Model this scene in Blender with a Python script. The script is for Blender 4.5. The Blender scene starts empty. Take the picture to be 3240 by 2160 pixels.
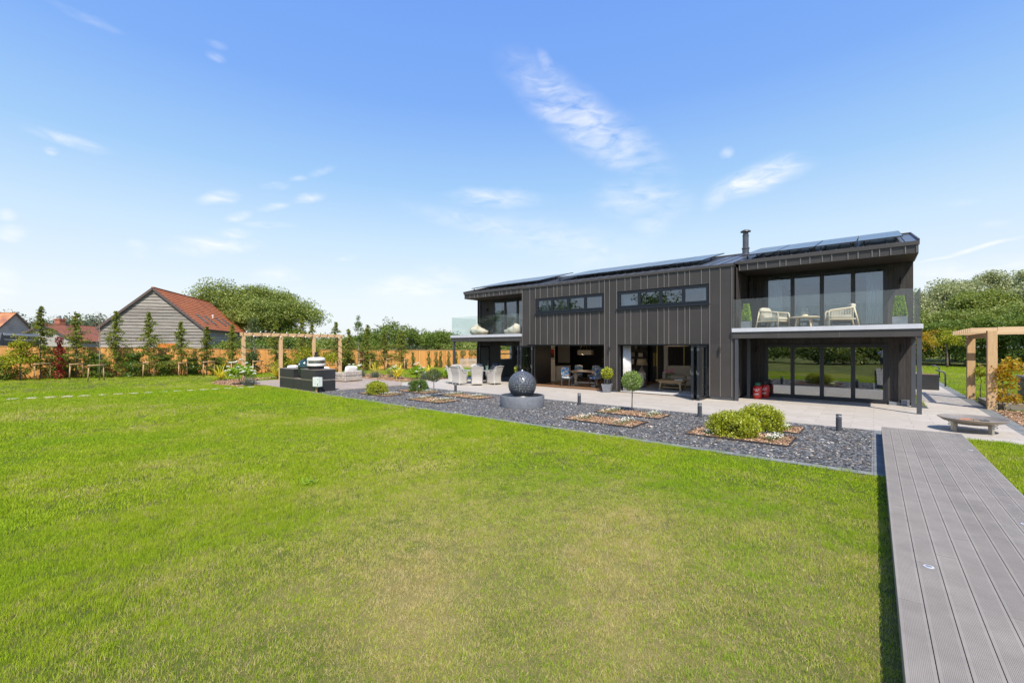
import bpy, bmesh, math, random
import numpy as np
from mathutils import Vector, Matrix

scene = bpy.context.scene
C = scene.collection
PI = math.pi
R = math.radians

# ------------------------------------------------------------------ camera
CAM_H = 2.0
cam_d = bpy.data.cameras.new('camera')
cam = bpy.data.objects.new('camera', cam_d); C.objects.link(cam)
cam.location = (0, 0, CAM_H)
cam.rotation_euler = (R(90), 0, R(40))
cam_d.sensor_fit = 'HORIZONTAL'; cam_d.sensor_width = 36
cam_d.lens = 36 * 1364 / 3240
cam_d.shift_y = 17 / 3240
cam_d.clip_start = 0.05; cam_d.clip_end = 3000
scene.camera = cam

# ------------------------------------------------------------------ light
SUN_TO = Vector((1.05, -1.0, 2.05)).normalized()
sun_el = math.asin(SUN_TO.z)
sun_rot = math.atan2(SUN_TO.x, SUN_TO.y)
sd = bpy.data.lights.new('sun', 'SUN'); sd.energy = 4.3; sd.angle = R(0.53); sd.color = (1.0, 0.93, 0.81)
sun = bpy.data.objects.new('sun', sd); C.objects.link(sun)
sun.location = (30, -30, 60)
sun.rotation_euler = (-SUN_TO).to_track_quat('-Z', 'Y').to_euler()

world = bpy.data.worlds.new('World'); scene.world = world; world.use_nodes = True
wt = world.node_tree; wt.nodes.clear()
def wn(t, **k):
    n = wt.nodes.new(t)
    for a, b in k.items(): setattr(n, a, b)
    return n
def wl(a, b): wt.links.new(a, b)
def wmath(op, a, b=None, c=None):
    n = wn('ShaderNodeMath', operation=op)
    for i, v in enumerate((a, b, c)):
        if v is None: continue
        if isinstance(v, (int, float)): n.inputs[i].default_value = v
        else: wl(v, n.inputs[i])
    return n.outputs[0]
sky = wn('ShaderNodeTexSky', sky_type='NISHITA')
sky.sun_disc = False; sky.sun_elevation = sun_el; sky.sun_rotation = sun_rot
sky.altitude = 50; sky.air_density = 1.0; sky.dust_density = 1.6; sky.ozone_density = 2.6
tc = wn('ShaderNodeTexCoord')
sep = wn('ShaderNodeSeparateXYZ'); wl(tc.outputs['Generated'], sep.inputs[0])
az = wmath('ARCTAN2', sep.outputs[0], sep.outputs[1])
el = wmath('ARCSINE', sep.outputs[2])
comb = wn('ShaderNodeCombineXYZ'); wl(az, comb.inputs[0]); wl(el, comb.inputs[1])
# wispy clouds: (azimuth, elevation, half width, half height, tilt) in degrees, strength, noise stretch
CLOUDS = [
    (-30.43, 27.24, 12.2, 3.06, -31.1, 0.55),
    (-27.2, 25.16, 6.88, 2.51, -35.2, 0.5),
    (-35.18, 32.2, 2.88, 1.05, -56.9, 0.35),
    (-24.82, 23.58, 4.04, 1.49, -46.0, 0.3),
    (-10.24, 18.87, 5.08, 1.71, 8.3, 0.85),
    (-12.5, 18.75, 1.71, 1.46, 0.0, 0.7),
    (-14.52, 17.86, 2.36, 1.29, 45.1, 0.35),
    (-7.77, 19.06, 1.89, 0.99, 15.8, 0.6),
    (-13.5, 22.04, 0.96, 0.56, 0.0, 0.35),
    (-42.1, 18.96, 6.76, 1.31, 0.0, 0.45),
    (-23.27, 18.15, 6.19, 2.72, -9.4, 0.35),
    (-22.12, 15.85, 2.62, 2.77, -69.5, 0.25),
    (-42.52, 15.44, 12.54, 1.46, -11.2, 0.3),
    (-34.56, 13.82, 14.35, 2.95, -9.5, 0.25),
    (-28.4, 12.04, 5.55, 2.95, 0.0, 0.2),
    (-53.2, 7.4, 5.96, 2.01, 2.0, 0.55),
    (-68.48, 8.39, 2.81, 1.17, 0.0, 0.5),
    (-66.83, 7.16, 1.54, 0.55, 0.0, 0.3),
    (-48.34, 8.95, 4.26, 1.52, -19.7, 0.3),
    (-85.75, 18.45, 2.83, 0.59, -2.6, 0.4),
    (-86.71, 17.23, 0.46, 0.46, 0.0, 0.5),
    (-89.37, 9.54, 1.03, 0.8, 0.0, 0.8),
    (-89.55, 11.22, 0.61, 0.65, 0.0, 0.4),
    (-89.9, 5.31, 1.21, 2.01, 0.0, 0.4),
    (-74.29, 15.86, 1.99, 0.72, 16.6, 0.45),
    (-65.48, 17.42, 1.97, 0.6, 15.1, 0.5),
    (-69.13, 15.81, 1.85, 0.51, 21.0, 0.4),
    (-72.53, 14.35, 1.38, 0.58, 22.0, 0.5),
    (-72.83, 12.57, 2.05, 0.59, 9.0, 0.5),
    (-74.29, 11.2, 4.3, 0.92, 6.9, 0.5),
    (-69.45, 13.81, 2.94, 0.39, 2.2, 0.4),
    (-75.97, 10.32, 3.17, 0.82, 9.5, 0.35),
    (-81.1, 9.47, 1.1, 1.0, 0.0, 0.35),
    (-68.8, 18.27, 1.67, 0.46, 15.3, 0.35),
    (-66.33, 19.44, 1.17, 0.33, 7.9, 0.3),
    (-63.74, 20.5, 1.83, 0.5, 24.0, 0.25),
    (-74.43, 29.01, 0.92, 0.53, 0.0, 0.3),
    (-74.29, 30.1, 0.99, 0.45, 0.0, 0.2),
    (-84.7, 28.38, 2.69, 0.4, -3.2, 0.2),
    (-60.87, 10.82, 1.27, 0.33, 10.3, 0.3),
    (6.55, 8.71, 4.32, 0.25, 11.3, 0.55),
    (5.33, 6.67, 4.76, 1.46, 0.0, 0.35),
    (8.28, 6.87, 3.2, 1.03, 7.4, 0.3),
    (8.1, 10.73, 1.29, 0.47, 0.0, 0.2),
    (6.15, 13.07, 1.39, 0.41, 0.0, 0.12)]
total = None
warp = wn('ShaderNodeTexNoise'); warp.inputs['Scale'].default_value = 9; warp.inputs['Detail'].default_value = 5
wl(comb.outputs[0], warp.inputs['Vector'])
wsub = wn('ShaderNodeVectorMath', operation='SUBTRACT'); wl(warp.outputs['Color'], wsub.inputs[0]); wsub.inputs[1].default_value = (.5, .5, .5)
wsc = wn('ShaderNodeVectorMath', operation='SCALE'); wl(wsub.outputs[0], wsc.inputs[0]); wsc.inputs['Scale'].default_value = 0.03
wadd = wn('ShaderNodeVectorMath', operation='ADD'); wl(comb.outputs[0], wadd.inputs[0]); wl(wsc.outputs[0], wadd.inputs[1])
for (ca, ce, hw, hh, tilt, st) in CLOUDS:
    mp = wn('ShaderNodeMapping', vector_type='TEXTURE')
    mp.inputs['Location'].default_value = (R(ca), R(ce), 0)
    mp.inputs['Rotation'].default_value = (0, 0, R(tilt))
    mp.inputs['Scale'].default_value = (R(hw), R(hh), 1)
    wl(wadd.outputs[0], mp.inputs['Vector'])
    ln = wn('ShaderNodeVectorMath', operation='LENGTH'); wl(mp.outputs[0], ln.inputs[0])
    mr = wn('ShaderNodeMapRange', interpolation_type='SMOOTHSTEP')
    mr.inputs['From Min'].default_value = 1.25; mr.inputs['From Max'].default_value = 0.1
    mr.inputs['To Min'].default_value = 0; mr.inputs['To Max'].default_value = st
    wl(ln.outputs['Value'], mr.inputs['Value'])
    total = mr.outputs[0] if total is None else wmath('MAXIMUM', total, mr.outputs[0])
mpn = wn('ShaderNodeMapping'); mpn.inputs['Rotation'].default_value = (0, 0, R(28)); mpn.inputs['Scale'].default_value = (11, 34, 1)
wl(comb.outputs[0], mpn.inputs['Vector'])
cn = wn('ShaderNodeTexNoise'); cn.inputs['Scale'].default_value = 1.5; cn.inputs['Detail'].default_value = 7; cn.inputs['Roughness'].default_value = .52
cn.inputs['Distortion'].default_value = .6
wl(mpn.outputs[0], cn.inputs['Vector'])
cr = wn('ShaderNodeMapRange'); cr.inputs['From Min'].default_value = .28; cr.inputs['From Max'].default_value = .70; cr.inputs['To Max'].default_value = 1.1
wl(cn.outputs['Fac'], cr.inputs['Value'])
cm = wmath('MINIMUM', wmath('MULTIPLY', wmath('MULTIPLY', total, 1.25), cr.outputs[0]), .95)
hs = wn('ShaderNodeHueSaturation'); hs.inputs['Saturation'].default_value = 1.15; hs.inputs['Value'].default_value = 1.0
wl(sky.outputs[0], hs.inputs['Color'])
# clear summer air: paler towards the horizon
ramp = wn('ShaderNodeValToRGB'); re_ = ramp.color_ramp.elements
STOPS = [(0, (.92, .94, .97)), (6, (.87, .925, .975)), (13, (.66, .835, .985)), (20, (.40, .655, .985)), (29, (.235, .46, .985)), (40, (.19, .39, .98)), (90, (.08, .20, .70))]
re_[0].position = 0; re_[0].color = STOPS[0][1] + (1,); re_[1].position = 1; re_[1].color = STOPS[-1][1] + (1,)
for e_, c_ in STOPS[1:-1]:
    x_ = re_.new(e_ / 90); x_.color = c_ + (1,)
wl(wmath('MULTIPLY', el, 2 / PI), ramp.inputs[0])
rs = wn('ShaderNodeVectorMath', operation='SCALE'); wl(ramp.outputs[0], rs.inputs[0]); rs.inputs['Scale'].default_value = 4.28
mx0 = wn('ShaderNodeMix', data_type='RGBA'); mx0.inputs[0].default_value = .84; wl(hs.outputs[0], mx0.inputs[6]); wl(rs.outputs[0], mx0.inputs[7])
mixc = wn('ShaderNodeMix', data_type='RGBA')
wl(cm, mixc.inputs[0]); wl(mx0.outputs[2], mixc.inputs[6]); mixc.inputs[7].default_value = (4.5, 4.55, 4.65, 1)
bg = wn('ShaderNodeBackground'); bg.inputs['Strength'].default_value = 0.15
wl(mixc.outputs[2], bg.inputs['Color'])
wo = wn('ShaderNodeOutputWorld'); wl(bg.outputs[0], wo.inputs[0])

vs = scene.view_settings
vs.view_transform = 'Standard'; vs.look = 'None'; vs.gamma = 1; vs.use_curve_mapping = False
vs.exposure = 0.64
scene.cycles.max_bounces = 8; scene.cycles.transparent_max_bounces = 24
scene.cycles.diffuse_bounces = 3; scene.cycles.glossy_bounces = 4

# ------------------------------------------------------------------ helpers
def tag(o, label=None, cat=None, group=None, kind=None):
    if label: o['label'] = label
    if cat: o['category'] = cat
    if group: o['group'] = group
    if kind: o['kind'] = kind
    return o

def empty(name, loc=(0, 0, 0), rz=0, label=None, cat=None, group=None):
    o = bpy.data.objects.new(name, None); C.objects.link(o)
    o.location = loc; o.rotation_euler = (0, 0, rz); o.empty_display_size = .2
    return tag(o, label, cat, group)

def children(o): return [c for c in C.objects if c.parent == o]

def copy_tree(o, parent=None, kids=None):
    c = o.copy(); C.objects.link(c); c.parent = parent
    for ch in (kids if kids is not None else children(o)):
        copy_tree(ch, c)
    return c

class MB:
    """collects vertices and faces, builds one mesh object"""
    def __init__(s): s.v = []; s.f = []; s.m = []
    def add(s, vs, fs, mi=0, M=None):
        b = len(s.v)
        if M is not None: vs = [M @ Vector(p) for p in vs]
        s.v += [tuple(p) for p in vs]; s.f += [tuple(b + i for i in f) for f in fs]; s.m += [mi] * len(fs)
        return s
    def box(s, x0, y0, z0, x1, y1, z1, mi=0, M=None):
        v = [(x0,y0,z0),(x1,y0,z0),(x1,y1,z0),(x0,y1,z0),(x0,y0,z1),(x1,y0,z1),(x1,y1,z1),(x0,y1,z1)]
        return s.add(v, [(0,3,2,1),(4,5,6,7),(0,1,5,4),(1,2,6,5),(2,3,7,6),(3,0,4,7)], mi, M)
    def cbox(s, cx, cy, cz, sx, sy, sz, mi=0, rz=0, M=None):
        T = Matrix.Translation((cx, cy, cz)) @ Matrix.Rotation(rz, 4, 'Z')
        if M is not None: T = M @ T
        return s.box(-sx/2, -sy/2, -sz/2, sx/2, sy/2, sz/2, mi, T)
    def beam(s, a, b, w, h, mi=0, M=None, up=(0, 0, 1)):
        a = Vector(a); b = Vector(b); d = (b - a); L = d.length; d.normalize()
        u = Vector(up)
        if abs(d.dot(u)) > .98: u = Vector((0, 1, 0))
        x = d.cross(u).normalized(); y = x.cross(d).normalized()
        vs = []
        for t in (a, b):
            for sx, sy in ((-1, -1), (1, -1), (1, 1), (-1, 1)):
                vs.append(t + x * sx * w / 2 + y * sy * h / 2)
        return s.add(vs, [(0,1,2,3),(7,6,5,4),(0,4,5,1),(1,5,6,2),(2,6,7,3),(3,7,4,0)], mi, M)
    def tube(s, pts, rad, n=8, mi=0, M=None, cap=True):
        pts = [Vector(p) for p in pts]
        if isinstance(rad, (int, float)): rad = [rad] * len(pts)
        vs = []; fs = []
        ref = Vector((0, 0, 1))
        for i, p in enumerate(pts):
            d = (pts[min(i + 1, len(pts) - 1)] - pts[max(i - 1, 0)]).normalized()
            r0 = ref if abs(d.dot(ref)) < .95 else Vector((1, 0, 0))
            x = d.cross(r0).normalized(); y = x.cross(d).normalized()
            for k in range(n):
                a = 2 * PI * k / n
                vs.append(p + (x * math.cos(a) + y * math.sin(a)) * rad[i])
        for i in range(len(pts) - 1):
            for k in range(n):
                k2 = (k + 1) % n
                fs.append((i * n + k, (i + 1) * n + k, (i + 1) * n + k2, i * n + k2))
        if cap:
            fs.append(tuple(range(n))); fs.append(tuple((len(pts) - 1) * n + k for k in reversed(range(n))))
        return s.add(vs, fs, mi, M)
    def lathe(s, prof, n=24, mi=0, M=None, sx=1, sy=1):
        vs = []; fs = []
        for r, z in prof:
            for k in range(n):
                a = 2 * PI * k / n; vs.append((r * math.cos(a) * sx, r * math.sin(a) * sy, z))
        for i in range(len(prof) - 1):
            for k in range(n):
                k2 = (k + 1) % n
                fs.append((i * n + k, i * n + k2, (i + 1) * n + k2, (i + 1) * n + k))
        fs.append(tuple(reversed(range(n)))); fs.append(tuple((len(prof) - 1) * n + k for k in range(n)))
        return s.add(vs, fs, mi, M)
    def cushion(s, cx, cy, cz, sx, sy, sz, e=.35, n=20, mi=0, M=None, rz=0, rx=0, ry=0):
        """rounded box (superellipsoid)"""
        T = Matrix.Translation((cx, cy, cz)) @ Matrix.Rotation(rz, 4, 'Z') @ Matrix.Rotation(ry, 4, 'Y') @ Matrix.Rotation(rx, 4, 'X')
        if M is not None: T = M @ T
        f = lambda c, p: math.copysign(abs(c) ** p, c)
        m = n // 2; vs = []; fs = []
        for i in range(1, m):
            ph = -PI / 2 + PI * i / m
            for k in range(n):
                th = 2 * PI * k / n
                vs.append((f(math.cos(ph), e) * f(math.cos(th), e) * sx / 2, f(math.cos(ph), e) * f(math.sin(th), e) * sy / 2, f(math.sin(ph), e) * sz / 2))
        vs.append((0, 0, -sz / 2)); vs.append((0, 0, sz / 2))
        for i in range(m - 2):
            for k in range(n):
                k2 = (k + 1) % n; fs.append((i * n + k, i * n + k2, (i + 1) * n + k2, (i + 1) * n + k))
        B = len(vs) - 2
        for k in range(n):
            k2 = (k + 1) % n; fs.append((B, k2, k)); fs.append((B + 1, (m - 2) * n + k, (m - 2) * n + k2))
        return s.add(vs, fs, mi, T)
    def prism(s, poly, z0, z1, mi=0, M=None):
        n = len(poly); vs = [(x, y, z0) for x, y in poly] + [(x, y, z1) for x, y in poly]
        fs = [tuple(reversed(range(n))), tuple(range(n, 2 * n))] + [(i, (i + 1) % n, n + (i + 1) % n, n + i) for i in range(n)]
        return s.add(vs, fs, mi, M)
    def build(s, name, mat, parent=None, smooth=False, loc=None, bevel=0):
        me = bpy.data.meshes.new(name); me.from_pydata([tuple(p) for p in s.v], [], s.f)
        mats = mat if isinstance(mat, (list, tuple)) else [mat]
        for m_ in mats: me.materials.append(m_)
        if len(mats) > 1: me.polygons.foreach_set('material_index', s.m)
        me.update()
        if smooth: me.polygons.foreach_set('use_smooth', [True] * len(me.polygons))
        o = bpy.data.objects.new(name, me); C.objects.link(o)
        if parent is not None: o.parent = parent
        if loc is not None: o.location = loc
        if smooth == 'auto' or (smooth and smooth is not True):
            pass
        if bevel:
            b = o.modifiers.new('bevel', 'BEVEL'); b.width = bevel; b.segments = 2; b.limit_method = 'ANGLE'; b.angle_limit = R(40)
        return o

def smooth_angle(o, deg=35):
    me = o.data
    bm = bmesh.new(); bm.from_mesh(me)
    for e in bm.edges:
        e.smooth = len(e.link_faces) == 2 and e.calc_face_angle(0) < R(deg)
    for f in bm.faces: f.smooth = True
    bm.to_mesh(me); bm.free()
    return o

def mesh_np(name, V, F, mat, parent=None, loc=None, smooth=False):
    """V (n,3), F (m,k) numpy -> object"""
    me = bpy.data.meshes.new(name)
    V = np.asarray(V, dtype=np.float32); F = np.asarray(F, dtype=np.int32)
    me.vertices.add(len(V)); me.vertices.foreach_set('co', V.ravel())
    k = F.shape[1]
    me.loops.add(F.size); me.loops.foreach_set('vertex_index', F.ravel())
    me.polygons.add(len(F)); me.polygons.foreach_set('loop_start', np.arange(0, F.size, k, dtype=np.int32))
    me.polygons.foreach_set('loop_total', np.full(len(F), k, dtype=np.int32))
    if smooth: me.polygons.foreach_set('use_smooth', [True] * len(F))
    me.materials.append(mat); me.update(calc_edges=True)
    o = bpy.data.objects.new(name, me); C.objects.link(o)
    if parent is not None: o.parent = parent
    if loc is not None: o.location = loc
    return o

# ------------------------------------------------------------------ materials
class NT:
    def __init__(s, name):
        s.m = bpy.data.materials.new(name); s.m.use_nodes = True; s.t = s.m.node_tree; s.t.nodes.clear()
        s.out = s.n('ShaderNodeOutputMaterial')
    def n(s, t, **k):
        n = s.t.nodes.new(t)
        for a, b in k.items():
            if a.startswith('i_'): n.inputs[a[2:].replace('_', ' ')].default_value = b
            else: setattr(n, a, b)
        return n
    def l(s, a, b): s.t.links.new(a, b)
    def math(s, op, a, b=None, c=None, clamp=False):
        n = s.n('ShaderNodeMath', operation=op, use_clamp=clamp)
        for i, v in enumerate((a, b, c)):
            if v is None: continue
            if isinstance(v, (int, float)): n.inputs[i].default_value = v
            else: s.l(v, n.inputs[i])
        return n.outputs[0]
    def mix(s, fac, a, b, blend='MIX'):
        n = s.n('ShaderNodeMix', data_type='RGBA', blend_type=blend)
        for i, v in ((0, fac), (6, a), (7, b)):
            if isinstance(v, (int, float)): n.inputs[i].default_value = v
            elif isinstance(v, tuple): n.inputs[i].default_value = v if len(v) == 4 else v + (1,)
            else: s.l(v, n.inputs[i])
        return n.outputs[2]
    def pos(s, scale=(1, 1, 1), rot=(0, 0, 0), obj=False):
        if obj: src = s.n('ShaderNodeTexCoord').outputs['Object']
        else: src = s.n('ShaderNodeNewGeometry').outputs['Position']
        mp = s.n('ShaderNodeMapping'); mp.inputs['Scale'].default_value = scale; mp.inputs['Rotation'].default_value = rot
        s.l(src, mp.inputs[0]); return mp.outputs[0]
    def noise(s, vec, scale=5, detail=4, rough=.5, dist=0):
        n = s.n('ShaderNodeTexNoise'); n.inputs['Scale'].default_value = scale; n.inputs['Detail'].default_value = detail
        n.inputs['Roughness'].default_value = rough; n.inputs['Distortion'].default_value = dist
        if vec is not None: s.l(vec, n.inputs['Vector'])
        return n.outputs['Fac']
    def rng(s, v, a, b, c=0, d=1, smooth=False):
        n = s.n('ShaderNodeMapRange', interpolation_type='SMOOTHSTEP' if smooth else 'LINEAR')
        for i, x in enumerate((a, b, c, d)): n.inputs[i + 1].default_value = x
        s.l(v, n.inputs[0]); return n.outputs[0]
    def pbr(s, col, rough=.6, metal=0, spec=.5, bump=None, bstr=.3, bdist=.01, coat=0):
        p = s.n('ShaderNodeBsdfPrincipled')
        for k, v in (('Base Color', col), ('Roughness', rough), ('Metallic', metal), ('Specular IOR Level', spec), ('Coat Weight', coat)):
            if isinstance(v, tuple): p.inputs[k].default_value = v if len(v) == 4 else v + (1,)
            elif isinstance(v, (int, float)): p.inputs[k].default_value = v
            else: s.l(v, p.inputs[k])
        if bump is not None:
            b = s.n('ShaderNodeBump'); b.inputs['Strength'].default_value = bstr; b.inputs['Distance'].default_value = bdist
            s.l(bump, b.inputs['Height']); s.l(b.outputs[0], p.inputs['Normal'])
        s.l(p.outputs[0], s.out.inputs[0]); s.p = p
        return s.m

def simple(name, col, rough=.6, metal=0, var=.12, nscale=6, bump=0, bscale=60, spec=.5, island=0, coat=0):
    t = NT(name); n = t.noise(t.pos(obj=True), nscale, 5, .6)
    a = tuple(min(1, c * (1 - var)) for c in col); b = tuple(min(1, c * (1 + var)) for c in col)
    c = t.mix(t.rng(n, .3, .7), a, b)
    if island:
        r = t.n('ShaderNodeNewGeometry').outputs['Random Per Island']
        k = t.rng(r, 0, 1, 1 - island, 1 + island)
        hv = t.n('ShaderNodeHueSaturation'); t.l(c, hv.inputs['Color']); t.l(k, hv.inputs['Value']); c = hv.outputs[0]
    bm = t.noise(t.pos(obj=True), bscale, 3, .6) if bump else None
    rr = t.rng(n, .25, .75, max(.02, rough - .06), min(1, rough + .06))
    return t.pbr(c, rr, metal, spec, bm, bump, .004, coat)

def wood(name, c1, c2, rough=.6, axis='Z', scale=1, island=.15, bump=.25):
    t = NT(name)
    sc = {'X': (1.2, 14, 14), 'Y': (14, 1.2, 14), 'Z': (14, 14, 1.2)}[axis]
    r = t.n('ShaderNodeNewGeometry').outputs['Random Per Island']
    add = t.n('ShaderNodeVectorMath', operation='ADD'); t.l(t.pos(tuple(x * scale for x in sc), obj=True), add.inputs[0])
    cx = t.n('ShaderNodeCombineXYZ'); rm = t.math('MULTIPLY', r, 37.0)
    for i in range(3): t.l(rm, cx.inputs[i])
    t.l(cx.outputs[0], add.inputs[1])
    n = t.noise(add.outputs[0], 2.2, 6, .62, .8)
    c = t.mix(t.rng(n, .28, .72), c1, c2)
    hv = t.n('ShaderNodeHueSaturation'); t.l(c, hv.inputs['Color']); t.l(t.rng(r, 0, 1, 1 - island, 1 + island), hv.inputs['Value'])
    return t.pbr(hv.outputs[0], rough, 0, .35, n, bump, .004)

def foliage(name, c1, c2, c3=None, trans=.35, rough=.5, spec=.35, nscale=1.2):
    """leaf material: colour varies leaf by leaf and clump by clump"""
    t = NT(name)
    g = t.n('ShaderNodeNewGeometry'); r = g.outputs['Random Per Island']
    n = t.noise(t.pos(), nscale, 3, .6)
    f = t.math('ADD', t.math('MULTIPLY', r, .6), t.math('MULTIPLY', t.rng(n, .3, .7), .4))
    c = t.mix(f, c1, c2)
    if c3 is not None:
        r2 = t.math('FRACT', t.math('MULTIPLY', r, 17.3))
        c = t.mix(t.rng(r2, .84, .88), c, c3)
    p = t.n('ShaderNodeBsdfPrincipled'); t.l(c, p.inputs['Base Color']); p.inputs['Roughness'].default_value = rough
    p.inputs['Specular IOR Level'].default_value = spec
    tr = t.n('ShaderNodeBsdfTranslucent')
    hv = t.n('ShaderNodeHueSaturation'); hv.inputs['Value'].default_value = 1.25; hv.inputs['Saturation'].default_value = 1.1; hv.inputs['Hue'].default_value = .49
    t.l(c, hv.inputs['Color']); t.l(hv.outputs[0], tr.inputs[0])
    mx = t.n('ShaderNodeMixShader'); mx.inputs[0].default_value = trans
    t.l(p.outputs[0], mx.inputs[1]); t.l(tr.outputs[0], mx.inputs[2]); t.l(mx.outputs[0], t.out.inputs[0])
    return t.m

def glass(name, f0=.04, tint=(.86, .92, .9), gl=(1, 1, 1), rough=0):
    """thin glass face: mirror share by Schlick's law, the rest goes straight through"""
    t = NT(name)
    g_ = t.n('ShaderNodeNewGeometry'); dp = t.n('ShaderNodeVectorMath', operation='DOT_PRODUCT'); t.l(g_.outputs['Normal'], dp.inputs[0]); t.l(g_.outputs['Incoming'], dp.inputs[1])
    c1 = t.math('SUBTRACT', 1, t.math('ABSOLUTE', dp.outputs['Value']), clamp=True)
    fr = t.math('MULTIPLY_ADD', t.math('POWER', c1, 5), 1 - f0, f0)
    n = t.noise(t.pos((1, 1, 1)), 1.3, 2, .5)
    b = t.n('ShaderNodeBump'); b.inputs['Strength'].default_value = .02; b.inputs['Distance'].default_value = .02; t.l(n, b.inputs['Height'])
    tr = t.n('ShaderNodeBsdfTransparent'); tr.inputs[0].default_value = tint + (1,)
    g = t.n('ShaderNodeBsdfGlossy'); g.inputs['Roughness'].default_value = rough; g.inputs[0].default_value = gl + (1,)
    t.l(b.outputs[0], g.inputs['Normal'])
    mx = t.n('ShaderNodeMixShader'); t.l(fr, mx.inputs[0]); t.l(tr.outputs[0], mx.inputs[1]); t.l(g.outputs[0], mx.inputs[2])
    t.l(mx.outputs[0], t.out.inputs[0]); return t.m

def rgb(r, g, b):
    f = lambda c: ((c / 255 + .055) / 1.055) ** 2.4 if c > 10 else c / 255 / 12.92
    return (f(r), f(g), f(b))

M = {}
M['zinc'] = simple('zinc_cladding', (.057, .050, .047), .42, .25, .12, .8, .05, 8, .5, .09)
M['zinc_edge'] = simple('zinc_trim', (.076, .068, .064), .40, .3, .08, 2)
M['zinc_seam'] = simple('zinc_seam', (.19, .175, .165), .35, .2, .05, 2)
M['roofzinc'] = simple('zinc_roof', (.13, .135, .15), .34, .55, .08, 1.0, .04, 5)
M['frame'] = simple('powder_coated_frame', (.012, .014, .019), .42, 0, .06, 3)
M['frame_blue'] = simple('window_frame_coating', (.009, .012, .019), .42, 0, .06, 3)
M['post'] = simple('post_paint', (.075, .080, .090), .45, .3, .05, 3)
M['fascia_white'] = simple('pale_aluminium_trim', (.62, .62, .66), .38, .3, .04, 3)
M['black_timber'] = wood('charred_timber_boards', (.022, .0195, .0195), (.056, .049, .046), .7, 'Z', 1, .22)
M['solar'] = None
M['steel'] = simple('brushed_steel', (.52, .50, .46), .28, .95, .08, 12)
M['dark_steel'] = simple('galvanised_flue', (.11, .115, .13), .4, .6, .1, 8)
M['glass_win'] = glass('window_glass', .25, (.72, .76, .76))
M['glass_up'] = glass('upper_window_glass', .13, (.68, .74, .80), (.86, .92, 1))
M['glass_bal'] = glass('balustrade_glass', .045, (.93, .965, .955))
M['white_paint'] = simple('white_paint', (.78, .77, .74), .55, 0, .03, 4)
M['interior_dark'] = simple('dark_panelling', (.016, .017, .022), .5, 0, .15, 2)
M['interior_white'] = simple('interior_plaster', (.78, .74, .68), .8, 0, .04, 2)
M['interior_grey'] = simple('interior_grey_plaster', (.30, .30, .29), .8, 0, .04, 2)
M['ceiling'] = simple('ceiling_paint', (.82, .82, .80), .8, 0, .02, 2)
M['oak_floor'] = wood('oak_floor', (.16, .085, .045), (.27, .155, .085), .42, 'X', .8, .15)
M['carpet'] = simple('grey_carpet', (.42, .41, .40), .95, 0, .08, 40, .4, 300)
M['fence'] = wood('orange_fence_boards', (.52, .245, .065), (.74, .40, .13), .75, 'Z', .5, .20)
M['pergola'] = wood('pergola_timber', (.50, .31, .15), (.66, .45, .25), .7, 'Z', .7, .10)
M['stake'] = wood('stake_timber', (.36, .22, .11), (.50, .33, .18), .75, 'Z', 1, .15)
M['pale_teak'] = wood('pale_teak', (.52, .42, .29), (.68, .57, .42), .6, 'X', 1, .08)
M['linen'] = simple('linen_cushion', (.50, .45, .37), .9, 0, .05, 8, .35, 220)
M['white_fabric'] = simple('white_fabric', (.80, .79, .77), .9, 0, .04, 6, .3, 200)
M['grey_fabric'] = simple('grey_fabric', (.17, .18, .20), .9, 0, .10, 8, .35, 200)
M['trunk'] = simple('bark', (.16, .125, .09), .85, 0, .3, 14, .6, 40)
M['pale_trunk'] = simple('pale_bark', (.27, .24, .18), .8, 0, .2, 14, .5, 40)
M['gold'] = simple('brass_trim', (.55, .42, .16), .35, .8, .05, 5)
M['terracotta_pot'] = simple('grey_planter', (.15, .155, .165), .5, 0, .06, 6, .1, 60)
M['lead_pot'] = simple('lead_grey_planter', (.19, .20, .225), .55, .1, .15, 9, .3, 40)
M['black'] = simple('black_matt', (.012, .012, .013), .6, 0, .1, 5)
M['leaf_conifer'] = foliage('conifer_leaves', (.085, .125, .018), (.26, .31, .045), (.38, .32, .06), .38, .55, .3, 2.5)
M['leaf_conifer_y'] = foliage('conifer_leaves_light', (.085, .12, .018), (.22, .26, .034), (.30, .25, .05), .4, .55, .3, 2.5)
M['leaf_dark'] = foliage('hedge_leaves', (.07, .12, .020), (.21, .28, .045), None, .33, .5, .3, .6)
M['leaf_mid'] = foliage('tree_leaves', (.10, .15, .026), (.275, .335, .065), (.38, .40, .13), .35, .5, .35, .45)
M['leaf_willow'] = foliage('willow_leaves', (.17, .21, .075), (.41, .44, .20), (.56, .58, .35), .35, .45, .4, .45)
M['leaf_yellow'] = foliage('yellow_leaves', (.17, .20, .012), (.42, .44, .03), (.45, .40, .05), .4, .5, .3, 6)
M['leaf_yellow_bush'] = foliage('golden_shrub_leaves', (.19, .24, .012), (.56, .58, .05), (.12, .17, .012), .35, .42, .5, 9)
M['leaf_lime'] = foliage('lime_leaves', (.15, .26, .014), (.36, .52, .04), None, .4, .45, .4, 9)
M['leaf_green'] = foliage('glossy_green_leaves', (.045, .10, .014), (.16, .25, .035), None, .35, .35, .5, 9)
M['leaf_olive'] = foliage('small_tree_leaves', (.05, .085, .02), (.15, .19, .06), None, .35, .4, .4, 9)
M['leaf_red'] = foliage('red_leaves', (.13, .012, .010), (.32, .035, .025), (.40, .10, .05), .35, .5, .3, 6)
M['leaf_orange'] = foliage('turning_leaves', (.30, .24, .015), (.55, .40, .03), (.50, .20, .02), .4, .45, .4, 9)
M['leaf_far'] = foliage('far_tree_leaves', (.085, .115, .065), (.170, .20, .11), None, .3, .6, .2, .3)
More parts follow.
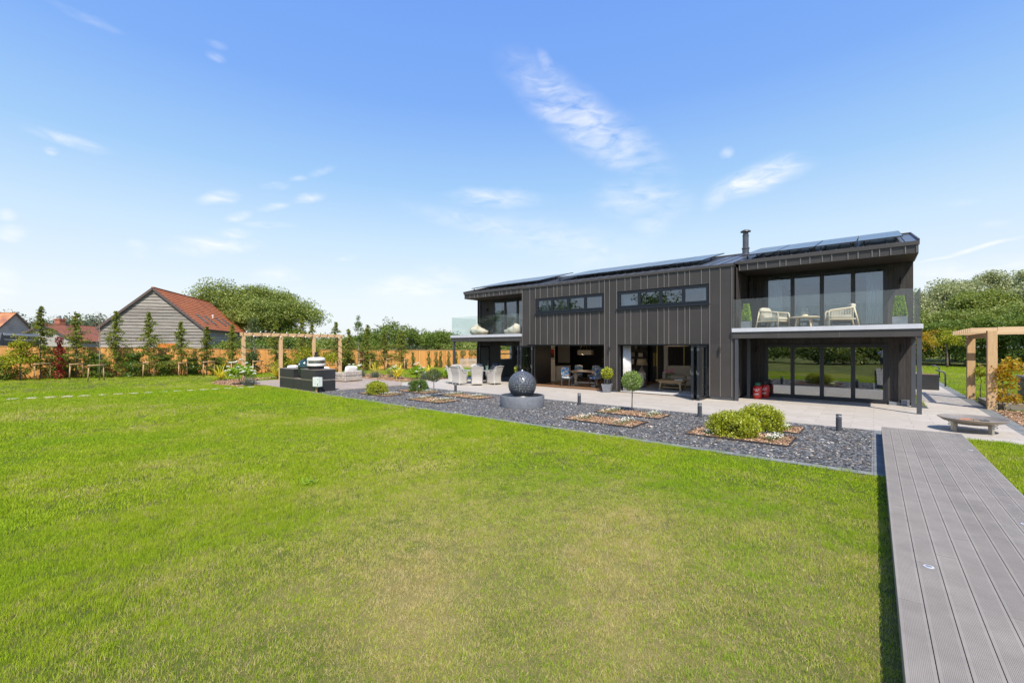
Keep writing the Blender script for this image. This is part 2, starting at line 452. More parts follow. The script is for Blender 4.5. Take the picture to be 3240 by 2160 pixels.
M['leaf_lavender'] = foliage('lavender_leaves', (.10, .13, .08), (.20, .24, .15), (.16, .12, .24), .3, .7, .2, 9)
M['petal'] = foliage('white_petals', (.72, .74, .62), (.86, .87, .80), (.60, .66, .40), .25, .6, .3, 20)
M['blade_yucca'] = foliage('cordyline_blades', (.50, .46, .05), (.90, .78, .12), (.34, .38, .06), .45, .45, .4, 4)
M['grassy'] = foliage('ornamental_grass', (.10, .15, .03), (.26, .30, .09), (.36, .33, .18), .35, .5, .3, 6)

def solar_mat():
    t = NT('solar_cells'); v = t.pos(obj=True)
    n = t.noise(v, 2, 3)
    return t.pbr(t.mix(n, (.028, .032, .046), (.040, .045, .064)), .24, 0, .8, None, 0, 0, .25)
M['solar'] = solar_mat()

# ------------------------------------------------------------------ ground materials
def mat_lawn(near=True):
    t = NT('lawn_soil_and_grass')
    p = t.pos()
    big = t.noise(t.pos((.16, .16, .16)), 1, 4, .55)
    med = t.noise(t.pos((1, 1, 1)), .9, 5, .6)
    fine = t.noise(p, 22, 6, .7); vfine = t.noise(p, 90, 4, .7)
    c = t.mix(t.rng(big, .38, .62), (.050, .100, .006), (.10, .145, .014))
    c = t.mix(t.rng(med, .50, .70), c, (.20, .20, .040))
    c = t.mix(t.rng(fine, .35, .75), c, (.10, .085, .035))
    sp = t.n('ShaderNodeSeparateXYZ'); t.l(t.n('ShaderNodeNewGeometry').outputs['Position'], sp.inputs[0])
    dx = t.math('MULTIPLY', t.math('ADD', sp.outputs[0], 1.7), .30); dy = t.math('MULTIPLY', t.math('SUBTRACT', sp.outputs[1], 3.2), .26)
    dist = t.math('SQRT', t.math('ADD', t.math('MULTIPLY', dx, dx), t.math('MULTIPLY', dy, dy)))
    wf = t.math('ADD', t.math('ADD', t.rng(dist, .1, 1.35, .48, -.05, True), t.rng(fine, .35, .65, -.22, .22)), t.rng(med, .35, .65, -.22, .26), clamp=True)
    c = t.mix(wf, c, (.29, .235, .10))          # thin, sun dried turf shows its thatch and soil
    hv = t.n('ShaderNodeHueSaturation'); t.l(c, hv.inputs['Color']); t.l(t.rng(vfine, .25, .75, .65, 1.35), hv.inputs['Value'])
    return t.pbr(hv.outputs[0], .9, 0, .1, vfine, .7, .03)
M['lawn'] = mat_lawn()

def mat_paving():
    t = NT('porcelain_paving')
    p = t.pos()
    b = t.n('ShaderNodeTexBrick'); t.l(p, b.inputs['Vector'])
    for k, v in (('Color1', (.40, .36, .312, 1)), ('Color2', (.455, .415, .365, 1)), ('Mortar', (.20, .17, .14, 1)), ('Scale', 1), ('Mortar Size', .0045), ('Mortar Smooth', .1), ('Brick Width', 1.2), ('Row Height', .4), ('Bias', 0)):
        b.inputs[k].default_value = v
    b.offset = .37; b.offset_frequency = 2
    vein = t.noise(t.pos((.9, 9, 1)), 1.3, 7, .65, .7)
    spot = t.noise(p, 3.5, 4, .6)
    c = t.mix(t.rng(vein, .35, .72), b.outputs['Color'], (.31, .28, .245), 'MIX')
    c = t.mix(.55, b.outputs['Color'], c)
    hv = t.n('ShaderNodeHueSaturation'); t.l(c, hv.inputs['Color']); t.l(t.rng(spot, .3, .7, .93, 1.06), hv.inputs['Value'])
    inv = t.math('SUBTRACT', 1, b.outputs['Fac'])
    return t.pbr(hv.outputs[0], .62, 0, .35, inv, .4, .004)
M['paving'] = mat_paving()

def mat_sett(name, w, h, off=.5):
    t = NT(name)
    b = t.n('ShaderNodeTexBrick'); t.l(t.pos(), b.inputs['Vector'])
    for k, v in (('Color1', (.115, .125, .13, 1)), ('Color2', (.185, .20, .205, 1)), ('Mortar', (.07, .068, .062, 1)), ('Scale', 1), ('Mortar Size', .006), ('Brick Width', w), ('Row Height', h)):
        b.inputs[k].default_value = v
    b.offset = off
    n = t.noise(t.pos(), 8, 6, .7)
    c = t.mix(t.rng(n, .4, .7, 0, .5), b.outputs['Color'], (.25, .25, .24))
    return t.pbr(c, .75, 0, .4, n, .5, .01)
M['sett_x'] = mat_sett('slate_setts_along', .2, .3, 0)
M['sett_y'] = mat_sett('slate_setts_across', .3, .1, 0)
M['slate_base'] = simple('slate_dust', (.048, .049, .050), .8, 0, .3, 30, .6, 90)
def mat_chip(name, cols, rough=.6):
    t = NT(name)
    r = t.n('ShaderNodeObjectInfo').outputs['Random']
    cr = t.n('ShaderNodeValToRGB'); cr.color_ramp.interpolation = 'CONSTANT'
    e = cr.color_ramp.elements; e[0].position = 0; e[0].color = cols[0][1] + (1,)
    e[1].position = cols[1][0]; e[1].color = cols[1][1] + (1,)
    for p_, c_ in cols[2:]:
        x = e.new(p_); x.color = c_ + (1,)
    t.l(r, cr.inputs[0])
    n = t.noise(t.pos(), 30, 4, .6)
    hv = t.n('ShaderNodeHueSaturation'); t.l(cr.outputs[0], hv.inputs['Color']); t.l(t.rng(n, .3, .7, .8, 1.25), hv.inputs['Value'])
    return t.pbr(hv.outputs[0], rough, 0, .45, n, .4, .004)
M['chip_slate'] = mat_chip('slate_chips', [(0, (.050, .052, .055)), (.25, (.080, .083, .087)), (.5, (.118, .121, .126)), (.72, (.175, .176, .180)), (.87, (.13, .10, .075)), (.945, (.30, .24, .17)), (.982, (.55, .50, .43))])
M['chip_bark'] = mat_chip('bark_chips', [(0, (.16, .085, .045)), (.2, (.27, .155, .085)), (.45, (.38, .23, .13)), (.7, (.48, .32, .20)), (.86, (.11, .062, .04)), (.93, (.60, .47, .34))], .85)
M['bark_base'] = simple('bark_mulch_base', (.17, .095, .055), .95, 0, .45, 30, .8, 80)
def mat_deck(name, base, var=.10, rough=.62):
    t = NT(name)
    r = t.n('ShaderNodeNewGeometry').outputs['Random Per Island']
    st = t.noise(t.pos((1.2, 1.2, 1), obj=True), 3, 6, .6)
    fl = t.noise(t.pos((60, 60, 60), obj=True), 3, 3, .6)
    hv = t.n('ShaderNodeHueSaturation'); hv.inputs['Color'].default_value = base + (1,)
    v = t.math('MULTIPLY', t.rng(r, 0, 1, 1 - var, 1 + var), t.rng(st, .3, .7, .86, 1.10))
    v = t.math('MULTIPLY', v, t.rng(fl, .3, .7, .96, 1.04))
    t.l(v, hv.inputs['Value'])
    return t.pbr(hv.outputs[0], rough, 0, .3, fl, .15, .003)
M['boardwalk'] = mat_deck('grey_composite_boards', (.238, .215, .190), .07)
M['deckboard'] = mat_deck('weathered_composite_boards', (.33, .27, .225), .10)

# ------------------------------------------------------------------ setting: ground sheets
def sheet(name, poly, z, mat, thick=0):
    mb = MB()
    if thick: mb.prism(poly, z - thick, z)
    else: mb.add([(x, y, z) for x, y in poly], [tuple(range(len(poly)))])
    return tag(mb.build(name, mat), kind='structure')
GS = 1400
g = MB(); g.add([(-GS, -GS, 0), (GS, -GS, 0), (GS, GS, 0), (-GS, GS, 0)], [(0, 1, 2, 3)])
tag(g.build('ground', M['lawn']), kind='structure')
PATIO = [(-20.3, 13.42), (2.57, 13.42), (2.57, 46), (1.3, 46), (1.3, 19.95), (-20.3, 19.95)]
sheet('patio', PATIO, .012, M['paving'], .05)
SLATE = [(-18.72, 8.9), (-.03, 8.9), (-.03, 13.3), (-18.45, 13.3)]
sheet('slate_bed', SLATE, .006, M['slate_base'])
sheet('lawn_edging', [(-18.7, 8.70), (.16, 8.70), (.16, 8.9), (-18.7, 8.9)], .016, M['sett_x'], .04)
sheet('edging_strip', [(-.03, 8.9), (.30, 8.9), (.30, 13.3), (-.03, 13.3)], .014, M['sett_y'], .04)
sheet('patio_edging', [(-18.45, 13.3), (.30, 13.3), (.30, 13.42), (-18.45, 13.42)], .016, M['sett_x'], .04)
sheet('path_edging', [(2.57, 13.42), (2.87, 13.42), (2.87, 46), (2.57, 46)], .014, M['sett_y'], .04)
sheet('slate_margin', [(1.03, 19.3), (1.36, 19.3), (1.3, 27), (1.03, 27)], .018, M['slate_base'])
BED_A = [(-30.2, 8.5), (-27.3, 7.3), (-24.2, 7.6), (-24.0, 8.8), (-27.6, 8.9), (-29.3, 11.6), (-30, 11.6)]
BED_B = [(-29.3, 11.6), (-27.6, 11.0), (-27.6, 14.6), (-20.6, 14.6), (-20.35, 15.2), (-20.35, 18.8), (-21.3, 18.8), (-22.4, 16.7), (-26, 17.9), (-28, 17.9)]
BED_C = [(2.87, 13.42), (9, 13.42), (9, 20.1), (2.87, 20.1)]
sheet('bark_bed', BED_A, .010, M['bark_base']); sheet('bark_bed', BED_B, .014, M['bark_base']); sheet('bark_bed', BED_C, .010, M['bark_base'])
DECK = [(-27.5, 8.86), (-18.72, 8.86), (-18.45, 13.42), (-20.4, 14.6), (-27.5, 14.6)]
dm = MB()
y = 8.86
while y < 14.58:
    xr = -18.74 if y < 13.3 else -18.74 - (y - 13.3) * 1.35
    x = -27.5 - random.Random(int(y * 100)).random() * 2
    while x < xr:
        x2 = min(x + 3.6, xr)
        if x2 > -27.5: dm.box(max(x, -27.5), y, .0, x2 - .004, y + .136, .034)
        x = x2
    y += .142
tag(dm.build('terrace_decking', M['deckboard']), kind='structure')

# boardwalk leading to the terrace: grooved boards, real grooves
bw = empty('boardwalk', (.13, 0, 0), label='long raised boardwalk of grooved grey composite boards beside the lawn', cat='boardwalk')
rnd = random.Random(5)
dm = MB(); W = .1405; X0 = 0; ZT = .2
for b in range(9):
    xa = b * W + .0025; xb = (b + 1) * W - .0025
    prof = [(xa, ZT - .022), (xa, ZT)]
    gx0 = xa + .016; gx1 = xb - .016; ng = 13; gp = (gx1 - gx0) / ng
    for k in range(ng):
        x = gx0 + k * gp
        prof += [(x + gp * .10, ZT), (x + gp * .22, ZT - .0015), (x + gp * .55, ZT - .0015), (x + gp * .67, ZT)]
    prof += [(xb, ZT), (xb, ZT - .022)]
    cuts = [-8.0]; yy = -8 + rnd.uniform(1, 3.5)
    while yy < 12.5: cuts.append(yy); yy += 3.6 if rnd.random() < .7 else 2.4
    cuts.append(12.82)
    for ya, yb in zip(cuts[:-1], cuts[1:]):
        n = len(prof); vs = [(x, ya + .0018, z) for x, z in prof] + [(x, yb - .0018, z) for x, z in prof]
        dm.add(vs, [(i, n + i, n + i + 1, i + 1) for i in range(n - 1)] + [tuple(range(n)), tuple(reversed(range(n, 2 * n)))])
dm.build('deck_board', M['boardwalk'], bw)
fb = MB(); fb.box(.004, -8, .02, .024, 12.80, .176); fb.box(9 * W - .024, -8, .02, 9 * W - .004, 12.8, .176); fb.box(.026, 12.775, .02, 9 * W - .026, 12.797, .176)
fb.build('side_board', M['boardwalk'], bw)
fb = MB()
for yy in np.arange(-7.8, 12.7, .6): fb.box(.03, yy, .02, 9 * W - .03, yy + .05, .172)
fb.build('joist', M['black'], bw)
for (x, y) in ((.215, 4.9), (1.05, 6.7), (1.16, 10.9)):
    l = MB(); l.lathe([(.034, 0), (.034, .004), (.026, .005)], 20, 0); l.lathe([(.022, .0051), (.02, .0062)], 16, 1)
    l.build('deck_light', [M['fascia_white'], M['lead_pot']], bw, loc=(x, y, ZT))

# stepping stones across the far lawn
st0 = None
def stone_mesh(i):
    r = random.Random(i); mb = MB()
    mb.prism([(-.145 + r.uniform(-.02, .02), -.17), (.14, -.18 + r.uniform(-.02, .02)), (.15, .17), (-.14, .18 + r.uniform(-.02, .02))], -.02, .03)
    return mb
M['stone'] = simple('sandstone_slab', (.46, .40, .33), .85, 0, .15, 6, .3, 40)
NST = 17
for i in range(NST):
    y = .35 + i * .48
    x = -25.25 + 1.65 * math.sin(min(1, (y) / 8.3) * PI / 2)
    o = stone_mesh(i).build('stepping_stone', M['stone'], loc=(x, y, 0)); o.rotation_euler.z = R(75 + 6 * math.sin(i * 2.3))
    lab = {0: 'pale stepping stone farthest left in the row across the lawn', NST - 1: 'last pale stepping stone of the row, nearest the hydrangea bed'}.get(i, 'pale square stepping stone sunk in the middle of the row across the lawn')
    tag(o, lab, 'stepping stone', 'stepping stones crossing the far lawn')

# ------------------------------------------------------------------ the house
HX0, HX1 = -13.99, -3.96         # projecting middle block
FY = 17.5                        # its front face
ROOFZ = lambda y: 5.1 + .25 * (y - 17.5)
RIDGE_Y = 22.2
house = empty('house', (-9, 17.5, 0), label='modern two storey house clad in dark zinc and black timber with two glazed balconies', cat='house')
HO = Matrix.Translation((9, -17.5, 0))
def hp(mb, name, mat, parent=None, **k):
    """house part given in world coordinates"""
    o = mb.build(name, mat, None, **k)
    par = parent or house
    o.parent = par
    o.matrix_parent_inverse = Matrix.Translation(-Vector(world_loc(par)))
    return o
def world_loc(o):
    v = Vector((0, 0, 0))
    while o is not None:
        v += o.location + o.matrix_parent_inverse.translation; o = o.parent
    return v

# front cladding of the middle block
w = MB()
T = .3; x = w.box
Y1 = FY + T
x(-13.99, FY, .12, -13.67, Y1, 2.11); x(-9.26, FY, .12, -8.62, Y1, 2.11); x(-4.82, FY, .12, -3.96, Y1, 2.11)
x(-13.99, FY, 3.64, -13.12, Y1, 4.42); x(-9.28, FY, 3.64, -8.64, Y1, 4.42); x(-4.82, FY, 3.64, -3.96, Y1, 4.42)
LOW_ = [-13.12, -12.82, -12.38, -12.0, -11.81, -11.53, -11.09, -10.78, -10.61, -10.24, -9.97, -9.52, -8.27, -8.0, -7.55, -7.27, -6.82, -6.56, -6.37, -6.01, -5.73, -5.55, -5.11]
ALL_ = sorted(LOW_ + [-13.99, -13.48, -9.26, -9.01, -8.66, -4.82, -4.43, -3.96])
for a_, b_ in zip(ALL_[:-1], ALL_[1:]): x(a_, FY, 2.11, b_, Y1, 3.64); x(a_, FY, 4.42, b_, Y1, 5.02)
hp(w, 'zinc_front_wall', M['zinc'])
seams = MB()
def seam(xx, z0, z1): seams.box(xx - .011, FY - .028, z0, xx + .011, FY + .002, z1)
low = [-13.12, -12.82, -12.38, -12.0, -11.81, -11.53, -11.09, -10.78, -10.61, -10.24, -9.97, -9.52, -8.27, -8.0, -7.55, -7.27, -6.82, -6.56, -6.37, -6.01, -5.73, -5.55, -5.11]
for s_ in low: seam(s_, 2.115, 3.60); seam(s_, 4.43, 5.0)
for s_ in (-13.975, -13.48): seam(s_, 2.115 if s_ > -13.7 else .13, 5.0)
for s_ in (-9.26 + .012, -9.01, -8.66, -4.82 + .015, -4.43, -4.03): seam(s_, .13, 5.0)
hp(seams, 'standing_seam', M['zinc_seam'])
tr = MB()
tr.box(-14.0, FY - .05, 5.0, -3.95, FY + .1, 5.10); hp(tr, 'eaves_trim', M['zinc_edge'])
def each(name, mat, boxes, parent=None):
    for b_ in boxes: q_ = MB(); q_.box(*b_); hp(q_, name, mat, parent)
for a_, b_ in ((-9.25, -8.63), (-4.81, -3.97), (-13.98, -13.68)):
    pl = MB(); pl.box(a_, FY + .01, 0, b_, Y1, .12); pl.box(a_ + .01, FY - .02, .035, b_ - .01, FY + .012, .105); hp(pl, 'plinth', M['post'])

# timber side walls of the middle block facing the balconies, and recessed walls of the wings
def vboards(mb, a, b, z0, z1f, thick=.022, bw_=.15, gap=.006, out=None):
    """vertical boards from point a to b (x,y); z1f: top height or function of t"""
    a = Vector((a[0], a[1])); b = Vector((b[0], b[1])); L = (b - a).length; d = (b - a) / L
    n = Vector((d.y, -d.x)); k = max(1, round(L / bw_)); w_ = L / k
    for i in range(k):
        p = a + d * (i * w_ + gap / 2); q = a + d * ((i + 1) * w_ - gap / 2)
        t0 = z1f((i + .0) / k) if callable(z1f) else z1f; t1 = z1f((i + 1.) / k) if callable(z1f) else z1f
        P = [p, q, q - n * thick, p - n * thick]
        vs = [(P[0].x, P[0].y, z0), (P[1].x, P[1].y, z0), (P[2].x, P[2].y, z0), (P[3].x, P[3].y, z0),
              (P[0].x, P[0].y, t0), (P[1].x, P[1].y, t1), (P[2].x, P[2].y, t1), (P[3].x, P[3].y, t0)]
        mb.add(vs, [(0,3,2,1),(4,5,6,7),(0,1,5,4),(1,2,6,5),(2,3,7,6),(3,0,4,7)])
RW_Y, LW_Y = 19.8, 19.55
tw = MB()
vboards(tw, (HX1, FY + .06), (HX1, RW_Y), .1, 4.99)          # faces +X: normal (1,0)
vboards(tw, (-3.9, RW_Y), (-3.36, RW_Y), .1, 4.86)
vboards(tw, (.37, RW_Y), (1.0, RW_Y), .12, 4.86)
vboards(tw, (-3.36, RW_Y), (.37, RW_Y), 2.11, 2.62)
GT = lambda Y: min(ROOFZ(Y), 2 * ROOFZ(RIDGE_Y) - ROOFZ(Y)) - .085
vboards(tw, (1.02, RW_Y), (1.02, 26.8), .12, lambda t: GT(RW_Y + t * 7.0))
hp(tw, 'timber_wall', M['black_timber'])
tw = MB()
vboards(tw, (HX0, LW_Y), (HX0, FY + .06), .1, 4.99)
vboards(tw, (-19.2, LW_Y), (-17.95, LW_Y), 2.68, 4.86)
vboards(tw, (-19.2, LW_Y), (-18.55, LW_Y), .1, 2.62)
vboards(tw, (-14.6, LW_Y), (-13.99, LW_Y), .1, 4.86)
vboards(tw, (-18.55, LW_Y), (-14.6, LW_Y), 2.13, 2.62)
vboards(tw, (-19.22, 21.4), (-19.22, LW_Y - .05), .12, lambda t: GT(21.4 - t * 1.9) )
vboards(tw, (-19.22, 26.8), (-19.22, 22.75), .12, lambda t: GT(26.8 - t * 4.05))
vboards(tw, (-19.22, 22.74), (-19.22, 21.41), 2.14, lambda t: GT(22.74 - t * 1.33))
hp(tw, 'timber_wall', M['black_timber'])
# plain structural backing behind boards (walls have depth)
each('wall_core', M['black'], [(HX1 - .25, FY + .31, .0, HX1 - .03, RW_Y + .2, 4.95),
(-3.93, RW_Y + .024, 0, -3.36, RW_Y + .25, 4.88), (.37, RW_Y + .024, 0, .98, RW_Y + .25, 4.88), (-3.36, RW_Y + .024, 2.11, .37, RW_Y + .25, 2.64),
(HX0 + .03, FY + .31, 0, HX0 + .25, LW_Y + .2, 4.95),
(-19.19, LW_Y + .024, 0, -18.55, LW_Y + .25, 4.88), (-14.6, LW_Y + .024, 0, -14.0, LW_Y + .25, 4.88), (-18.55, LW_Y + .024, 2.13, -14.6, LW_Y + .25, 2.64), (-18.55, LW_Y + .024, 2.64, -17.95, LW_Y + .25, 4.88),
(.78, RW_Y + .26, 0, .98, 26.6, 5.2)])
# end wall of the left wing with a small window
ew = MB()
ew.box(-19.19, LW_Y + .26, 0, -19.0, 21.45, 5.2); ew.box(-19.19, 22.7, 0, -19.0, 26.6, 5.2); ew.box(-19.19, 21.45, 0, -19.0, 22.7, 1.14); ew.box(-19.19, 21.45, 2.12, -19.0, 22.7, 5.2)
ew.box(-19.0, 26.5, 0, .78, 26.7, 4.9)
hp(ew, 'inner_wall', M['interior_grey'])
wn_ = MB(); wn_.box(-19.18, 21.45, 1.14, -19.04, 21.52, 2.12); wn_.box(-19.18, 22.63, 1.14, -19.04, 22.7, 2.12); wn_.box(-19.18, 21.52, 2.05, -19.04, 22.63, 2.12); wn_.box(-19.18, 21.52, 1.14, -19.04, 22.63, 1.2); wn_.box(-19.17, 21.52, 1.50, -19.05, 22.63, 1.57)
swin = hp(wn_, 'window', M['white_paint'])
p_ = MB(); p_.box(-19.13, 21.53, 1.2, -19.12, 22.62, 2.05); hp(p_, 'pane', M['glass_bal'], swin)

# interior shells
fl = MB(); fl.box(-13.7, FY + .02, -.02, -4.2, 24.2, .028); hp(fl, 'floor', M['oak_floor'])
fl = MB(); fl.box(-8.95, FY + .14, .029, -4.25, 22.6, .042); hp(fl, 'carpet', M['carpet'])
each('floor', M['carpet'], [(-18.99, LW_Y + .02, -.02, -14.0, 26.4, .026), (-3.93, RW_Y + .02, -.02, .77, 26.4, .026)])
each('ceiling', M['ceiling'], [(-18.99, LW_Y + .26, 2.32, HX0, 26.4, 2.6), (HX0 + .26, FY + .31, 2.32, HX1 - .26, 26.4, 2.6), (HX1 - .02, RW_Y + .26, 2.32, .77, 26.4, 2.6)])
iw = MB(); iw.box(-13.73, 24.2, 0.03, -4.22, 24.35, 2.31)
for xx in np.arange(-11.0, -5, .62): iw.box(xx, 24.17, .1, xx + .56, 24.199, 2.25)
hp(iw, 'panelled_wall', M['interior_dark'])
iw = MB(); iw.box(-14.45, 19.9, .03, -14.33, 21.0, 2.31); hp(iw, 'inner_wall', M['interior_white'])
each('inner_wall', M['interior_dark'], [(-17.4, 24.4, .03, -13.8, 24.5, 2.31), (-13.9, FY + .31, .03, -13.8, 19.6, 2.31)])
each('splashback', M['interior_white'], [(-16.4, 24.37, .93, -15.45, 24.399, 2.2)])
each('inner_wall', M['interior_grey'], [(-16.9, 21.0, .03, -14.46, 21.1, 2.31), (-17.0, 21.0, .03, -16.9, 24.4, 2.31)])
each('brass_trim', M['gold'], [(-9.07, 23.1, .04, -9.03, 23.14, 2.3), (-7.64, 23.1, .04, -7.6, 23.14, 2.3), (-12.18, 23.3, .04, -12.14, 23.34, 2.3), (-9.632, 24.1, .9, -9.608, 24.15, 1.65), (-9.512, 24.1, .9, -9.488, 24.15, 1.65)])
iw = MB(); iw.box(-8.72, 23.2, .04, -8.5, 23.26, 2.3); hp(iw, 'door_lining', M['interior_white'])
# bedroom shells upstairs
each('inner_wall', M['interior_grey'], [(HX0 + .26, 21.5, 2.61, HX1 - .26, 21.6, 4.9), (-18.99, 24.0, 2.61, -14.0, 24.1, 4.9), (-3.93, 24, 2.61, .77, 24.1, 4.9)])
each('ceiling', M['ceiling'], [(-18.99, LW_Y + .26, 4.88, HX0, 26, 4.94), (HX0 + .26, FY + .31, 4.80, HX1 - .26, 26, 4.86), (HX1 - .02, RW_Y + .26, 4.88, .77, 26, 4.94)])

# roof: three front planes and a back plane, thick slabs with standing seams
rf = MB()
def roof_slab(mb, x0, x1, y0, y1, zf, t=.07):
    vs = [(x0, y0, zf(y0) - t), (x1, y0, zf(y0) - t), (x1, y1, zf(y1) - t), (x0, y1, zf(y1) - t), (x0, y0, zf(y0)), (x1, y0, zf(y0)), (x1, y1, zf(y1)), (x0, y1, zf(y1))]
    mb.add(vs, [(0,3,2,1),(4,5,6,7),(0,1,5,4),(1,2,6,5),(2,3,7,6),(3,0,4,7)])
BACKZ = lambda y: ROOFZ(RIDGE_Y) - .25 * (y - RIDGE_Y)
roof_slab(rf, -14.0, -3.95, 17.46, RIDGE_Y, ROOFZ)
roof_slab(rf, -18.9, -14.0, 18.02, RIDGE_Y, ROOFZ); roof_slab(rf, -3.95, 1.06, 18.02, RIDGE_Y, ROOFZ)
roof_slab(rf, -18.9, 1.06, RIDGE_Y, 26.95, BACKZ)
xx = -18.6
while xx < 1.0:
    y0 = 17.47 if -14 < xx < -3.95 else 18.03
    rf.add([(xx - .01, y0, ROOFZ(y0)), (xx + .01, y0, ROOFZ(y0)), (xx + .01, RIDGE_Y, ROOFZ(RIDGE_Y)), (xx - .01, RIDGE_Y, ROOFZ(RIDGE_Y)),
            (xx - .01, y0, ROOFZ(y0) + .03), (xx + .01, y0, ROOFZ(y0) + .03), (xx + .01, RIDGE_Y, ROOFZ(RIDGE_Y) + .03), (xx - .01, RIDGE_Y, ROOFZ(RIDGE_Y) + .03)],
           [(4,5,6,7),(0,1,5,4),(1,2,6,5),(2,3,7,6),(3,0,4,7)])
    xx += .43
roof = hp(rf, 'roof', M['roofzinc'])
rc = MB(); rc.box(-18.92, RIDGE_Y - .09, ROOFZ(RIDGE_Y) - .02, 1.08, RIDGE_Y + .09, ROOFZ(RIDGE_Y) + .045)
for xe in (-18.93, 1.045):
    rc.beam((xe + .01, 18.0, ROOFZ(18.0) + .02), (xe + .01, RIDGE_Y, ROOFZ(RIDGE_Y) + .02), .035, .09); rc.beam((xe + .01, RIDGE_Y, ROOFZ(RIDGE_Y) + .02), (xe + .01, 26.9, BACKZ(26.9) + .02), .035, .09)
hp(rc, 'ridge_cap', M['zinc_edge'], roof)
# fascias of the wings
for (a, b, ss) in ((-3.93, 1.04, [-3.89, -3.62, -3.28, -3.01, -2.58, -2.39, -1.96, -1.69, -1.34, -1.08, -.65, -.39, -.04, .14, .41, .75, 1.01]),
                   (-18.86, -14.02, [-18.38, -18.01, -17.73, -17.29, -17.1, -16.82, -16.47, -16.02, -15.84, -15.48, -15.19, -14.76, -14.48, -14.1])):
    f_ = MB(); f_.box(a, 18.03, 4.87, b, 18.10, 5.12)
    for s_ in ss: f_.box(s_ - .012, 18.002, 4.875, s_ + .012, 18.031, 5.11, 1)
    o = hp(f_, 'fascia', [M['zinc'], M['zinc_seam']])
    t_ = MB(); t_.box(a - .02, 17.98, 5.115, b + .03, 18.06, 5.235); hp(t_, 'gutter', M['zinc_edge'], o)
    s2 = MB(); yb = (RW_Y if a > -10 else LW_Y); s2.box(a + .03, 18.11, 4.87, b - .01, yb + .3, 4.89); hp(s2, 'soffit', M['black_timber'], o)
    e2 = MB()
    for xe in ((b - .012, b + .012) if a > -10 else (a - .012, a + .012),):
        e2.add([(xe[0], 18.11, 4.87), (xe[1], 18.11, 4.87), (xe[1], yb, 4.87), (xe[0], yb, 4.87), (xe[0], 18.11, 5.16), (xe[1], 18.11, 5.16), (xe[1], yb, ROOFZ(yb) - .08), (xe[0], yb, ROOFZ(yb) - .08)],
               [(0,3,2,1),(4,5,6,7),(0,1,5,4),(1,2,6,5),(2,3,7,6),(3,0,4,7)])
    hp(e2, 'verge_board', M['zinc_edge'], o)

# solar panels, tilted with the roof and held a little above it
def solar(x0, x1, y0, y1):
    h = .20; sl = .25; nrm = Vector((0, -sl, 1)).normalized()
    mb = MB()
    def q(x_, y_, o_): return (x_, y_, ROOFZ(y_) + h + o_)
    def slab(xa, xb, ya, yb, z0, z1, mi):
        vs = [q(xa, ya, z0), q(xb, ya, z0), q(xb, yb, z0), q(xa, yb, z0), q(xa, ya, z1), q(xb, ya, z1), q(xb, yb, z1), q(xa, yb, z1)]
        mb.add(vs, [(0,3,2,1),(4,5,6,7),(0,1,5,4),(1,2,6,5),(2,3,7,6),(3,0,4,7)], mi)
    slab(x0, x1, y0, y1, -.035, 0, 1)
    ym = (y0 + y1) / 2
    slab(x0 + .012, x1 - .012, y0 + .012, ym - .004, .0005, .003, 0); slab(x0 + .012, x1 - .012, ym + .004, y1 - .012, .0005, .003, 0)
    for xx in (x0 + .15, x1 - .15):
        mb.add([(xx - .02, y0 + .06, ROOFZ(y0 + .06)), (xx + .02, y0 + .06, ROOFZ(y0 + .06)), (xx + .02, y0 + .1, ROOFZ(y0 + .1)), (xx - .02, y0 + .1, ROOFZ(y0 + .1)),
                (xx - .02, y0 + .06, ROOFZ(y0) + h - .036), (xx + .02, y0 + .06, ROOFZ(y0) + h - .036), (xx + .02, y0 + .1, ROOFZ(y0) + h - .03), (xx - .02, y0 + .1, ROOFZ(y0) + h - .03)],
               [(0,1,5,4),(1,2,6,5),(2,3,7,6),(3,0,4,7)], 1)
    return hp(mb, 'solar_panel', [M['solar'], M['black']])
for (xa, xb, n, y0) in ((-3.86, .72, 4, 18.32), (-12.5, -5.35, 6, 18.45), (-18.75, -13.65, 4, 18.5)):
    w_ = (xb - xa) / n
    for i in range(n):
        for r_ in range(2):
            ya = y0 + r_ * 1.74
            solar(xa + i * w_ + .012, xa + (i + 1) * w_ - .012, ya, ya + 1.71)

# flue
fm = MB()
fm.lathe([(.20, 0), (.20, .03), (.135, .10), (.135, .30), (.155, .31), (.155, .36), (.12, .37), (.12, .86), (.127, .87), (.127, .93), (.11, .94), (.11, 1.0)], 20)
fm.lathe([(.21, 1.06), (.20, 1.10), (.10, 1.15), (.02, 1.17)], 20)
for a in range(4): fm.box(.07 * math.cos(a * PI / 2) - .01, .07 * math.sin(a * PI / 2) - .01, .99, .07 * math.cos(a * PI / 2) + .01, .07 * math.sin(a * PI / 2) + .01, 1.08)
fo = hp(fm, 'flue', M['dark_steel']); fo.location = (-4.33, 21.2, 6.0)
smooth_angle(fo, 30)

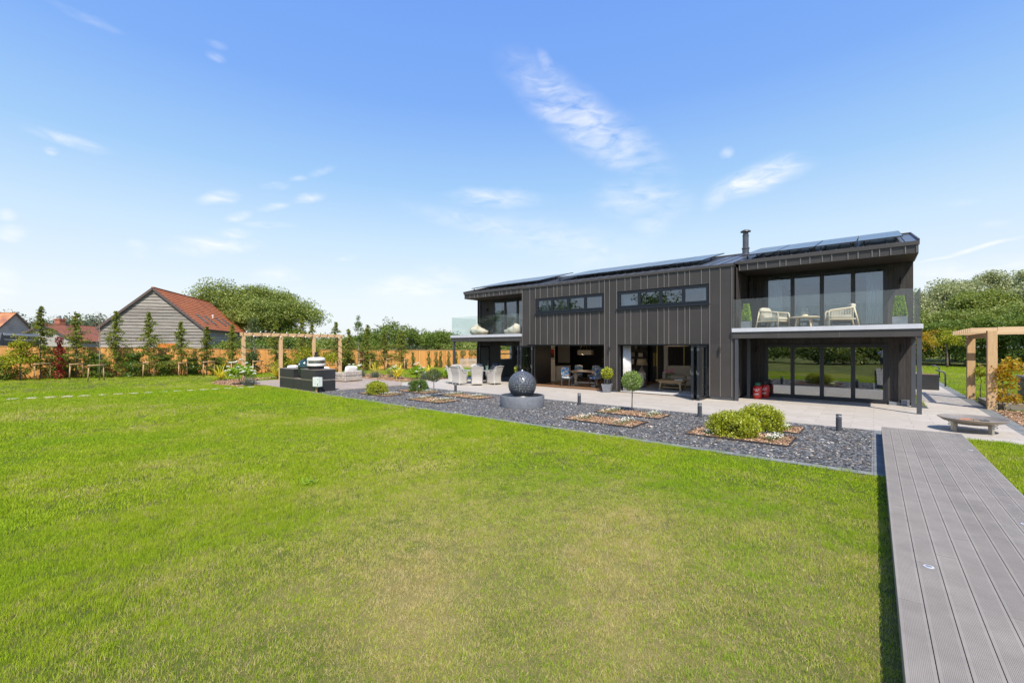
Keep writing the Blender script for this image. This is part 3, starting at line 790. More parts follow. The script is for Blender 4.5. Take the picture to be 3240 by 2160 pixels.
# balconies: slab, pale edge, zinc beam, posts, glass
def balcony(x0, x1, seams_g, posts, yb, side_x):
    zb = MB(); zb.box(x0, 17.42, 2.31, x1, 17.52, 2.535)
    zb.box(x0 + .02, 17.53, 2.33, x1 - .02, yb - .01, 2.64)
    sx = side_x; zb.box(sx - .05, 17.53, 2.31, sx + .05, yb, 2.535)
    b = hp(zb, 'balcony', M['zinc_edge'])
    t_ = MB(); t_.box(x0 - .01, 17.38, 2.54, x1 + .01, 17.50, 2.68); t_.box(sx - .07, 17.505, 2.54, sx + .07, yb, 2.68); hp(t_, 'edge_trim', M['fascia_white'], b)
    for xs in (x0 + (x1 - x0) * .29, x0 + (x1 - x0) * .62): each('joint_cover', M['zinc_seam'], [(xs - .004, 17.414, 2.315, xs + .004, 17.421, 2.53)], b)
    f_ = MB(); f_.box(x0 + .12, 17.52, 2.645, x1 - .12, yb - .01, 2.665); hp(f_, 'balcony_floor', M['deckboard'], b)
    for a_, c_ in zip(seams_g[:-1], seams_g[1:]):
        g_ = MB(); g_.box(a_ + .004, 17.43, 2.685, c_ - .004, 17.447, 3.74); hp(g_, 'glass_panel', M['glass_bal'], b)
    g_ = MB(); g_.box(sx - .009, 17.46, 2.685, sx + .009, 18.6, 3.74); hp(g_, 'glass_panel', M['glass_bal'], b)
    g_ = MB(); g_.box(sx - .009, 18.61, 2.685, sx + .009, yb - .05, 3.74); hp(g_, 'glass_panel', M['glass_bal'], b)
    for (px, py) in posts:
        p_ = MB(); p_.box(px - .055, py - .055, 0.012, px + .055, py + .055, 2.309); hp(p_, 'post', M['post'], b)
    return b
balcony(-4.0, 1.09, [-3.98, -3.0, -1.98, -.97, .04, 1.05], [(-3.87, 17.5), (1.03, 17.5), (-3.72, 18.75), (1.0, 19.36)], RW_Y, 1.05)
balcony(-19.38, -13.99, [-19.33, -18.24, -17.2, -16.12, -15.05, -14.02], [(-19.19, 17.5), (-14.06, 17.5)], LW_Y, -19.33)

# windows and doors
def glazed(name, x0, x1, y, z0, z1, n, glassm, fr=.06, mull=.05, depth=.09, framem=None, handles=False, xs=None):
    framem = framem or M['frame']
    f_ = MB(); ya, yb_ = y, y + depth
    f_.box(x0, ya, z0, x0 + fr, yb_, z1); f_.box(x1 - fr, ya, z0, x1, yb_, z1)
    f_.box(x0 + fr, ya, z1 - fr, x1 - fr, yb_, z1); f_.box(x0 + fr, ya, z0, x1 - fr, yb_, z0 + fr)
    o = hp(f_, name, framem)
    ed = xs or [x0 + fr + (x1 - x0 - 2 * fr) * i / n for i in range(n + 1)]
    for i in range(n):
        a_, b_ = ed[i] + .004, ed[i + 1] - .004
        s_ = MB(); m_ = mull; zz0, zz1 = z0 + fr + .003, z1 - fr - .003; yy = y - .012
        s_.box(a_, yy, zz0, a_ + m_, yb_ - .02, zz1); s_.box(b_ - m_, yy, zz0, b_, yb_ - .02, zz1)
        s_.box(a_ + m_, yy, zz1 - m_, b_ - m_, yb_ - .02, zz1); s_.box(a_ + m_, yy, zz0, b_ - m_, yb_ - .02, zz0 + m_ * 1.15)
        if handles and i % 2 == 0: s_.box(b_ - m_ * .7, yy - .03, z0 + .95, b_ - m_ * .3, yy - .001, z0 + 1.1)
        hp(s_, 'sash', framem, o)
        p_ = MB(); p_.box(a_ + m_, y + .03, zz0 + m_ * 1.15, b_ - m_, y + .045, zz1 - m_); hp(p_, 'pane', glassm, o)
    return o
def sill(parent, x0, x1, z): s_ = MB(); s_.box(x0 - .02, FY - .07, z - .055, x1 + .02, FY + .1, z); hp(s_, 'sill', M['frame_blue'], parent)
o = glazed('window', -13.10, -9.29, FY + .02, 3.665, 4.405, 4, M['glass_up'], .055, .055, framem=M['frame_blue']); sill(o, -13.13, -9.28, 3.66)
o = glazed('window', -8.62, -4.83, FY + .02, 3.665, 4.405, 4, M['glass_up'], .055, .055, framem=M['frame_blue']); sill(o, -8.66, -4.82, 3.66)
UX = [-3.30, -2.41, -1.485, -.57, .31]
o = glazed('balcony_door', -3.36, .37, RW_Y - .03, 2.67, 4.86, 4, M['glass_up'], .06, .06, handles=True, xs=UX)
o = glazed('folding_door', -3.36, .37, RW_Y - .03, .03, 2.105, 4, M['glass_win'], .06, .06, handles=True, xs=UX)
o = glazed('balcony_door', -17.95, -14.0, LW_Y - .02, 2.68, 4.86, 4, M['glass_up'], .06, .06)
# dark frame heads and jambs of the three open folding doors
for (a_, b_, y_, zt) in ((-13.67, -9.26, FY + .06, 2.11), (-8.62, -4.82, FY + .06, 2.11), (-18.55, -14.6, LW_Y, 2.13)):
    f_ = MB(); f_.box(a_, y_, .012, a_ + .06, y_ + .1, zt); f_.box(b_ - .06, y_, .012, b_, y_ + .1, zt); f_.box(a_ + .06, y_, zt - .055, b_ - .06, y_ + .1, zt); f_.box(a_ + .06, y_, .004, b_ - .06, y_ + .1, .034)
    hp(f_, 'door_frame', M['frame'])
# folded door leaves
def leaf(hx, hy, ang, wd=.93, z0=.04, z1=2.05, par=None):
    """door leaf hinged at (hx,hy), opened at angle (deg) from +X"""
    a_ = R(ang); Mx = Matrix.Translation((hx, hy, 0)) @ Matrix.Rotation(a_, 4, 'Z')
    f_ = MB(); m_ = .065
    f_.box(0, -.03, z0, m_, .03, z1, 0, Mx); f_.box(wd - m_, -.03, z0, wd, .03, z1, 0, Mx); f_.box(m_, -.03, z1 - m_, wd - m_, .03, z1, 0, Mx); f_.box(m_, -.03, z0, wd - m_, .03, z0 + m_ * 1.2, 0, Mx)
    o = hp(f_, 'folded_door_leaf', M['frame'])
    p_ = MB(); p_.box(m_, -.008, z0 + m_ * 1.2, wd - m_, .008, z1 - m_, 0, Mx); hp(p_, 'pane', M['glass_win'], o)
    for zz in (.18, 1.0, 1.9): h_ = MB(); h_.box(wd, -.03, zz - .05, wd + .008, .03, zz + .05, 0, Mx); hp(h_, 'hinge', M['post'], o)
    h_ = MB(); h_.box(wd - .03, -.05, 1.0, wd - .01, -.031, 1.12, 0, Mx); hp(h_, 'handle', M['steel'], o)
for i in range(4): leaf(-4.93 - i * .105, FY + .06, -90 + (3 if i % 2 else -2))
for i in range(3): leaf(-13.56 + i * .10, FY + .06, -90 + (3 if i % 2 else -2))
leaf(-13.22, FY + .05, -62)
for i in range(3): leaf(-18.46 + i * .10, LW_Y + .04, -90 + (2 if i % 2 else -2), .86)

# wall lamps (up and down lights) on the cladding
for (lx, ly, lz) in ((-9.02, FY - .001, 1.9), (-4.45, FY - .001, 1.88), (-3.62, RW_Y - .001, 1.9), (.72, RW_Y - .001, 1.95), (-3.62, RW_Y - .001, 4.3), (.72, RW_Y - .001, 4.25), (-18.4, LW_Y - .001, 4.3)):
    l_ = MB(); Ml = Matrix.Translation((lx, ly, lz))
    l_.box(-.025, -.03, -.03, .025, 0, .03, 0, Ml); l_.lathe([(.034, -.11), (.034, .11)], 14, 0, Matrix.Translation((lx, ly - .065, lz)))
    hp(l_, 'wall_lamp', M['black'])
for (sx_, sy_, sz_) in ((-3.02 - .4, RW_Y - .001, 3.0), (-18.45, LW_Y - .001, 2.98)):
    s_ = MB(); s_.box(sx_ - .09, sy_ - .05, sz_ - .05, sx_ + .09, sy_, sz_ + .06); s_.lathe([(.03, 0), (.03, .04)], 10, 1, Matrix.Translation((sx_ - .04, sy_ - .02, sz_ - .1))); s_.lathe([(.03, 0), (.03, .04)], 10, 1, Matrix.Translation((sx_ + .04, sy_ - .02, sz_ - .1)))
    hp(s_, 'outdoor_socket', [M['post'], M['white_paint']])
# downpipe at left wing
dp = MB(); dp.tube([(-18.98, LW_Y - .06, .02), (-18.98, LW_Y - .06, 2.3)], .035, 10); dp.tube([(-18.98, LW_Y - .06, 2.7), (-18.98, LW_Y - .06, 4.86)], .035, 10)
hp(dp, 'downpipe', M['post'])
# slate capped step blocks at the foot of the right wall
sb = MB(); sb.box(.40, RW_Y - .16, .012, .70, RW_Y - .001, .12); sb.box(.71, RW_Y - .2, .012, .92, RW_Y - .001, .2)
hp(sb, 'wall_plinth_block', M['lead_pot'])

# ------------------------------------------------------------------ foliage builders
def rand_unit(rng, n):
    v = rng.normal(size=(n, 3)); v /= np.linalg.norm(v, axis=1)[:, None] + 1e-9; return v
def leaf_geo(rng, P, size, aspect=.5, up=0.0, outward=None, ow=0.0, var=.35):
    """one small folded leaf (two triangles as a quad) at each point"""
    n = len(P)
    d = rand_unit(rng, n)                       # leaf direction
    nn = rand_unit(rng, n); nn[:, 2] += up
    if outward is not None: nn += outward * ow
    nn /= np.linalg.norm(nn, axis=1)[:, None] + 1e-9
    s = np.cross(d, nn); s /= np.linalg.norm(s, axis=1)[:, None] + 1e-9
    d = np.cross(nn, s)
    L = (size * (1 + rng.uniform(-var, var, n)))[:, None]
    Wd = L * aspect
    V = np.empty((n, 4, 3), np.float32)
    V[:, 0] = P - d * L * .5; V[:, 1] = P + s * Wd * .5 + nn * L * .06; V[:, 2] = P + d * L * .5; V[:, 3] = P - s * Wd * .5 + nn * L * .06
    F = np.arange(n * 4, dtype=np.int32).reshape(n, 4)
    return V.reshape(-1, 3), F
def crown_pts(rng, lobes, nclump, per, cr, shell=.55, flat=.75):
    """leaf positions: clumps spread through ellipsoid lobes, denser to the outside"""
    wts = np.array([l[3] * l[4] * l[5] for l in lobes]) ** .8; wts /= wts.sum()
    out = []; dirs = []
    idx = rng.choice(len(lobes), nclump, p=wts)
    for i in idx:
        cx, cy, cz, rx, ry, rz = lobes[i]
        u = rand_unit(rng, 1)[0]
        if u[2] < -.3: u[2] *= -.6
        r = shell + (1 - shell) * rng.random() ** .7
        c = np.array([cx, cy, cz]) + u * np.array([rx, ry, rz]) * r
        s = cr * rng.uniform(.6, 1.35)
        k = int(per * (s / cr) ** 1.5 * rng.uniform(.7, 1.2)) + 1
        q = rng.normal(size=(k, 3)); q *= np.minimum(1, 1.7 / (np.linalg.norm(q, axis=1)[:, None] + 1e-6)); q *= s * .5; q[:, 2] *= flat
        out.append(c + q); dirs.append(np.repeat(u[None], k, 0))
    return np.concatenate(out), np.concatenate(dirs)
def trunk_mb(h, r, rng, limbs=5, spread=1.2, lean=0, base=(0, 0, 0)):
    mb = MB(); b = Vector(base)
    pts = [b + Vector((lean * t * h + rng.normal() * .02 * h * t, rng.normal() * .02 * h * t, t * h)) for t in (0, .25, .5, .75, 1)]
    mb.tube(pts, [r * 1.25, r, r * .8, r * .6, r * .3], 8)
    for k in range(limbs):
        t = rng.uniform(.35, .95); p = b + Vector((lean * t * h, 0, t * h)); a = rng.uniform(0, 2 * PI)
        e = p + Vector((math.cos(a) * spread, math.sin(a) * spread, rng.uniform(.3, .9) * spread))
        m_ = (p + e) / 2 + Vector((0, 0, -.08 * spread))
        mb.tube([p, m_, e], [r * .45, r * .3, r * .1], 6)
    return mb
def tree(name, loc, lobes, nclump, per, cr, lsize, mat, tr=None, label=None, cat='tree', group=None, seed=0, aspect=.55, shell=.5, tmat=None):
    rng = np.random.default_rng(seed)
    t = empty(name, loc, 0, label, cat, group)
    P, Dn = crown_pts(rng, lobes, nclump, per, cr, shell)
    P[:, 2] = np.maximum(P[:, 2], .05)
    V, F = leaf_geo(rng, P, lsize, aspect, .35, Dn, .55)
    mesh_np('crown', V, F, mat, t)
    if tr:
        h, r, limbs, sp = tr
        trunk_mb(h, r, rng, limbs, sp).build('trunk', tmat or M['trunk'], t, smooth=True)
    return t

def conifer(loc, h, r, seed, label, mat, leaf=.075, dens=1.0, group='young conifers planted along the fence', low=.12, droop=.25):
    """young feathery tree: trunk with tiers of sprays"""
    rng = np.random.default_rng(seed)
    t = empty('young_tree', loc, 0, label, 'tree', group)
    mb = MB(); lean = rng.normal() * .015
    mb.tube([(lean * h * k, 0, h * k) for k in (0, .3, .6, .85, 1)], [.035, .03, .022, .012, .004], 7)
    P = []; nb = int(100 * h / 4 * dens)
    for i in range(nb):
        z = low + (1 - low) * (i / nb) ** .85
        rad = r * 1.25 * (1.0 - z) ** .85 * rng.uniform(.35, 1.25) * (1 + .25 * math.sin(z * 23 + seed)) + .05
        a = rng.uniform(0, 2 * PI); rise = rng.uniform(-.1, .45) * rad
        base = np.array([lean * z * h, 0, z * h]); tip = base + np.array([math.cos(a) * rad, math.sin(a) * rad, rise])
        k = int(34 * dens * (rad / r + .25))
        tt = rng.random(k) ** .75
        pts = base + (tip - base) * tt[:, None]
        pts[:, 2] -= droop * rad * tt ** 2
        pts += rng.normal(size=(k, 3)) * np.array([.05, .05, .03]) * (.6 + rad)
        P.append(pts)
        if rad > .25: mb.tube([base, tuple(base + (tip - base) * .6)], [.009, .003], 4)
    P = np.concatenate(P)
    V, F = leaf_geo(rng, P, leaf, .42, .5)
    mesh_np('crown', V, F, mat, t); mb.build('trunk', M['trunk'], t, smooth=True)
    return t

def shrub_column(name, loc, h, r, seed, mat, label, group, n=900, leaf=.06, cat='shrub'):
    rng = np.random.default_rng(seed); t = empty(name, loc, 0, label, cat, group)
    z = rng.random(n) ** .9 * h; a = rng.uniform(0, 2 * PI, n); rr = r * np.sqrt(rng.random(n)) * (1 - .45 * (z / h) ** 2) * (.75 + .35 * np.sin(z * 9 + seed))
    P = np.stack([np.cos(a) * rr + .06 * np.sin(z * 3 + seed), np.sin(a) * rr, z + .04], 1)
    V, F = leaf_geo(rng, P, leaf, .55, .3); mesh_np('foliage', V, F, mat, t)
    MB().tube([(0, 0, 0), (0, 0, h * .85)], [.018, .006], 6).build('stem', M['trunk'], t)
    return t

def dome_bush(loc, rx, ry, rz, seed, mat, label, n=6000, leaf=.045, group=None, name='shrub', cz=.42):
    rng = np.random.default_rng(seed); t = empty(name, loc, 0, label, 'shrub', group)
    nc = int(n / 26); uc = rand_unit(rng, nc); uc[:, 2] = np.where(uc[:, 2] < -.5, -uc[:, 2], uc[:, 2])
    rc_ = .62 + .48 * rng.random(nc)
    k = rng.integers(0, nc, n); q = rng.normal(size=(n, 3)); q *= np.minimum(1, 1.6 / np.linalg.norm(q, axis=1)[:, None])
    cs = (.05 + .05 * rng.random(nc))[k][:, None]
    P = uc[k] * rc_[k][:, None] * np.array([rx, ry, rz * 1.05]) + q * cs * .62; P[:, 2] += rz * cz * 1.6
    ok = P[:, 2] > .01; P = P[ok]; u = uc[k][ok]
    V, F = leaf_geo(rng, P, leaf, .5, .3, u[:len(P)], .3)
    mesh_np('foliage', V, F, mat, t)
    st = MB()
    for k in range(6):
        a = k * 1.05 + seed; st.tube([(0, 0, 0), (math.cos(a) * rx * .35, math.sin(a) * ry * .35, rz * .6)], [.02, .008], 5)
    st.build('stem', M['trunk'], t)
    return t

def blades(rng, n, L, w, spread, curve, segs=4, base_r=.05):
    """long arching strap leaves"""
    V = []; F = []
    for i in range(n):
        a = rng.uniform(0, 2 * PI); tilt = rng.uniform(.08, spread); l = L * rng.uniform(.6, 1.1); c = curve * rng.uniform(.5, 1.4)
        bx, by = rng.normal(size=2) * base_r; b0 = len(V)
        for k in range(segs + 1):
            t = k / segs; ang = tilt + c * t * t
            x = l * t * math.sin(ang); z = l * t * math.cos(ang) + .02
            ww = w * (1 - t ** 1.6) * .5 + .0008
            px, py = bx + math.cos(a) * x, by + math.sin(a) * x
            V.append((px - math.sin(a) * ww, py + math.cos(a) * ww, z)); V.append((px + math.sin(a) * ww, py - math.cos(a) * ww, z))
        for k in range(segs): F.append((b0 + 2 * k, b0 + 2 * k + 1, b0 + 2 * k + 3, b0 + 2 * k + 2))
    return np.array(V), np.array(F)
def cordyline(loc, L, seed, label, n=70, group='spiky yellow cordylines in the beds'):
    rng = np.random.default_rng(seed); t = empty('cordyline', loc, 0, label, 'plant', group)
    V, F = blades(rng, n, L, .058, 1.3, .45); V[:, 2] += .12
    mesh_np('leaves', V, F, M['blade_yucca'], t)
    MB().tube([(0, 0, 0), (0, 0, .2)], [.05, .035], 8).build('stem', M['trunk'], t)
    return t
def lavender(loc, seed, label, r=.3, h=.35, group='lavender clumps in the beds', mat=None):
    rng = np.random.default_rng(seed); t = empty('lavender', loc, 0, label, 'plant', group)
    V, F = blades(rng, 260, h * 1.5, .012, .85, .2, 2, r * .35); mesh_np('leaves', V, F, mat or M['leaf_lavender'], t)
    return t
def hydrangea(loc, r, h, heads, seed, label, group='white hydrangeas in the beds'):
    rng = np.random.default_rng(seed); t = empty('hydrangea', loc, 0, label, 'shrub', group)
    P, Dn = crown_pts(rng, [(0, 0, h * .42, r, r, h * .42)], int(150 * r / .6), 18, .16, .3)
    P = P[P[:, 2] > .03]
    V, F = leaf_geo(rng, P, .095, .65, .5); mesh_np('foliage', V, F, M['leaf_lime'], t)
    PV = []
    for k in range(heads):
        a = rng.uniform(0, 2 * PI); q = r * math.sqrt(rng.random()) * 1.05; z = h * rng.uniform(.35, 1.05) * (1.1 - .3 * (q / r))
        c = np.array([math.cos(a) * q, math.sin(a) * q, z]); m = 60
        u = rand_unit(rng, m); u[:, 2] = np.abs(u[:, 2]); PV.append(c + u * np.array([.085, .085, .06]))
    V, F = leaf_geo(rng, np.concatenate(PV), .045, .9, .8); mesh_np('flower_heads', V, F, M['petal'], t)
    st = MB()
    for k in range(7):
        a = k * .9; st.tube([(0, 0, 0), (math.cos(a) * r * .5, math.sin(a) * r * .5, h * .6)], [.012, .006], 5)
    st.build('stem', M['trunk'], t)
    return t
def topiary_ball(P0, hs, rb, seed, mat, n=2600, leaf=.04, parent=None, base=0, tmat=None, flat=1.0):
    rng = np.random.default_rng(seed)
    u = rand_unit(rng, n); rr = rb * (.55 + .55 * rng.random(n) ** .6)
    P = u * rr[:, None]; P[:, 2] *= flat; P[:, 2] += base + hs
    V, F = leaf_geo(rng, P, leaf, .42, .2, u, .2); c = mesh_np('crown', V, F, mat, parent)
    tb = MB(); tb.tube([(0, 0, base), (.012, 0, base + hs * .5), (0, .01, base + hs)], [.022, .018, .014], 8)
    for k in range(5):
        a = k * 1.3; tb.tube([(0, 0, base + hs - rb * .7), (math.cos(a) * rb * .6, math.sin(a) * rb * .6, base + hs + rb * .2)], [.009, .003], 5)
    tb.build('trunk', tmat or M['pale_trunk'], parent, smooth=True)

# ------------------------------------------------------------------ scattered small stuff (instanced)
def scatter(name, pts, scl, rot, variants, mat_kind='stuff', label=None, cat=None):
    me = bpy.data.meshes.new(name); n = len(pts)
    me.vertices.add(n); me.vertices.foreach_set('co', np.asarray(pts, np.float32).ravel())
    a = me.attributes.new('rot', 'FLOAT_VECTOR', 'POINT'); a.data.foreach_set('vector', np.asarray(rot, np.float32).ravel())
    a = me.attributes.new('scl', 'FLOAT_VECTOR', 'POINT'); a.data.foreach_set('vector', np.asarray(scl, np.float32).ravel())
    a = me.attributes.new('pick', 'INT', 'POINT'); a.data.foreach_set('value', np.random.default_rng(1).integers(0, len(variants), n).astype(np.int32))
    me.update()
    o = bpy.data.objects.new(name, me); C.objects.link(o)
    ng = bpy.data.node_groups.new(name + '_nodes', 'GeometryNodeTree')
    ng.interface.new_socket('Geometry', in_out='INPUT', socket_type='NodeSocketGeometry'); ng.interface.new_socket('Geometry', in_out='OUTPUT', socket_type='NodeSocketGeometry')
    N = ng.nodes.new; gi = N('NodeGroupInput'); go = N('NodeGroupOutput'); ip = N('GeometryNodeInstanceOnPoints')
    jn = N('GeometryNodeJoinGeometry')
    for v in variants:
        oi = N('GeometryNodeObjectInfo'); oi.inputs['Object'].default_value = v; oi.inputs['As Instance'].default_value = True
        ng.links.new(oi.outputs['Geometry'], jn.inputs[0])
    ng.links.new(gi.outputs[0], ip.inputs['Points']); ng.links.new(jn.outputs[0], ip.inputs['Instance']); ip.inputs['Pick Instance'].default_value = True
    def attr(nm, dt):
        x = N('GeometryNodeInputNamedAttribute'); x.data_type = dt; x.inputs['Name'].default_value = nm
        return [s for s in x.outputs if s.enabled and s.name == 'Attribute'][0]
    ng.links.new(attr('pick', 'INT'), ip.inputs['Instance Index']); ng.links.new(attr('rot', 'FLOAT_VECTOR'), ip.inputs['Rotation']); ng.links.new(attr('scl', 'FLOAT_VECTOR'), ip.inputs['Scale'])
    ng.links.new(ip.outputs[0], go.inputs[0])
    md = o.modifiers.new('scatter', 'NODES'); md.node_group = ng
    return tag(o, label, cat, None, mat_kind)
def variant(name, V, F, mat):
    me = bpy.data.meshes.new(name); me.from_pydata([tuple(map(float, p)) for p in V], [], [tuple(map(int, f)) for f in F]); me.materials.append(mat)
    return bpy.data.objects.new(name, me)          # not linked: only a source for the scatter

def inpoly(px, py, poly):
    ins = np.zeros(len(px), bool); n = len(poly); j = n - 1
    for i in range(n):
        xi, yi = poly[i]; xj, yj = poly[j]
        c = ((yi > py) != (yj > py)) & (px < (xj - xi) * (py - yi) / (yj - yi + 1e-12) + xi); ins ^= c; j = i
    return ins
FENCE = [(-42.5, -6.0), (-40.2, 1.0), (-39.0, 4.4), (-36.9, 9.4), (-35.1, 17.4), (-32.4, 25.7), (-31.1, 31.3), (-29.2, 39)]

# grass
def mat_grass():
    t = NT('grass_blades')
    r = t.n('ShaderNodeObjectInfo').outputs['Random']; ri = t.n('ShaderNodeNewGeometry').outputs['Random Per Island']
    big = t.noise(t.pos((.13, .13, .13)), 1, 4, .6); med = t.noise(t.pos(), .75, 5, .65)
    sepp = t.n('ShaderNodeSeparateXYZ'); t.l(t.n('ShaderNodeNewGeometry').outputs['Position'], sepp.inputs[0])
    # the dry, worn area of lawn near the boardwalk
    dx = t.math('MULTIPLY', t.math('ADD', sepp.outputs[0], 1.7), .30); dy = t.math('MULTIPLY', t.math('SUBTRACT', sepp.outputs[1], 3.2), .26)
    dist = t.math('SQRT', t.math('ADD', t.math('MULTIPLY', dx, dx), t.math('MULTIPLY', dy, dy)))
    dry = t.math('ADD', t.rng(dist, .05, 1.5, .55, -.10, True), t.rng(med, .32, .70, -.26, .34))
    dry = t.math('ADD', dry, t.rng(big, .38, .64, -.14, .26))
    fine = t.noise(t.pos(), 5.5, 3, .6)
    dry = t.math('ADD', dry, t.rng(fine, .3, .7, -.16, .16))
    c = t.mix(ri, (.11, .255, .004), (.40, .58, .030))
    c = t.mix(t.rng(med, .35, .7), c, t.mix(ri, (.20, .31, .005), (.54, .62, .03)))
    c = t.mix(t.rng(big, .4, .6, 0, .5), c, (.44, .49, .03))
    sel = t.math('SUBTRACT', dry, t.math('MULTIPLY', t.math('FRACT', t.math('MULTIPLY', ri, 7.7)), .9))
    c = t.mix(t.rng(sel, -.10, .12), c, t.mix(r, (.50, .40, .14), (.78, .64, .34)))
    p = t.n('ShaderNodeBsdfPrincipled'); t.l(c, p.inputs['Base Color']); p.inputs['Roughness'].default_value = .5; p.inputs['Specular IOR Level'].default_value = .16
    tr = t.n('ShaderNodeBsdfTranslucent'); t.l(c, tr.inputs[0])
    mx = t.n('ShaderNodeMixShader'); mx.inputs[0].default_value = .42; t.l(p.outputs[0], mx.inputs[1]); t.l(tr.outputs[0], mx.inputs[2]); t.l(mx.outputs[0], t.out.inputs[0])
    return t.m
M['grass'] = mat_grass()
def tuft(seed, n, L, w, rad, lean):
    rng = np.random.default_rng(seed); V = []; F = []
    for i in range(n):
        a = rng.uniform(0, 2 * PI); q = rad * math.sqrt(rng.random()); bx, by = math.cos(a) * q, math.sin(a) * q
        l = L * rng.uniform(.45, 1.15); d = rng.uniform(0, 2 * PI); ln = rng.uniform(.1, 1.0) * lean; f = rng.uniform(0, PI); b0 = len(V)
        for k, (t, wk) in enumerate(((0, 1), (.55, .8), (1, 0))):
            off = l * ln * t * t; x = bx + math.cos(d) * off; y = by + math.sin(d) * off; z = l * t * (1 - .25 * ln * t)
            if wk: V.append((x - math.cos(f) * w * wk / 2, y - math.sin(f) * w * wk / 2, z)); V.append((x + math.cos(f) * w * wk / 2, y + math.sin(f) * w * wk / 2, z))
            else: V.append((x, y, z))
        F.append((b0, b0 + 1, b0 + 3, b0 + 2)); F.append((b0 + 2, b0 + 3, b0 + 4))
    return V, F
tufts = [variant('grass_tuft', *tuft(i, 30, .046, .0023, .06, .60), M['grass']) for i in range(6)]
tufts_far = [variant('grass_tuft_wide', *tuft(20 + i, 26, .056, .0062, .14, .7), M['grass']) for i in range(4)]
def lawn_points(rng, rmin, rmax, dens, extra=None):
    n = int(dens * (rmax ** 2 - rmin ** 2) * R(112) / 2 )
    r = np.sqrt(rng.random(n) * (rmax ** 2 - rmin ** 2) + rmin ** 2); a = R(130) + (rng.random(n) - .5) * R(112)
    x, y = r * np.cos(a), r * np.sin(a)
    keep = np.ones(n, bool)
    for poly in (PATIO, DECK, BED_A, BED_B, BED_C, [(-18.75, 8.74), (.32, 8.74), (.32, 13.45), (-18.6, 13.45)], [(.12, -9), (1.41, -9), (1.41, 12.85), (.12, 12.85)],
                 [(2.55, 13.4), (2.9, 13.4), (2.9, 46), (2.55, 46)], [(-19.4, 17), (1.1, 17), (1.1, 27.2), (-19.4, 27.2)], [(-22.5, 8.8), (-18.6, 8.8), (-18.6, 10), (-22.5, 10)], [(2.9, 20), (4.2, 20), (4.2, 24.2), (2.9, 24.2)]):
        keep &= ~inpoly(x, y, poly)
    for i in range(NST):
        sy = .35 + i * .48; sx = -25.25 + 1.65 * math.sin(min(1, sy / 8.3) * PI / 2); keep &= (x - sx) ** 2 + (y - sy) ** 2 > .035
    keep &= inpoly(x, y, FENCE + [(10, 90), (40, 90), (40, -12), (-30, -12)])
    return x[keep], y[keep]
def grass_layer(name, rmin, rmax, dens, var, smin, smax, seed):
    rng = np.random.default_rng(seed); x, y = lawn_points(rng, rmin, rmax, dens); n = len(x)
    ln = .78 + .5 * (np.sin(x * .9 + 1.3 * np.sin(y * .7)) * np.cos(y * .8 + x * .3) * .5 + .5)
    dry = np.exp(-(((x + 1.7) * .30) ** 2 + ((y - 3.2) * .26) ** 2) * 1.4)
    s = rng.uniform(smin, smax, n) * ln * (1 - .42 * dry)
    rot = np.stack([rng.normal(size=n) * .10 + .10 * np.sin(x * 1.7 + y), rng.normal(size=n) * .10 + .10 * np.cos(y * 1.3 - x), rng.uniform(0, 2 * PI, n)], 1)
    wide = rng.uniform(smin, smax, n)
    return scatter(name, np.stack([x, y, np.full(n, -.003)], 1), np.stack([wide, wide, s], 1), rot, var, 'stuff', None, None)
tag(grass_layer('lawn_grass', 1.6, 7, 560, tufts, .8, 1.25, 1), 'fine green and straw coloured grass of the near lawn', 'grass')
tag(grass_layer('lawn_grass', 7, 14, 230, tufts_far, .75, 1.05, 2), 'green lawn grass stretching across the middle of the garden', 'grass')
tag(grass_layer('lawn_grass', 14, 28, 75, tufts_far, 1.0, 1.5, 3), 'short green lawn grass towards the terrace and stepping stones', 'grass')
tag(grass_layer('lawn_grass', 28, 62, 14, tufts_far, 1.3, 1.9, 4), 'distant lawn grass by the fence and behind the house', 'grass')

# slate and bark chips
def chip(seed, lx, ly, lz):
    rng = np.random.default_rng(seed); n = 6; a = np.sort(rng.uniform(0, 2 * PI, n)) ; a = np.linspace(0, 2 * PI, n, endpoint=False) + rng.uniform(-.3, .3, n)
    rr = rng.uniform(.7, 1.15, n); top = [(math.cos(t) * lx * q * .5, math.sin(t) * ly * q * .5, lz / 2) for t, q in zip(a, rr)]
    bot = [(x * 1.1, y * 1.1, -lz / 2) for x, y, z in top]
    V = bot + top; F = [tuple(range(n, 2 * n))] + [(i, (i + 1) % n, n + (i + 1) % n, n + i) for i in range(n)]
    return V, F
slates = [variant('slate_chip', *chip(i, .062, .038, .009), M['chip_slate']) for i in range(6)]
barks = [variant('bark_chip', *chip(30 + i, .055, .018, .008), M['chip_bark']) for i in range(5)]
def scatter_poly(name, poly, dens, var, z, seed, smin=.7, smax=1.3, tilt=.35, excl=(), label=None, cat=None):
    rng = np.random.default_rng(seed); p = np.array(poly); x0, y0 = p.min(0); x1, y1 = p.max(0); n = int(dens * (x1 - x0) * (y1 - y0))
    x = rng.uniform(x0, x1, n); y = rng.uniform(y0, y1, n); k = inpoly(x, y, poly)
    for e in excl: k &= ~inpoly(x, y, e)
    x, y = x[k], y[k]; n = len(x); s = rng.uniform(smin, smax, n)
    rot = np.stack([rng.normal(size=n) * tilt, rng.normal(size=n) * tilt, rng.uniform(0, 2 * PI, n)], 1)
    return scatter(name, np.stack([x, y, z + rng.uniform(0, .012, n)], 1), np.stack([s, s, s], 1), rot, var, 'stuff', label, cat)
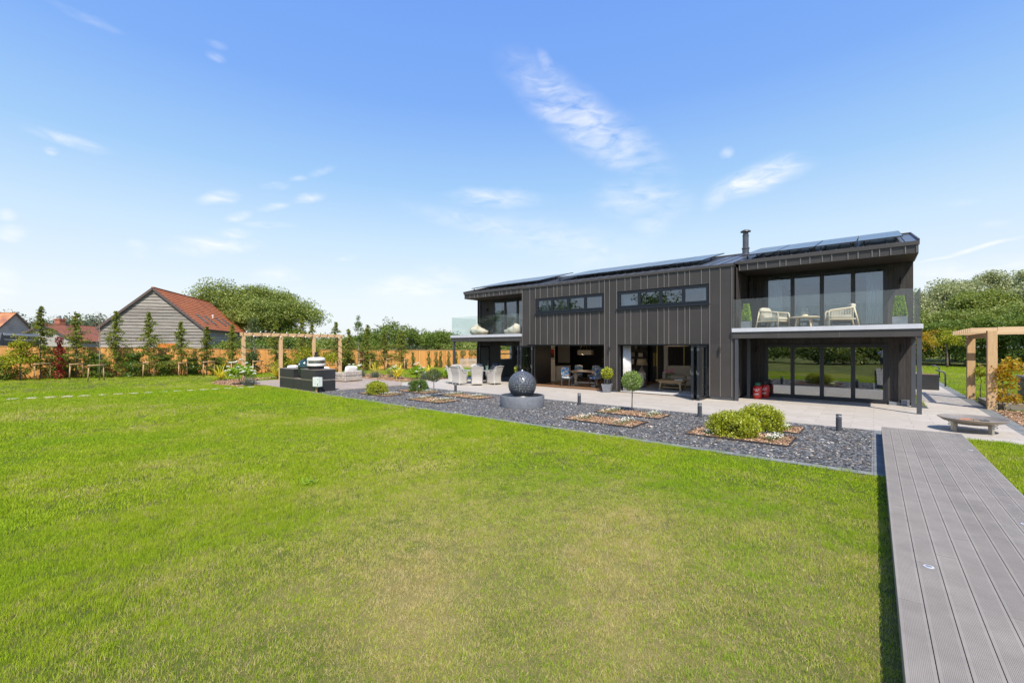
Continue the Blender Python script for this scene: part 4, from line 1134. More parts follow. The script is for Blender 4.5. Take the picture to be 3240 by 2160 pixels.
# mulched rectangles with black edging
MULCH = [(-6.52, 9.90, -4.50, 10.92), (-6.50, 11.58, -4.48, 12.50), (-3.28, 10.0, -1.28, 11.15), (-3.24, 11.62, -1.28, 12.62),
         (-13.45, 9.82, -11.60, 10.85), (-13.55, 11.55, -11.35, 12.45), (-16.75, 9.78, -14.85, 10.82), (-16.45, 11.45, -14.45, 12.4)]
rects = [[(a, b), (c, b), (c, d), (a, d)] for a, b, c, d in MULCH]
scatter_poly('slate_chippings', SLATE, 900, slates, .010, 7, .45, 1.25, .22, rects + [[(-9.6, 10.6), (-8.4, 10.6), (-8.4, 11.9), (-9.6, 11.9)]], 'blue grey slate chippings filling the bed between lawn and terrace', 'gravel')
M['edge_black'] = simple('black_edging', (.03, .028, .028), .7, 0, .2, 8)
mulch_names = ['edged bark square in front, between the bushes and the fountain', 'edged bark square with the ball topped tree standing in it', 'edged bark square with the big golden bush, nearest the boardwalk',
               'edged bark square behind the golden bushes beside the terrace', 'edged bark square left of the fountain, nearer the lawn', 'edged bark square left of the fountain by the dining chairs',
               'edged bark square under the small round golden shrub', 'edged bark square under the green shrub by the terrace decking']
for i, (a, b, c, d) in enumerate(MULCH):
    e = MB(); e.box(a, b, 0, c, b + .022, .055); e.box(a, d - .022, 0, c, d, .055); e.box(a, b + .022, 0, a + .022, d - .022, .055); e.box(c - .022, b + .022, 0, c, d - .022, .055)
    e.add([(a + .02, b + .02, .03), (c - .02, b + .02, .03), (c - .02, d - .02, .03), (a + .02, d - .02, .03)], [(0, 1, 2, 3)], 1)
    o = e.build('edged_bed', [M['edge_black'], M['bark_base']]); tag(o, mulch_names[i], 'flower bed', 'bark filled squares set in the slate')
rng_ = np.random.default_rng(3)
def bark_in(rs, dens, seed, z):
    P = []
    for (a, b, c, d) in rs:
        r_ = np.random.default_rng(seed); seed += 1; n = int(dens * (c - a) * (d - b)); P.append(np.stack([r_.uniform(a + .02, c - .02, n), r_.uniform(b + .02, d - .02, n), z + r_.uniform(0, .015, n)], 1))
    return np.concatenate(P)
Pb = bark_in(MULCH, 620, 50, .035); Pe = []
for (a, b, c, d) in MULCH:      # strays kicked out onto the slate
    n = 90; Pe.append(np.stack([rng_.uniform(a - .25, c + .3, n), rng_.uniform(b - .15, d + .15, n), np.full(n, .024)], 1))
Pb = np.concatenate([Pb] + Pe); n = len(Pb); s = rng_.uniform(.7, 1.4, n)
scatter('bark_mulch', Pb, np.stack([s, s, s], 1), np.stack([rng_.normal(size=n) * .4, rng_.normal(size=n) * .4, rng_.uniform(0, 6.28, n)], 1), barks, 'stuff', 'brown bark mulch in the edged squares', 'mulch')
scatter_poly('bark_mulch', BED_C, 420, barks, .018, 60, .9, 1.6, .4, (), 'brown bark mulch right of the path', 'mulch')
scatter_poly('bark_mulch', BED_B, 160, barks, .02, 61, 1.2, 2.0, .4, (), 'brown bark mulch behind the terrace decking', 'mulch')
scatter_poly('bark_mulch', BED_A, 200, barks, .018, 62, 1.2, 2.0, .4, (), 'brown bark mulch round the large hydrangea', 'mulch')

# white flower clumps on the bark squares
def flower_clump(loc, sx, sy, rz, seed, label):
    rng = np.random.default_rng(seed); t = empty('flower_clump', loc, rz, label, 'flowers', 'low white flower clumps on the bark squares')
    n = 140; P = np.stack([rng.normal(size=n) * sx * .34, rng.normal(size=n) * sy * .34, rng.uniform(.02, .10, n)], 1)
    V, F = leaf_geo(rng, P * [1.1, 1.1, .7], .04, .5, .3); mesh_np('leaves', V, F, M['leaf_green'], t)
    P[:, 2] = .075 + rng.uniform(0, .04, n); V, F = leaf_geo(rng, P, .026, .95, 1.6); mesh_np('flowers', V, F, M['petal'], t)
for i, (x, y, sx, sy, rz, lb) in enumerate([
    (-6.05, 10.4, .26, .80, 0, 'white flower strip at the left end of the front bark square'), (-4.95, 10.35, .28, .8, 0, 'white flower strip at the right end of the front bark square'),
    (-6.1, 12.05, .28, .7, 0, 'white flower clump left of the ball topped tree'), (-4.85, 12.05, .26, .6, 0, 'white flower clump right of the ball topped tree'),
    (-2.85, 10.55, .2, .75, 0, 'white flower clump left of the big golden bush'), (-1.62, 10.55, .24, .42, 0, 'white flower clump right of the big golden bush'),
    (-1.62, 12.15, .16, .42, 0, 'white flower clump behind the big golden bush'), (-13.05, 10.35, .3, .75, 0, 'white flower strip in front of the small clipped tree'),
    (-12.0, 10.35, .3, .75, 0, 'white flower strip just left of the fountain, nearer the lawn'), (-13.1, 12.0, .3, .7, 0, 'white flower strip under the first low bollard light'),
    (-11.85, 12.0, .3, .7, 0, 'white flower strip left of the fountain, nearer the terrace'), (-15.1, 10.3, .3, .7, 0, 'white flower strip right of the small round golden shrub'), (-14.75, 11.95, .28, .6, 0, 'white flower strip below the small clipped tree beside the terrace')]):
    flower_clump((x, y, .04), sx, sy, rz, 200 + i, lb)
M['leaf_green_light'] = foliage('bright_ball_leaves', (.07, .15, .02), (.30, .42, .08), (.40, .48, .18), .35, .35, .5, 9)

# ------------------------------------------------------------------ shrubs and small trees in the slate bed
dome_bush((-2.40, 10.5, 0), .50, .44, .30, 3, M['leaf_yellow_bush'], 'big golden green bush in the edged bed, the front one of two nearest the boardwalk', 13000, .042)
dome_bush((-2.08, 11.75, 0), .46, .42, .33, 5, M['leaf_yellow_bush'], 'golden green bush behind the front one, beside the terrace', 12000, .042)
dome_bush((-15.85, 10.15, 0), .46, .44, .31, 8, M['leaf_yellow_bush'], 'small round golden shrub alone in a bark square left of the fountain', 6500, .05)
dome_bush((-15.45, 11.95, 0), .46, .42, .31, 9, M['leaf_green'], 'loose green shrub behind the round golden one, beside the terrace decking', 3800, .06)
t = empty('ball_topped_tree', (-5.65, 12.42, .03), 0, 'young standard tree with a round green ball head, in front of the living room', 'tree')
topiary_ball(None, .93, .285, 11, M['leaf_green_light'], 3000, .05, t)
t = empty('ball_topped_tree', (-13.25, 11.0, .02), 0, 'small standard tree with an open round head, left of the fountain', 'tree')
topiary_ball(None, .86, .29, 12, M['leaf_olive'], 1300, .055, t, flat=.85)

# water feature
f = empty('fountain', (-9.0, 11.26, 0), 0, 'dark hammered sphere fountain standing in a round lead grey bowl', 'fountain')
def mat_sphere():
    t = NT('hammered_sphere')
    v = t.pos((1, 1, 1.25), obj=True); vo = t.n('ShaderNodeTexVoronoi'); vo.inputs['Scale'].default_value = 15; vo.inputs['Randomness'].default_value = .35; t.l(v, vo.inputs['Vector'])
    n = t.noise(t.pos(obj=True), 4, 4)
    h = t.rng(vo.outputs['Distance'], 0, .55, 0, 1, True)
    return t.pbr(t.mix(n, (.075, .082, .095), (.13, .14, .16)), t.rng(n, .3, .7, .30, .46), .35, .5, h, 1.0, .03, .12)
M['sphere'] = mat_sphere()
mb = MB(); n_ = 30; mb.lathe([(.468 * math.cos(a), .73 + .468 * math.sin(a)) for a in np.linspace(-PI / 2 + .12, PI / 2 - .03, n_)], 48)
mb.build('sphere', M['sphere'], f, smooth=True)
mb = MB(); mb.lathe([(.72, 0), (.738, .06), (.74, .36), (.735, .40), (.715, .405), (.695, .398), (.69, .39), (.60, .28), (.50, .16)], 56)
smooth_angle(mb.build('bowl', M['lead_pot'], f), 40)
mb = MB(); mb.lathe([(.688, .394), (.598, .284), (.50, .175), (.2, .172)], 48); mb.build('wet_lining', simple('wet_black_lining', (.012, .013, .015), .35), f, smooth=True)
mb = MB(); mb.lathe([(.0, .225), (.54, .226)], 40); mb.build('water', glass('dark_water', .04, (.25, .28, .30)), f)
mb = MB(); mb.lathe([(.17, .17), (.17, .29)], 20)
for k in range(3): mb.tube([(.25 * math.cos(k * 2.1), .25 * math.sin(k * 2.1), .17), (.2 * math.cos(k * 2.1), .2 * math.sin(k * 2.1), .34)], .02, 8)
mb.build('stand', M['black'], f)
mb = MB(); mb.lathe([(.03, 1.19), (.028, 1.21), (.012, 1.235)], 12); mb.build('water_jet', simple('foaming_water', (.75, .78, .85), .15), f, smooth=True)

# bollard lights
def bollard():
    t = empty('bollard_light', (0, 0, 0)); mb = MB(); mb.lathe([(.058, 0), (.058, .325)], 20); mb.lathe([(.058, .345), (.058, .362)], 20); mb.lathe([(.058, .378), (.058, .40), (.054, .405)], 20)
    smooth_angle(mb.build('post', M['post'], t), 40)
    mb = MB(); mb.lathe([(.052, .325), (.052, .378)], 16); mb.build('lens', M['white_paint'], t, smooth=True)
    return t
bl = bollard(); kids = children(bl)
for i, (x, y, lb) in enumerate([(-.63, 12.72, 'low dark bollard light nearest the boardwalk'), (-3.76, 12.72, 'low dark bollard light between the ball topped tree and the golden bush'), (-7.72, 12.78, 'low dark bollard light between the fountain and the ball topped tree'), (-13.95, 12.8, 'low dark bollard light left of the fountain, in front of the dining chairs')]):
    o = bl if i == 0 else copy_tree(bl, None, kids); o.location = (x, y, .01); tag(o, lb, 'bollard light', 'bollard lights along the terrace edge')

# potted plants by the house
def tapered_pot(mb, b, t_, h, wall=.02, mi=0):
    vs = [(sx * b / 2, sy * b / 2, 0) for sx, sy in ((-1, -1), (1, -1), (1, 1), (-1, 1))] + [(sx * t_ / 2, sy * t_ / 2, h) for sx, sy in ((-1, -1), (1, -1), (1, 1), (-1, 1))]
    ti = t_ / 2 - wall; vs += [(sx * ti, sy * ti, h) for sx, sy in ((-1, -1), (1, -1), (1, 1), (-1, 1))] + [(sx * ti, sy * ti, h - .04) for sx, sy in ((-1, -1), (1, -1), (1, 1), (-1, 1))]
    mb.add(vs, [(0,3,2,1),(0,1,5,4),(1,2,6,5),(2,3,7,6),(3,0,4,7),(4,5,9,8),(5,6,10,9),(6,7,11,10),(7,4,8,11),(8,9,13,12),(9,10,14,13),(10,11,15,14),(11,8,12,15)], mi)
    mb.add([(-ti, -ti, h - .035), (ti, -ti, h - .035), (ti, ti, h - .035), (-ti, ti, h - .035)], [(0, 1, 2, 3)], 1)
def potted_ball(loc, label, seed):
    t = empty('potted_shrub', loc, R(15), label, 'potted plant', 'potted yellow green shrubs by the folding doors')
    mb = MB(); tapered_pot(mb, .29, .42, .37); mb.build('pot', [M['lead_pot'], M['bark_base']], t)
    topiary_ball(None, .50, .25, seed, M['leaf_yellow_bush'], 900, .085, t, .34)
potted_ball((-8.95, 17.15, .012), 'yellow green shrub in a grey pot between the two folding door openings', 21)
potted_ball((-13.85, 17.1, .012), 'yellow green shrub in a grey pot half hidden behind the fountain sphere', 22)
def topiary(loc, label, seed, w):
    t = empty('potted_topiary', loc, 0, label, 'potted plant', 'clipped pyramids on the balcony')
    mb = MB(); mb.box(-w / 2, -w / 2, 0, w / 2, w / 2, .28); mb.box(-w / 2 + .02, -w / 2 + .02, .281, w / 2 - .02, w / 2 - .02, .283, 1); mb.build('pot', [M['lead_pot'], M['bark_base']], t)
    rng = np.random.default_rng(seed); n = 2600; z = rng.random(n) ** .8; k = rng.integers(0, 4, n); ww = w * .5 * (1 - .5 * z); s = rng.uniform(-1, 1, n); d = rng.uniform(.82, 1.04, n)
    x = np.where(k < 2, s, np.where(k == 2, d, -d)) * ww; y = np.where(k < 2, np.where(k == 0, d, -d), s) * ww
    V, F = leaf_geo(rng, np.stack([x, y, .30 + z * .62], 1), .048, .6, .1); mesh_np('foliage', V, F, M['leaf_lime'], t)
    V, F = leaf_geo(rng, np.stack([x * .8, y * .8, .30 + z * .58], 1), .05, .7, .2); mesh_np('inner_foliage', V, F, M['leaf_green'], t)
topiary((-3.62, 17.85, 2.665), 'clipped pyramid in a grey pot at the left end of the near balcony', 31, .30)
topiary((.62, 18.1, 2.665), 'clipped pyramid in a grey pot at the right end of the near balcony', 32, .36)

# gas bottles
def gas(loc, label, cap, seed):
    t = empty('gas_bottle', loc, R(seed * 40), label, 'gas bottle', 'red gas bottles by the wing wall')
    red = M.setdefault('gas_red', simple('red_enamel', (.52, .018, .014), .35, .1, .06, 5, 0, 60, .5, 0, .3))
    mb = MB(); mb.lathe([(.14, 0), (.14, .03), (.155, .05), (.158, .10), (.158, .40), (.148, .46), (.115, .50), (.06, .515)], 28); smooth_angle(mb.build('body', red, t), 40)
    if cap: mb = MB(); mb.lathe([(.10, .50), (.105, .52), (.105, .60), (.095, .62), (.03, .625)], 20); smooth_angle(mb.build('cap', simple('green_cap', (.02, .10, .055), .5), t), 40)
    else:
        mb = MB(); mb.lathe([(.025, .51), (.025, .58), (.04, .585), (.04, .61)], 12)
        for k in range(3): a = k * 2.1; mb.tube([(.1 * math.cos(a), .1 * math.sin(a), .5), (.1 * math.cos(a), .1 * math.sin(a), .60)], .008, 6)
        mb.tube([(.1 * math.cos(a), .1 * math.sin(a), .61) for a in np.linspace(0, 5.4, 16)], .012, 6)
        mb.build('valve', M['post'], t)
    lab = MB()
    for k, (z0, z1, a0, a1) in enumerate(((.345, .385, -.7, .6), (.30, .325, -.4, .3), (.20, .215, -.6, .5), (.175, .188, -.5, .45), (.15, .16, -.55, .2))):
        nn = 8
        for j in range(nn):
            if k == 0 and j % 3 == 2: continue
            b0, b1 = a0 + (a1 - a0) * j / nn, a0 + (a1 - a0) * (j + (.75 if k == 0 else 1)) / nn; q = .1595; c0 = -PI / 2 - R(seed * 40)
            lab.add([(q * math.cos(c0 + b0), q * math.sin(c0 + b0), z0), (q * math.cos(c0 + b1), q * math.sin(c0 + b1), z0), (q * math.cos(c0 + b1), q * math.sin(c0 + b1), z1), (q * math.cos(c0 + b0), q * math.sin(c0 + b0), z1)], [(0, 1, 2, 3)])
    lab.build('printed_label', M['white_paint'], t)
gas((-3.42, 18.72, .012), 'red gas bottle with a green cap, the front one beside the corner post', True, 1)
gas((-3.28, 19.35, .012), 'red gas bottle with a bare valve, standing behind the green capped one', False, 2)

# ------------------------------------------------------------------ rattan dining set on the terrace
def mat_rattan(name, a, b, sc=70, grad=None):
    t = NT(name); v = t.pos(obj=True); w = t.n('ShaderNodeTexWave', wave_type='BANDS', bands_direction='Z'); w.inputs['Scale'].default_value = sc; w.inputs['Distortion'].default_value = .6; t.l(v, w.inputs['Vector'])
    ck = t.n('ShaderNodeTexBrick'); ck.inputs['Scale'].default_value = 1; ck.inputs['Brick Width'].default_value = .05; ck.inputs['Row Height'].default_value = .022; ck.inputs['Mortar Size'].default_value = .002
    cm_ = t.n('ShaderNodeCombineXYZ'); sp = t.n('ShaderNodeSeparateXYZ'); t.l(v, sp.inputs[0]); t.l(t.math('ADD', sp.outputs[0], sp.outputs[1]), cm_.inputs[0]); t.l(sp.outputs[2], cm_.inputs[1]); t.l(cm_.outputs[0], ck.inputs['Vector'])
    for k, c in (('Color1', a), ('Color2', b), ('Mortar', tuple(x * .45 for x in a))): ck.inputs[k].default_value = c + (1,)
    n = t.noise(v, 25, 3)
    c = ck.outputs['Color']
    if grad:
        n2 = t.noise(t.pos((13, 13, 26), obj=True), 1, 1, .3); cr = t.n('ShaderNodeValToRGB'); cr.color_ramp.interpolation = 'CONSTANT'; e = cr.color_ramp.elements
        e[0].position = 0; e[0].color = grad[0] + (1,); e[1].position = .40; e[1].color = grad[1] + (1,)
        for p_, q in ((.47, grad[2]), (.53, grad[3]), (.60, grad[4])): x = e.new(p_); x.color = q + (1,)
        t.l(n2, cr.inputs[0]); c = t.mix(.75, c, cr.outputs[0])
    return t.pbr(c, .6, 0, .4, t.math('ADD', w.outputs['Fac'], ck.outputs['Fac']), .5, .006)
M['rattan'] = mat_rattan('pale_rattan', (.50, .47, .43), (.60, .57, .52))
M['wicker'] = mat_rattan('mixed_wicker', (.40, .36, .30), (.50, .45, .38), 40, [(.22, .26, .33), (.50, .44, .36), (.55, .36, .20), (.42, .40, .38), (.62, .57, .50)])
def rattan_chair():
    t = empty('dining_chair', (0, 0, 0)); mb = MB()
    # U shaped shell, front faces +Y
    N_ = 30; rows = 8; vs = []; fs = []
    def plan(u):      # u -1..1 round the back, 0 at the middle of the back
        s = abs(u); sg = 1 if u > 0 else -1
        if s < .42: x = sg * .24 * (s / .42); y = -.27
        elif s < .58: k = (s - .42) / .16; a = k * PI / 2; x = sg * (.24 + .06 * math.sin(a)); y = -.27 + .06 * (1 - math.cos(a))
        else: k = (s - .58) / .42; x = sg * .30; y = -.21 + .47 * k
        return x, y
    def ht(u):
        s = abs(u)
        if s < .46: return .97 - .015 * (s / .46)
        if s < .82: k = (s - .46) / .36; k = k * k * (3 - 2 * k); return .955 - .305 * k
        return .65 - .01 * (s - .82)
    for side in (0, 1):
        off = .022 if side else -.0
        for i in range(N_ + 1):
            u = -1 + 2 * i / N_; x, y = plan(u); H_ = ht(u)
            for j in range(rows + 1):
                k = j / rows; z = .11 + (H_ - .11) * k
                waist = 1 - .10 * math.sin(min(1, z / .62) * PI) * .6
                bk_ = max(0, (z - .5)) * .30 * (1 if abs(u) < .6 else max(0, 1 - (abs(u) - .6) / .2)); flare = 1 + max(0, z - .62) * .35
                xx = x * waist * flare; yy = y * waist - bk_
                L_ = math.hypot(x, y) or 1; vs.append((xx - off * x / L_, yy - off * y / L_, z))
    n1 = (N_ + 1) * (rows + 1)
    for i in range(N_):
        for j in range(rows):
            a = i * (rows + 1) + j; b = a + rows + 1
            fs.append((a, b, b + 1, a + 1)); fs.append((n1 + a, n1 + a + 1, n1 + b + 1, n1 + b))
    for i in range(N_):
        a = i * (rows + 1) + rows; b = a + rows + 1; fs.append((a, b, n1 + b, n1 + a)); a -= rows; b -= rows; fs.append((a, n1 + a, n1 + b, b))
    for i in (0, N_):
        for j in range(rows): a = i * (rows + 1) + j; fs.append((a, a + 1, n1 + a + 1, n1 + a))
    mb.add(vs, fs); mb.box(-.27, -.22, .30, .27, .25, .385); mb.box(-.27, .235, .11, .27, .255, .30)
    sh = mb.build('shell', M['rattan'], t); smooth_angle(sh, 45)
    rl = MB(); pts = []
    for i in range(N_ + 1):
        u = -1 + 2 * i / N_; x, y = plan(u); z = ht(u); bk_ = max(0, (z - .5)) * .30 * (1 if abs(u) < .6 else max(0, 1 - (abs(u) - .6) / .2)); flare = 1 + max(0, z - .62) * .35; waist = 1 - .10 * math.sin(min(1, z / .62) * PI) * .6
        pts.append((x * waist * flare, y * waist - bk_, z + .004))
    pts = [(pts[0][0], pts[0][1], .12)] + pts + [(pts[-1][0], pts[-1][1], .12)]
    rl.tube(pts, .016, 8); rl.build('rim', M['rattan'], t, smooth=True)
    for (lx, ly) in ((-.26, -.25), (.26, -.25), (-.26, .23), (.26, .23)):
        l_ = MB(); l_.tube([(lx * .96, ly * .96, .14), (lx * 1.04, ly * 1.06, 0)], [.019, .012], 8); l_.build('leg', M['rattan'], t)
    c = MB(); c.cushion(0, .01, .42, .50, .46, .09, .35); c.build('seat_cushion', M['grey_fabric'], t, smooth=True)
    c = MB(); c.cushion(0, -.245, .68, .44, .09, .46, .4, rx=R(12)); c.build('back_cushion', M['grey_fabric'], t, smooth=True)
    return t
TC = (-16.7, 16.9)
ch = rattan_chair(); kids = children(ch); first = True
chl = {180: 'pale rattan dining chair at the left rear of the round table, grey cushion showing', 225: 'pale rattan dining chair farthest left at the table, seen from its side', 270: 'pale rattan dining chair seen from behind, left one of the front pair',
       315: 'pale rattan dining chair seen from behind, right one of the front pair', 0: 'pale rattan dining chair at the right side of the table, turned sideways', 135: 'pale rattan dining chair facing the lawn, middle of the far side', 90: 'pale rattan dining chair draped with a dark cloth, nearest the doors'}
for a, lb in chl.items():
    o = ch if first else copy_tree(ch, None, kids); first = False
    o.location = (TC[0] + 1.30 * math.cos(R(a)), TC[1] + 1.30 * math.sin(R(a)), .012); o.rotation_euler.z = R(a + 90)
    tag(o, lb, 'chair', 'rattan chairs round the terrace table')
t = empty('dining_table', (TC[0], TC[1], .012), 0, 'round glass topped rattan dining table in the middle of the rattan chairs', 'table')
mb = MB(); mb.lathe([(.82, .68), (.84, .70), (.84, .725), (.82, .73)], 40); smooth_angle(mb.build('tabletop', M['rattan'], t), 40)
mb = MB(); mb.lathe([(.0, .736), (.81, .736), (.81, .744), (0, .744)], 40); mb.build('glass_top', glass('table_glass', .06, (.7, .85, .82)), t)
mb = MB(); mb.lathe([(.34, 0), (.30, .2), (.20, .40), (.22, .60), (.36, .68)], 20); mb.build('base', M['rattan'], t, smooth=True)
t = empty('champagne_bucket', (-16.25, 17.25, .757), 0, 'small steel bucket on the round rattan table', 'bucket'); mb = MB(); mb.lathe([(.07, 0), (.10, .2), (.105, .21)], 20); smooth_angle(mb.build('bucket', M['steel'], t), 40)
mb = MB(); mb.tube([(0, 0, .05), (.06, 0, .36)], [.03, .012], 8); mb.build('bottle', M['leaf_green'] if False else simple('dark_glass', (.02, .04, .03), .1), t, smooth=True)
t = empty('cloth', (-16.68, 18.30, .965), 0, 'dark blue cloth thrown over the back of a rattan chair', 'cloth'); mb = MB(); mb.cushion(0, .15, .03, .5, .16, .13, .6); mb.build('folded_cloth', simple('navy_cloth', (.03, .04, .07), .9), t, smooth=True)

# ------------------------------------------------------------------ outdoor kitchen
M['kitchen'] = simple('charcoal_porcelain_doors', (.030, .030, .034), .42, 0, .15, 3, .03, 20)
k = empty('outdoor_kitchen', (-20.5, 8.9, 0), 0, 'charcoal outdoor kitchen block with two tall units and a low middle', 'outdoor kitchen')
X = -20.5
for (a, b, zt, nm) in ((-22.38, -20.84, .97, 'tall_unit'), (-20.82, -20.10, .53, 'low_unit'), (-20.08, -18.68, 1.0, 'tall_unit')):
    mb = MB(); mb.box(a - X, 0, .03, b - X, .92, min(zt - .03, .50)); 
    if zt > .6: mb.box(a - X, 0, .56, b - X, .92, zt - .03)
    u_ = mb.build(nm, M['kitchen'], k)
    tb = MB(); tb.box(a - X - .012, -.012, zt - .03, b - X + .012, .94, zt); tb.build('worktop', simple('worktop_edge', (.20, .17, .15), .5), u_)
    if zt > .6: tb = MB(); tb.box(a - X + .004, .012, .50, b - X - .004, .91, .56); tb.build('metal_channel', simple('brushed_bronze_channel', (.36, .32, .29), .35, .6), u_)
t = empty('pizza_oven', (-19.28, 9.22, 1.0), 0, 'round white domed pizza oven with a black chimney on the right kitchen unit', 'pizza oven')
cream = simple('cream_enamel', (.74, .71, .66), .28, 0, .03, 4, 0, 60, .5, 0, .3)
mb = MB(); mb.lathe([(.33, .02), (.35, .10), (.33, .115)], 32); smooth_angle(mb.build('stand', M['black'], t), 40)
mb = MB(); mb.lathe([(.37, .115), (.385, .13), (.385, .145), (.37, .16), (.385, .17), (.385, .19), (.37, .205)], 36); mb.lathe([(.375, .315), (.385, .33), (.375, .38), (.33, .42), (.22, .435), (.05, .44)], 36); smooth_angle(mb.build('dome', cream, t), 45)
mb = MB(); mb.lathe([(.372, .205), (.372, .315)], 36); smooth_angle(mb.build('steel_band', simple('brushed_dark_steel', (.30, .29, .28), .3, .9), t), 40)
mb = MB(); mb.box(-.0, -.392, .205, .03, -.37, .315); mb.build('trim_strip', cream, t)
mb = MB(); mb.lathe([(.075, .435), (.075, .51), (.062, .515), (.062, .585), (.07, .59), (.07, .62)], 18); smooth_angle(mb.build('chimney', M['black'], t), 40)
t.scale = (1, 1, 1.22)
t = empty('kamado_grill', (-20.42, 9.25, .56), 0, 'dark green egg shaped ceramic grill between the two tall kitchen units', 'grill')
egg = simple('dark_green_ceramic', (.012, .045, .035), .22, 0, .2, 6, .1, 120, .6, 0, .5); eggt = simple('deep_green_ceramic', (.012, .040, .038), .22, 0, .2, 6, .1, 120, .6, 0, .5)
mb = MB(); mb.lathe([(.12, .0), (.20, .10), (.28, .26), (.31, .42), (.315, .48)], 30); smooth_angle(mb.build('base', egg, t), 50)
mb = MB(); mb.lathe([(.315, .505), (.31, .58), (.26, .72), (.17, .81), (.08, .84)], 30); smooth_angle(mb.build('lid', eggt, t), 50)
mb = MB(); mb.lathe([(.322, .478), (.322, .507)], 30); mb.tube([(-.2, -.34, .5), (.2, -.34, .5)], .014, 8); mb.lathe([(.075, .84), (.075, .89), (.04, .9)], 16); mb.build('band', M['black'], t)
em = MB(); em.add([(-.02, -.2975, .62), (.05, -.30, .60), (.10, -.285, .645), (.03, -.272, .68)], [(0, 1, 2, 3)]); em.build('badge', M['white_paint'], t)
t = empty('electric_box', (-18.5, 8.93, 0), R(8), 'white electrical cabinet on a short post at the corner of the kitchen', 'cabinet')
mb = MB(); mb.box(-.20, -.12, .28, .20, .08, .68); mb.build('cabinet', simple('white_enamel_box', (.66, .70, .66), .4), t, bevel=.008)
mb = MB(); mb.box(.15, -.135, .34, .165, -.121, .42); mb.lathe([(.012, 0), (.012, .01)], 8, 0, Matrix.Translation((.16, -.125, .6)) @ Matrix.Rotation(PI / 2, 4, 'X')); mb.build('latch', M['black'], t)
mb = MB(); mb.box(-.13, -.03, 0, -.06, .03, .28); mb.build('post', M['stake'], t)
mb = MB()
for k_ in range(5): mb.tube([(-.02 + k_ * .04, 0, .28), (.0 + k_ * .045, .02, .12), (.03 + k_ * .06, .0, 0)], .008, 6)
mb.build('cable', M['black'], t)

# wicker lounge set on the decking
def wicker_sofa(loc, rz, w, label, pil=1, arms=True):
    t = empty('wicker_sofa', loc, rz, label, 'sofa', 'wicker lounge seats on the decking'); d = .95
    mb = MB(); mb.box(-w / 2, -d / 2, .03, w / 2, d / 2, .30); mb.build('base', M['wicker'], t, bevel=.03)
    mb = MB(); mb.box(-w / 2, -d / 2 - .01, .301, w / 2, -d / 2 + .16, .60); mb.build('back', M['wicker'], t, bevel=.05)
    for s in ((-1, 1) if arms else (-1,)):
        mb = MB(); x0 = s * w / 2; mb.box(min(x0, x0 - s * .17), -d / 2 + .165, .301, max(x0, x0 - s * .17), d / 2, .52); mb.build('arm', M['wicker'], t, bevel=.04)
    n = max(1, round(w / .9))
    for i in range(n):
        x = -w / 2 + .18 + (w - .36) * (i + .5) / n; ww = (w - .38) / n
        mb = MB(); mb.cushion(x, .08, .385, ww, d - .22, .16, .3); mb.build('seat_cushion', M['white_fabric'], t, smooth=True)
        mb = MB(); mb.cushion(x, -d / 2 + .24, .66, ww, .2, .42, .42, rx=R(14)); mb.build('back_cushion', M['white_fabric'], t, smooth=True)
    for i in range(pil):
        mb = MB(); mb.cushion(w / 2 - .42 + i * .1, -.05, .62, .4, .16, .36, .55, rx=R(35), rz=.3); mb.build('scatter_cushion', M['linen'], t, smooth=True)
    return t
wicker_sofa((-23.15, 12.95, .034), R(90 + 8), 1.15, 'wicker armchair with white cushions standing alone on the right of the decking', 0)
wicker_sofa((-23.3, 11.2, .034), R(90 + 4), 1.5, 'wicker sofa end half hidden behind the outdoor kitchen', 1)
wicker_sofa((-26.3, 11.6, .034), R(90) - PI, 1.6, 'wicker sofa under the pergola, only its white cushions showing above the kitchen', 0)

# pergola with festoon lights at the far side of the decking
t = empty('pergola', (-26.9, 11.6, 0), 0, 'long timber pergola frame with festoon lights behind the decking', 'pergola')
for y in (8.78, 10.75, 12.72, 14.45):
    mb = MB(); mb.box(-.085, y - 11.6 - .085, 0, .085, y - 11.6 + .085, 2.60); mb.build('post', M['pergola'], t, bevel=.01)
mb = MB(); mb.box(-.08, 8.62 - 11.6, 2.602, .09, 14.6 - 11.6, 2.79); mb.build('beam', wood('pergola_beam', (.50, .31, .15), (.66, .45, .25), .7, 'Y', .7, .1), t, bevel=.01)
mb = MB()
for z in (.9, 2.0): mb.tube([(0, 8.8 - 11.6, z), (0, 14.4 - 11.6, z)], .004, 4)
mb.build('wire', M['steel'], t)
t = empty('festoon_lights', (-26.9, 11.6, 0), 0, 'black festoon light string wound round the long pergola beam', 'string lights')
pts = []
for i in range(241):
    a = i / 240 * 12 * 2 * PI; pts.append((.125 * math.cos(a), -2.9 + 5.8 * i / 240, 2.695 + .13 * math.sin(a)))
pts2 = [(.12 * math.cos(a), -2.82 + .12 * math.sin(a), 2.4 - i * .02) for i, a in enumerate(np.linspace(0, 4 * 2 * PI, 80))]
pts3 = [(.12 * math.cos(a), 2.85 + .12 * math.sin(a), 2.4 - i * .02) for i, a in enumerate(np.linspace(0, 4 * 2 * PI, 80))]
mb = MB(); mb.tube(pts, .010, 5); mb.tube(pts2, .010, 5); mb.tube(pts3, .010, 5); mb.build('cable', M['black'], t)
for i in range(16):
    y = -2.7 + i * .36; b_ = MB(); M0 = Matrix.Translation((.14 if i % 2 else .1, y, 2.60 if i % 2 else 2.84)); b_.lathe([(.014, .03), (.03, 0), (.032, -.02), (.015, -.045)], 10, 0, M0); b_.build('bulb', M['white_paint'], t, smooth=True)

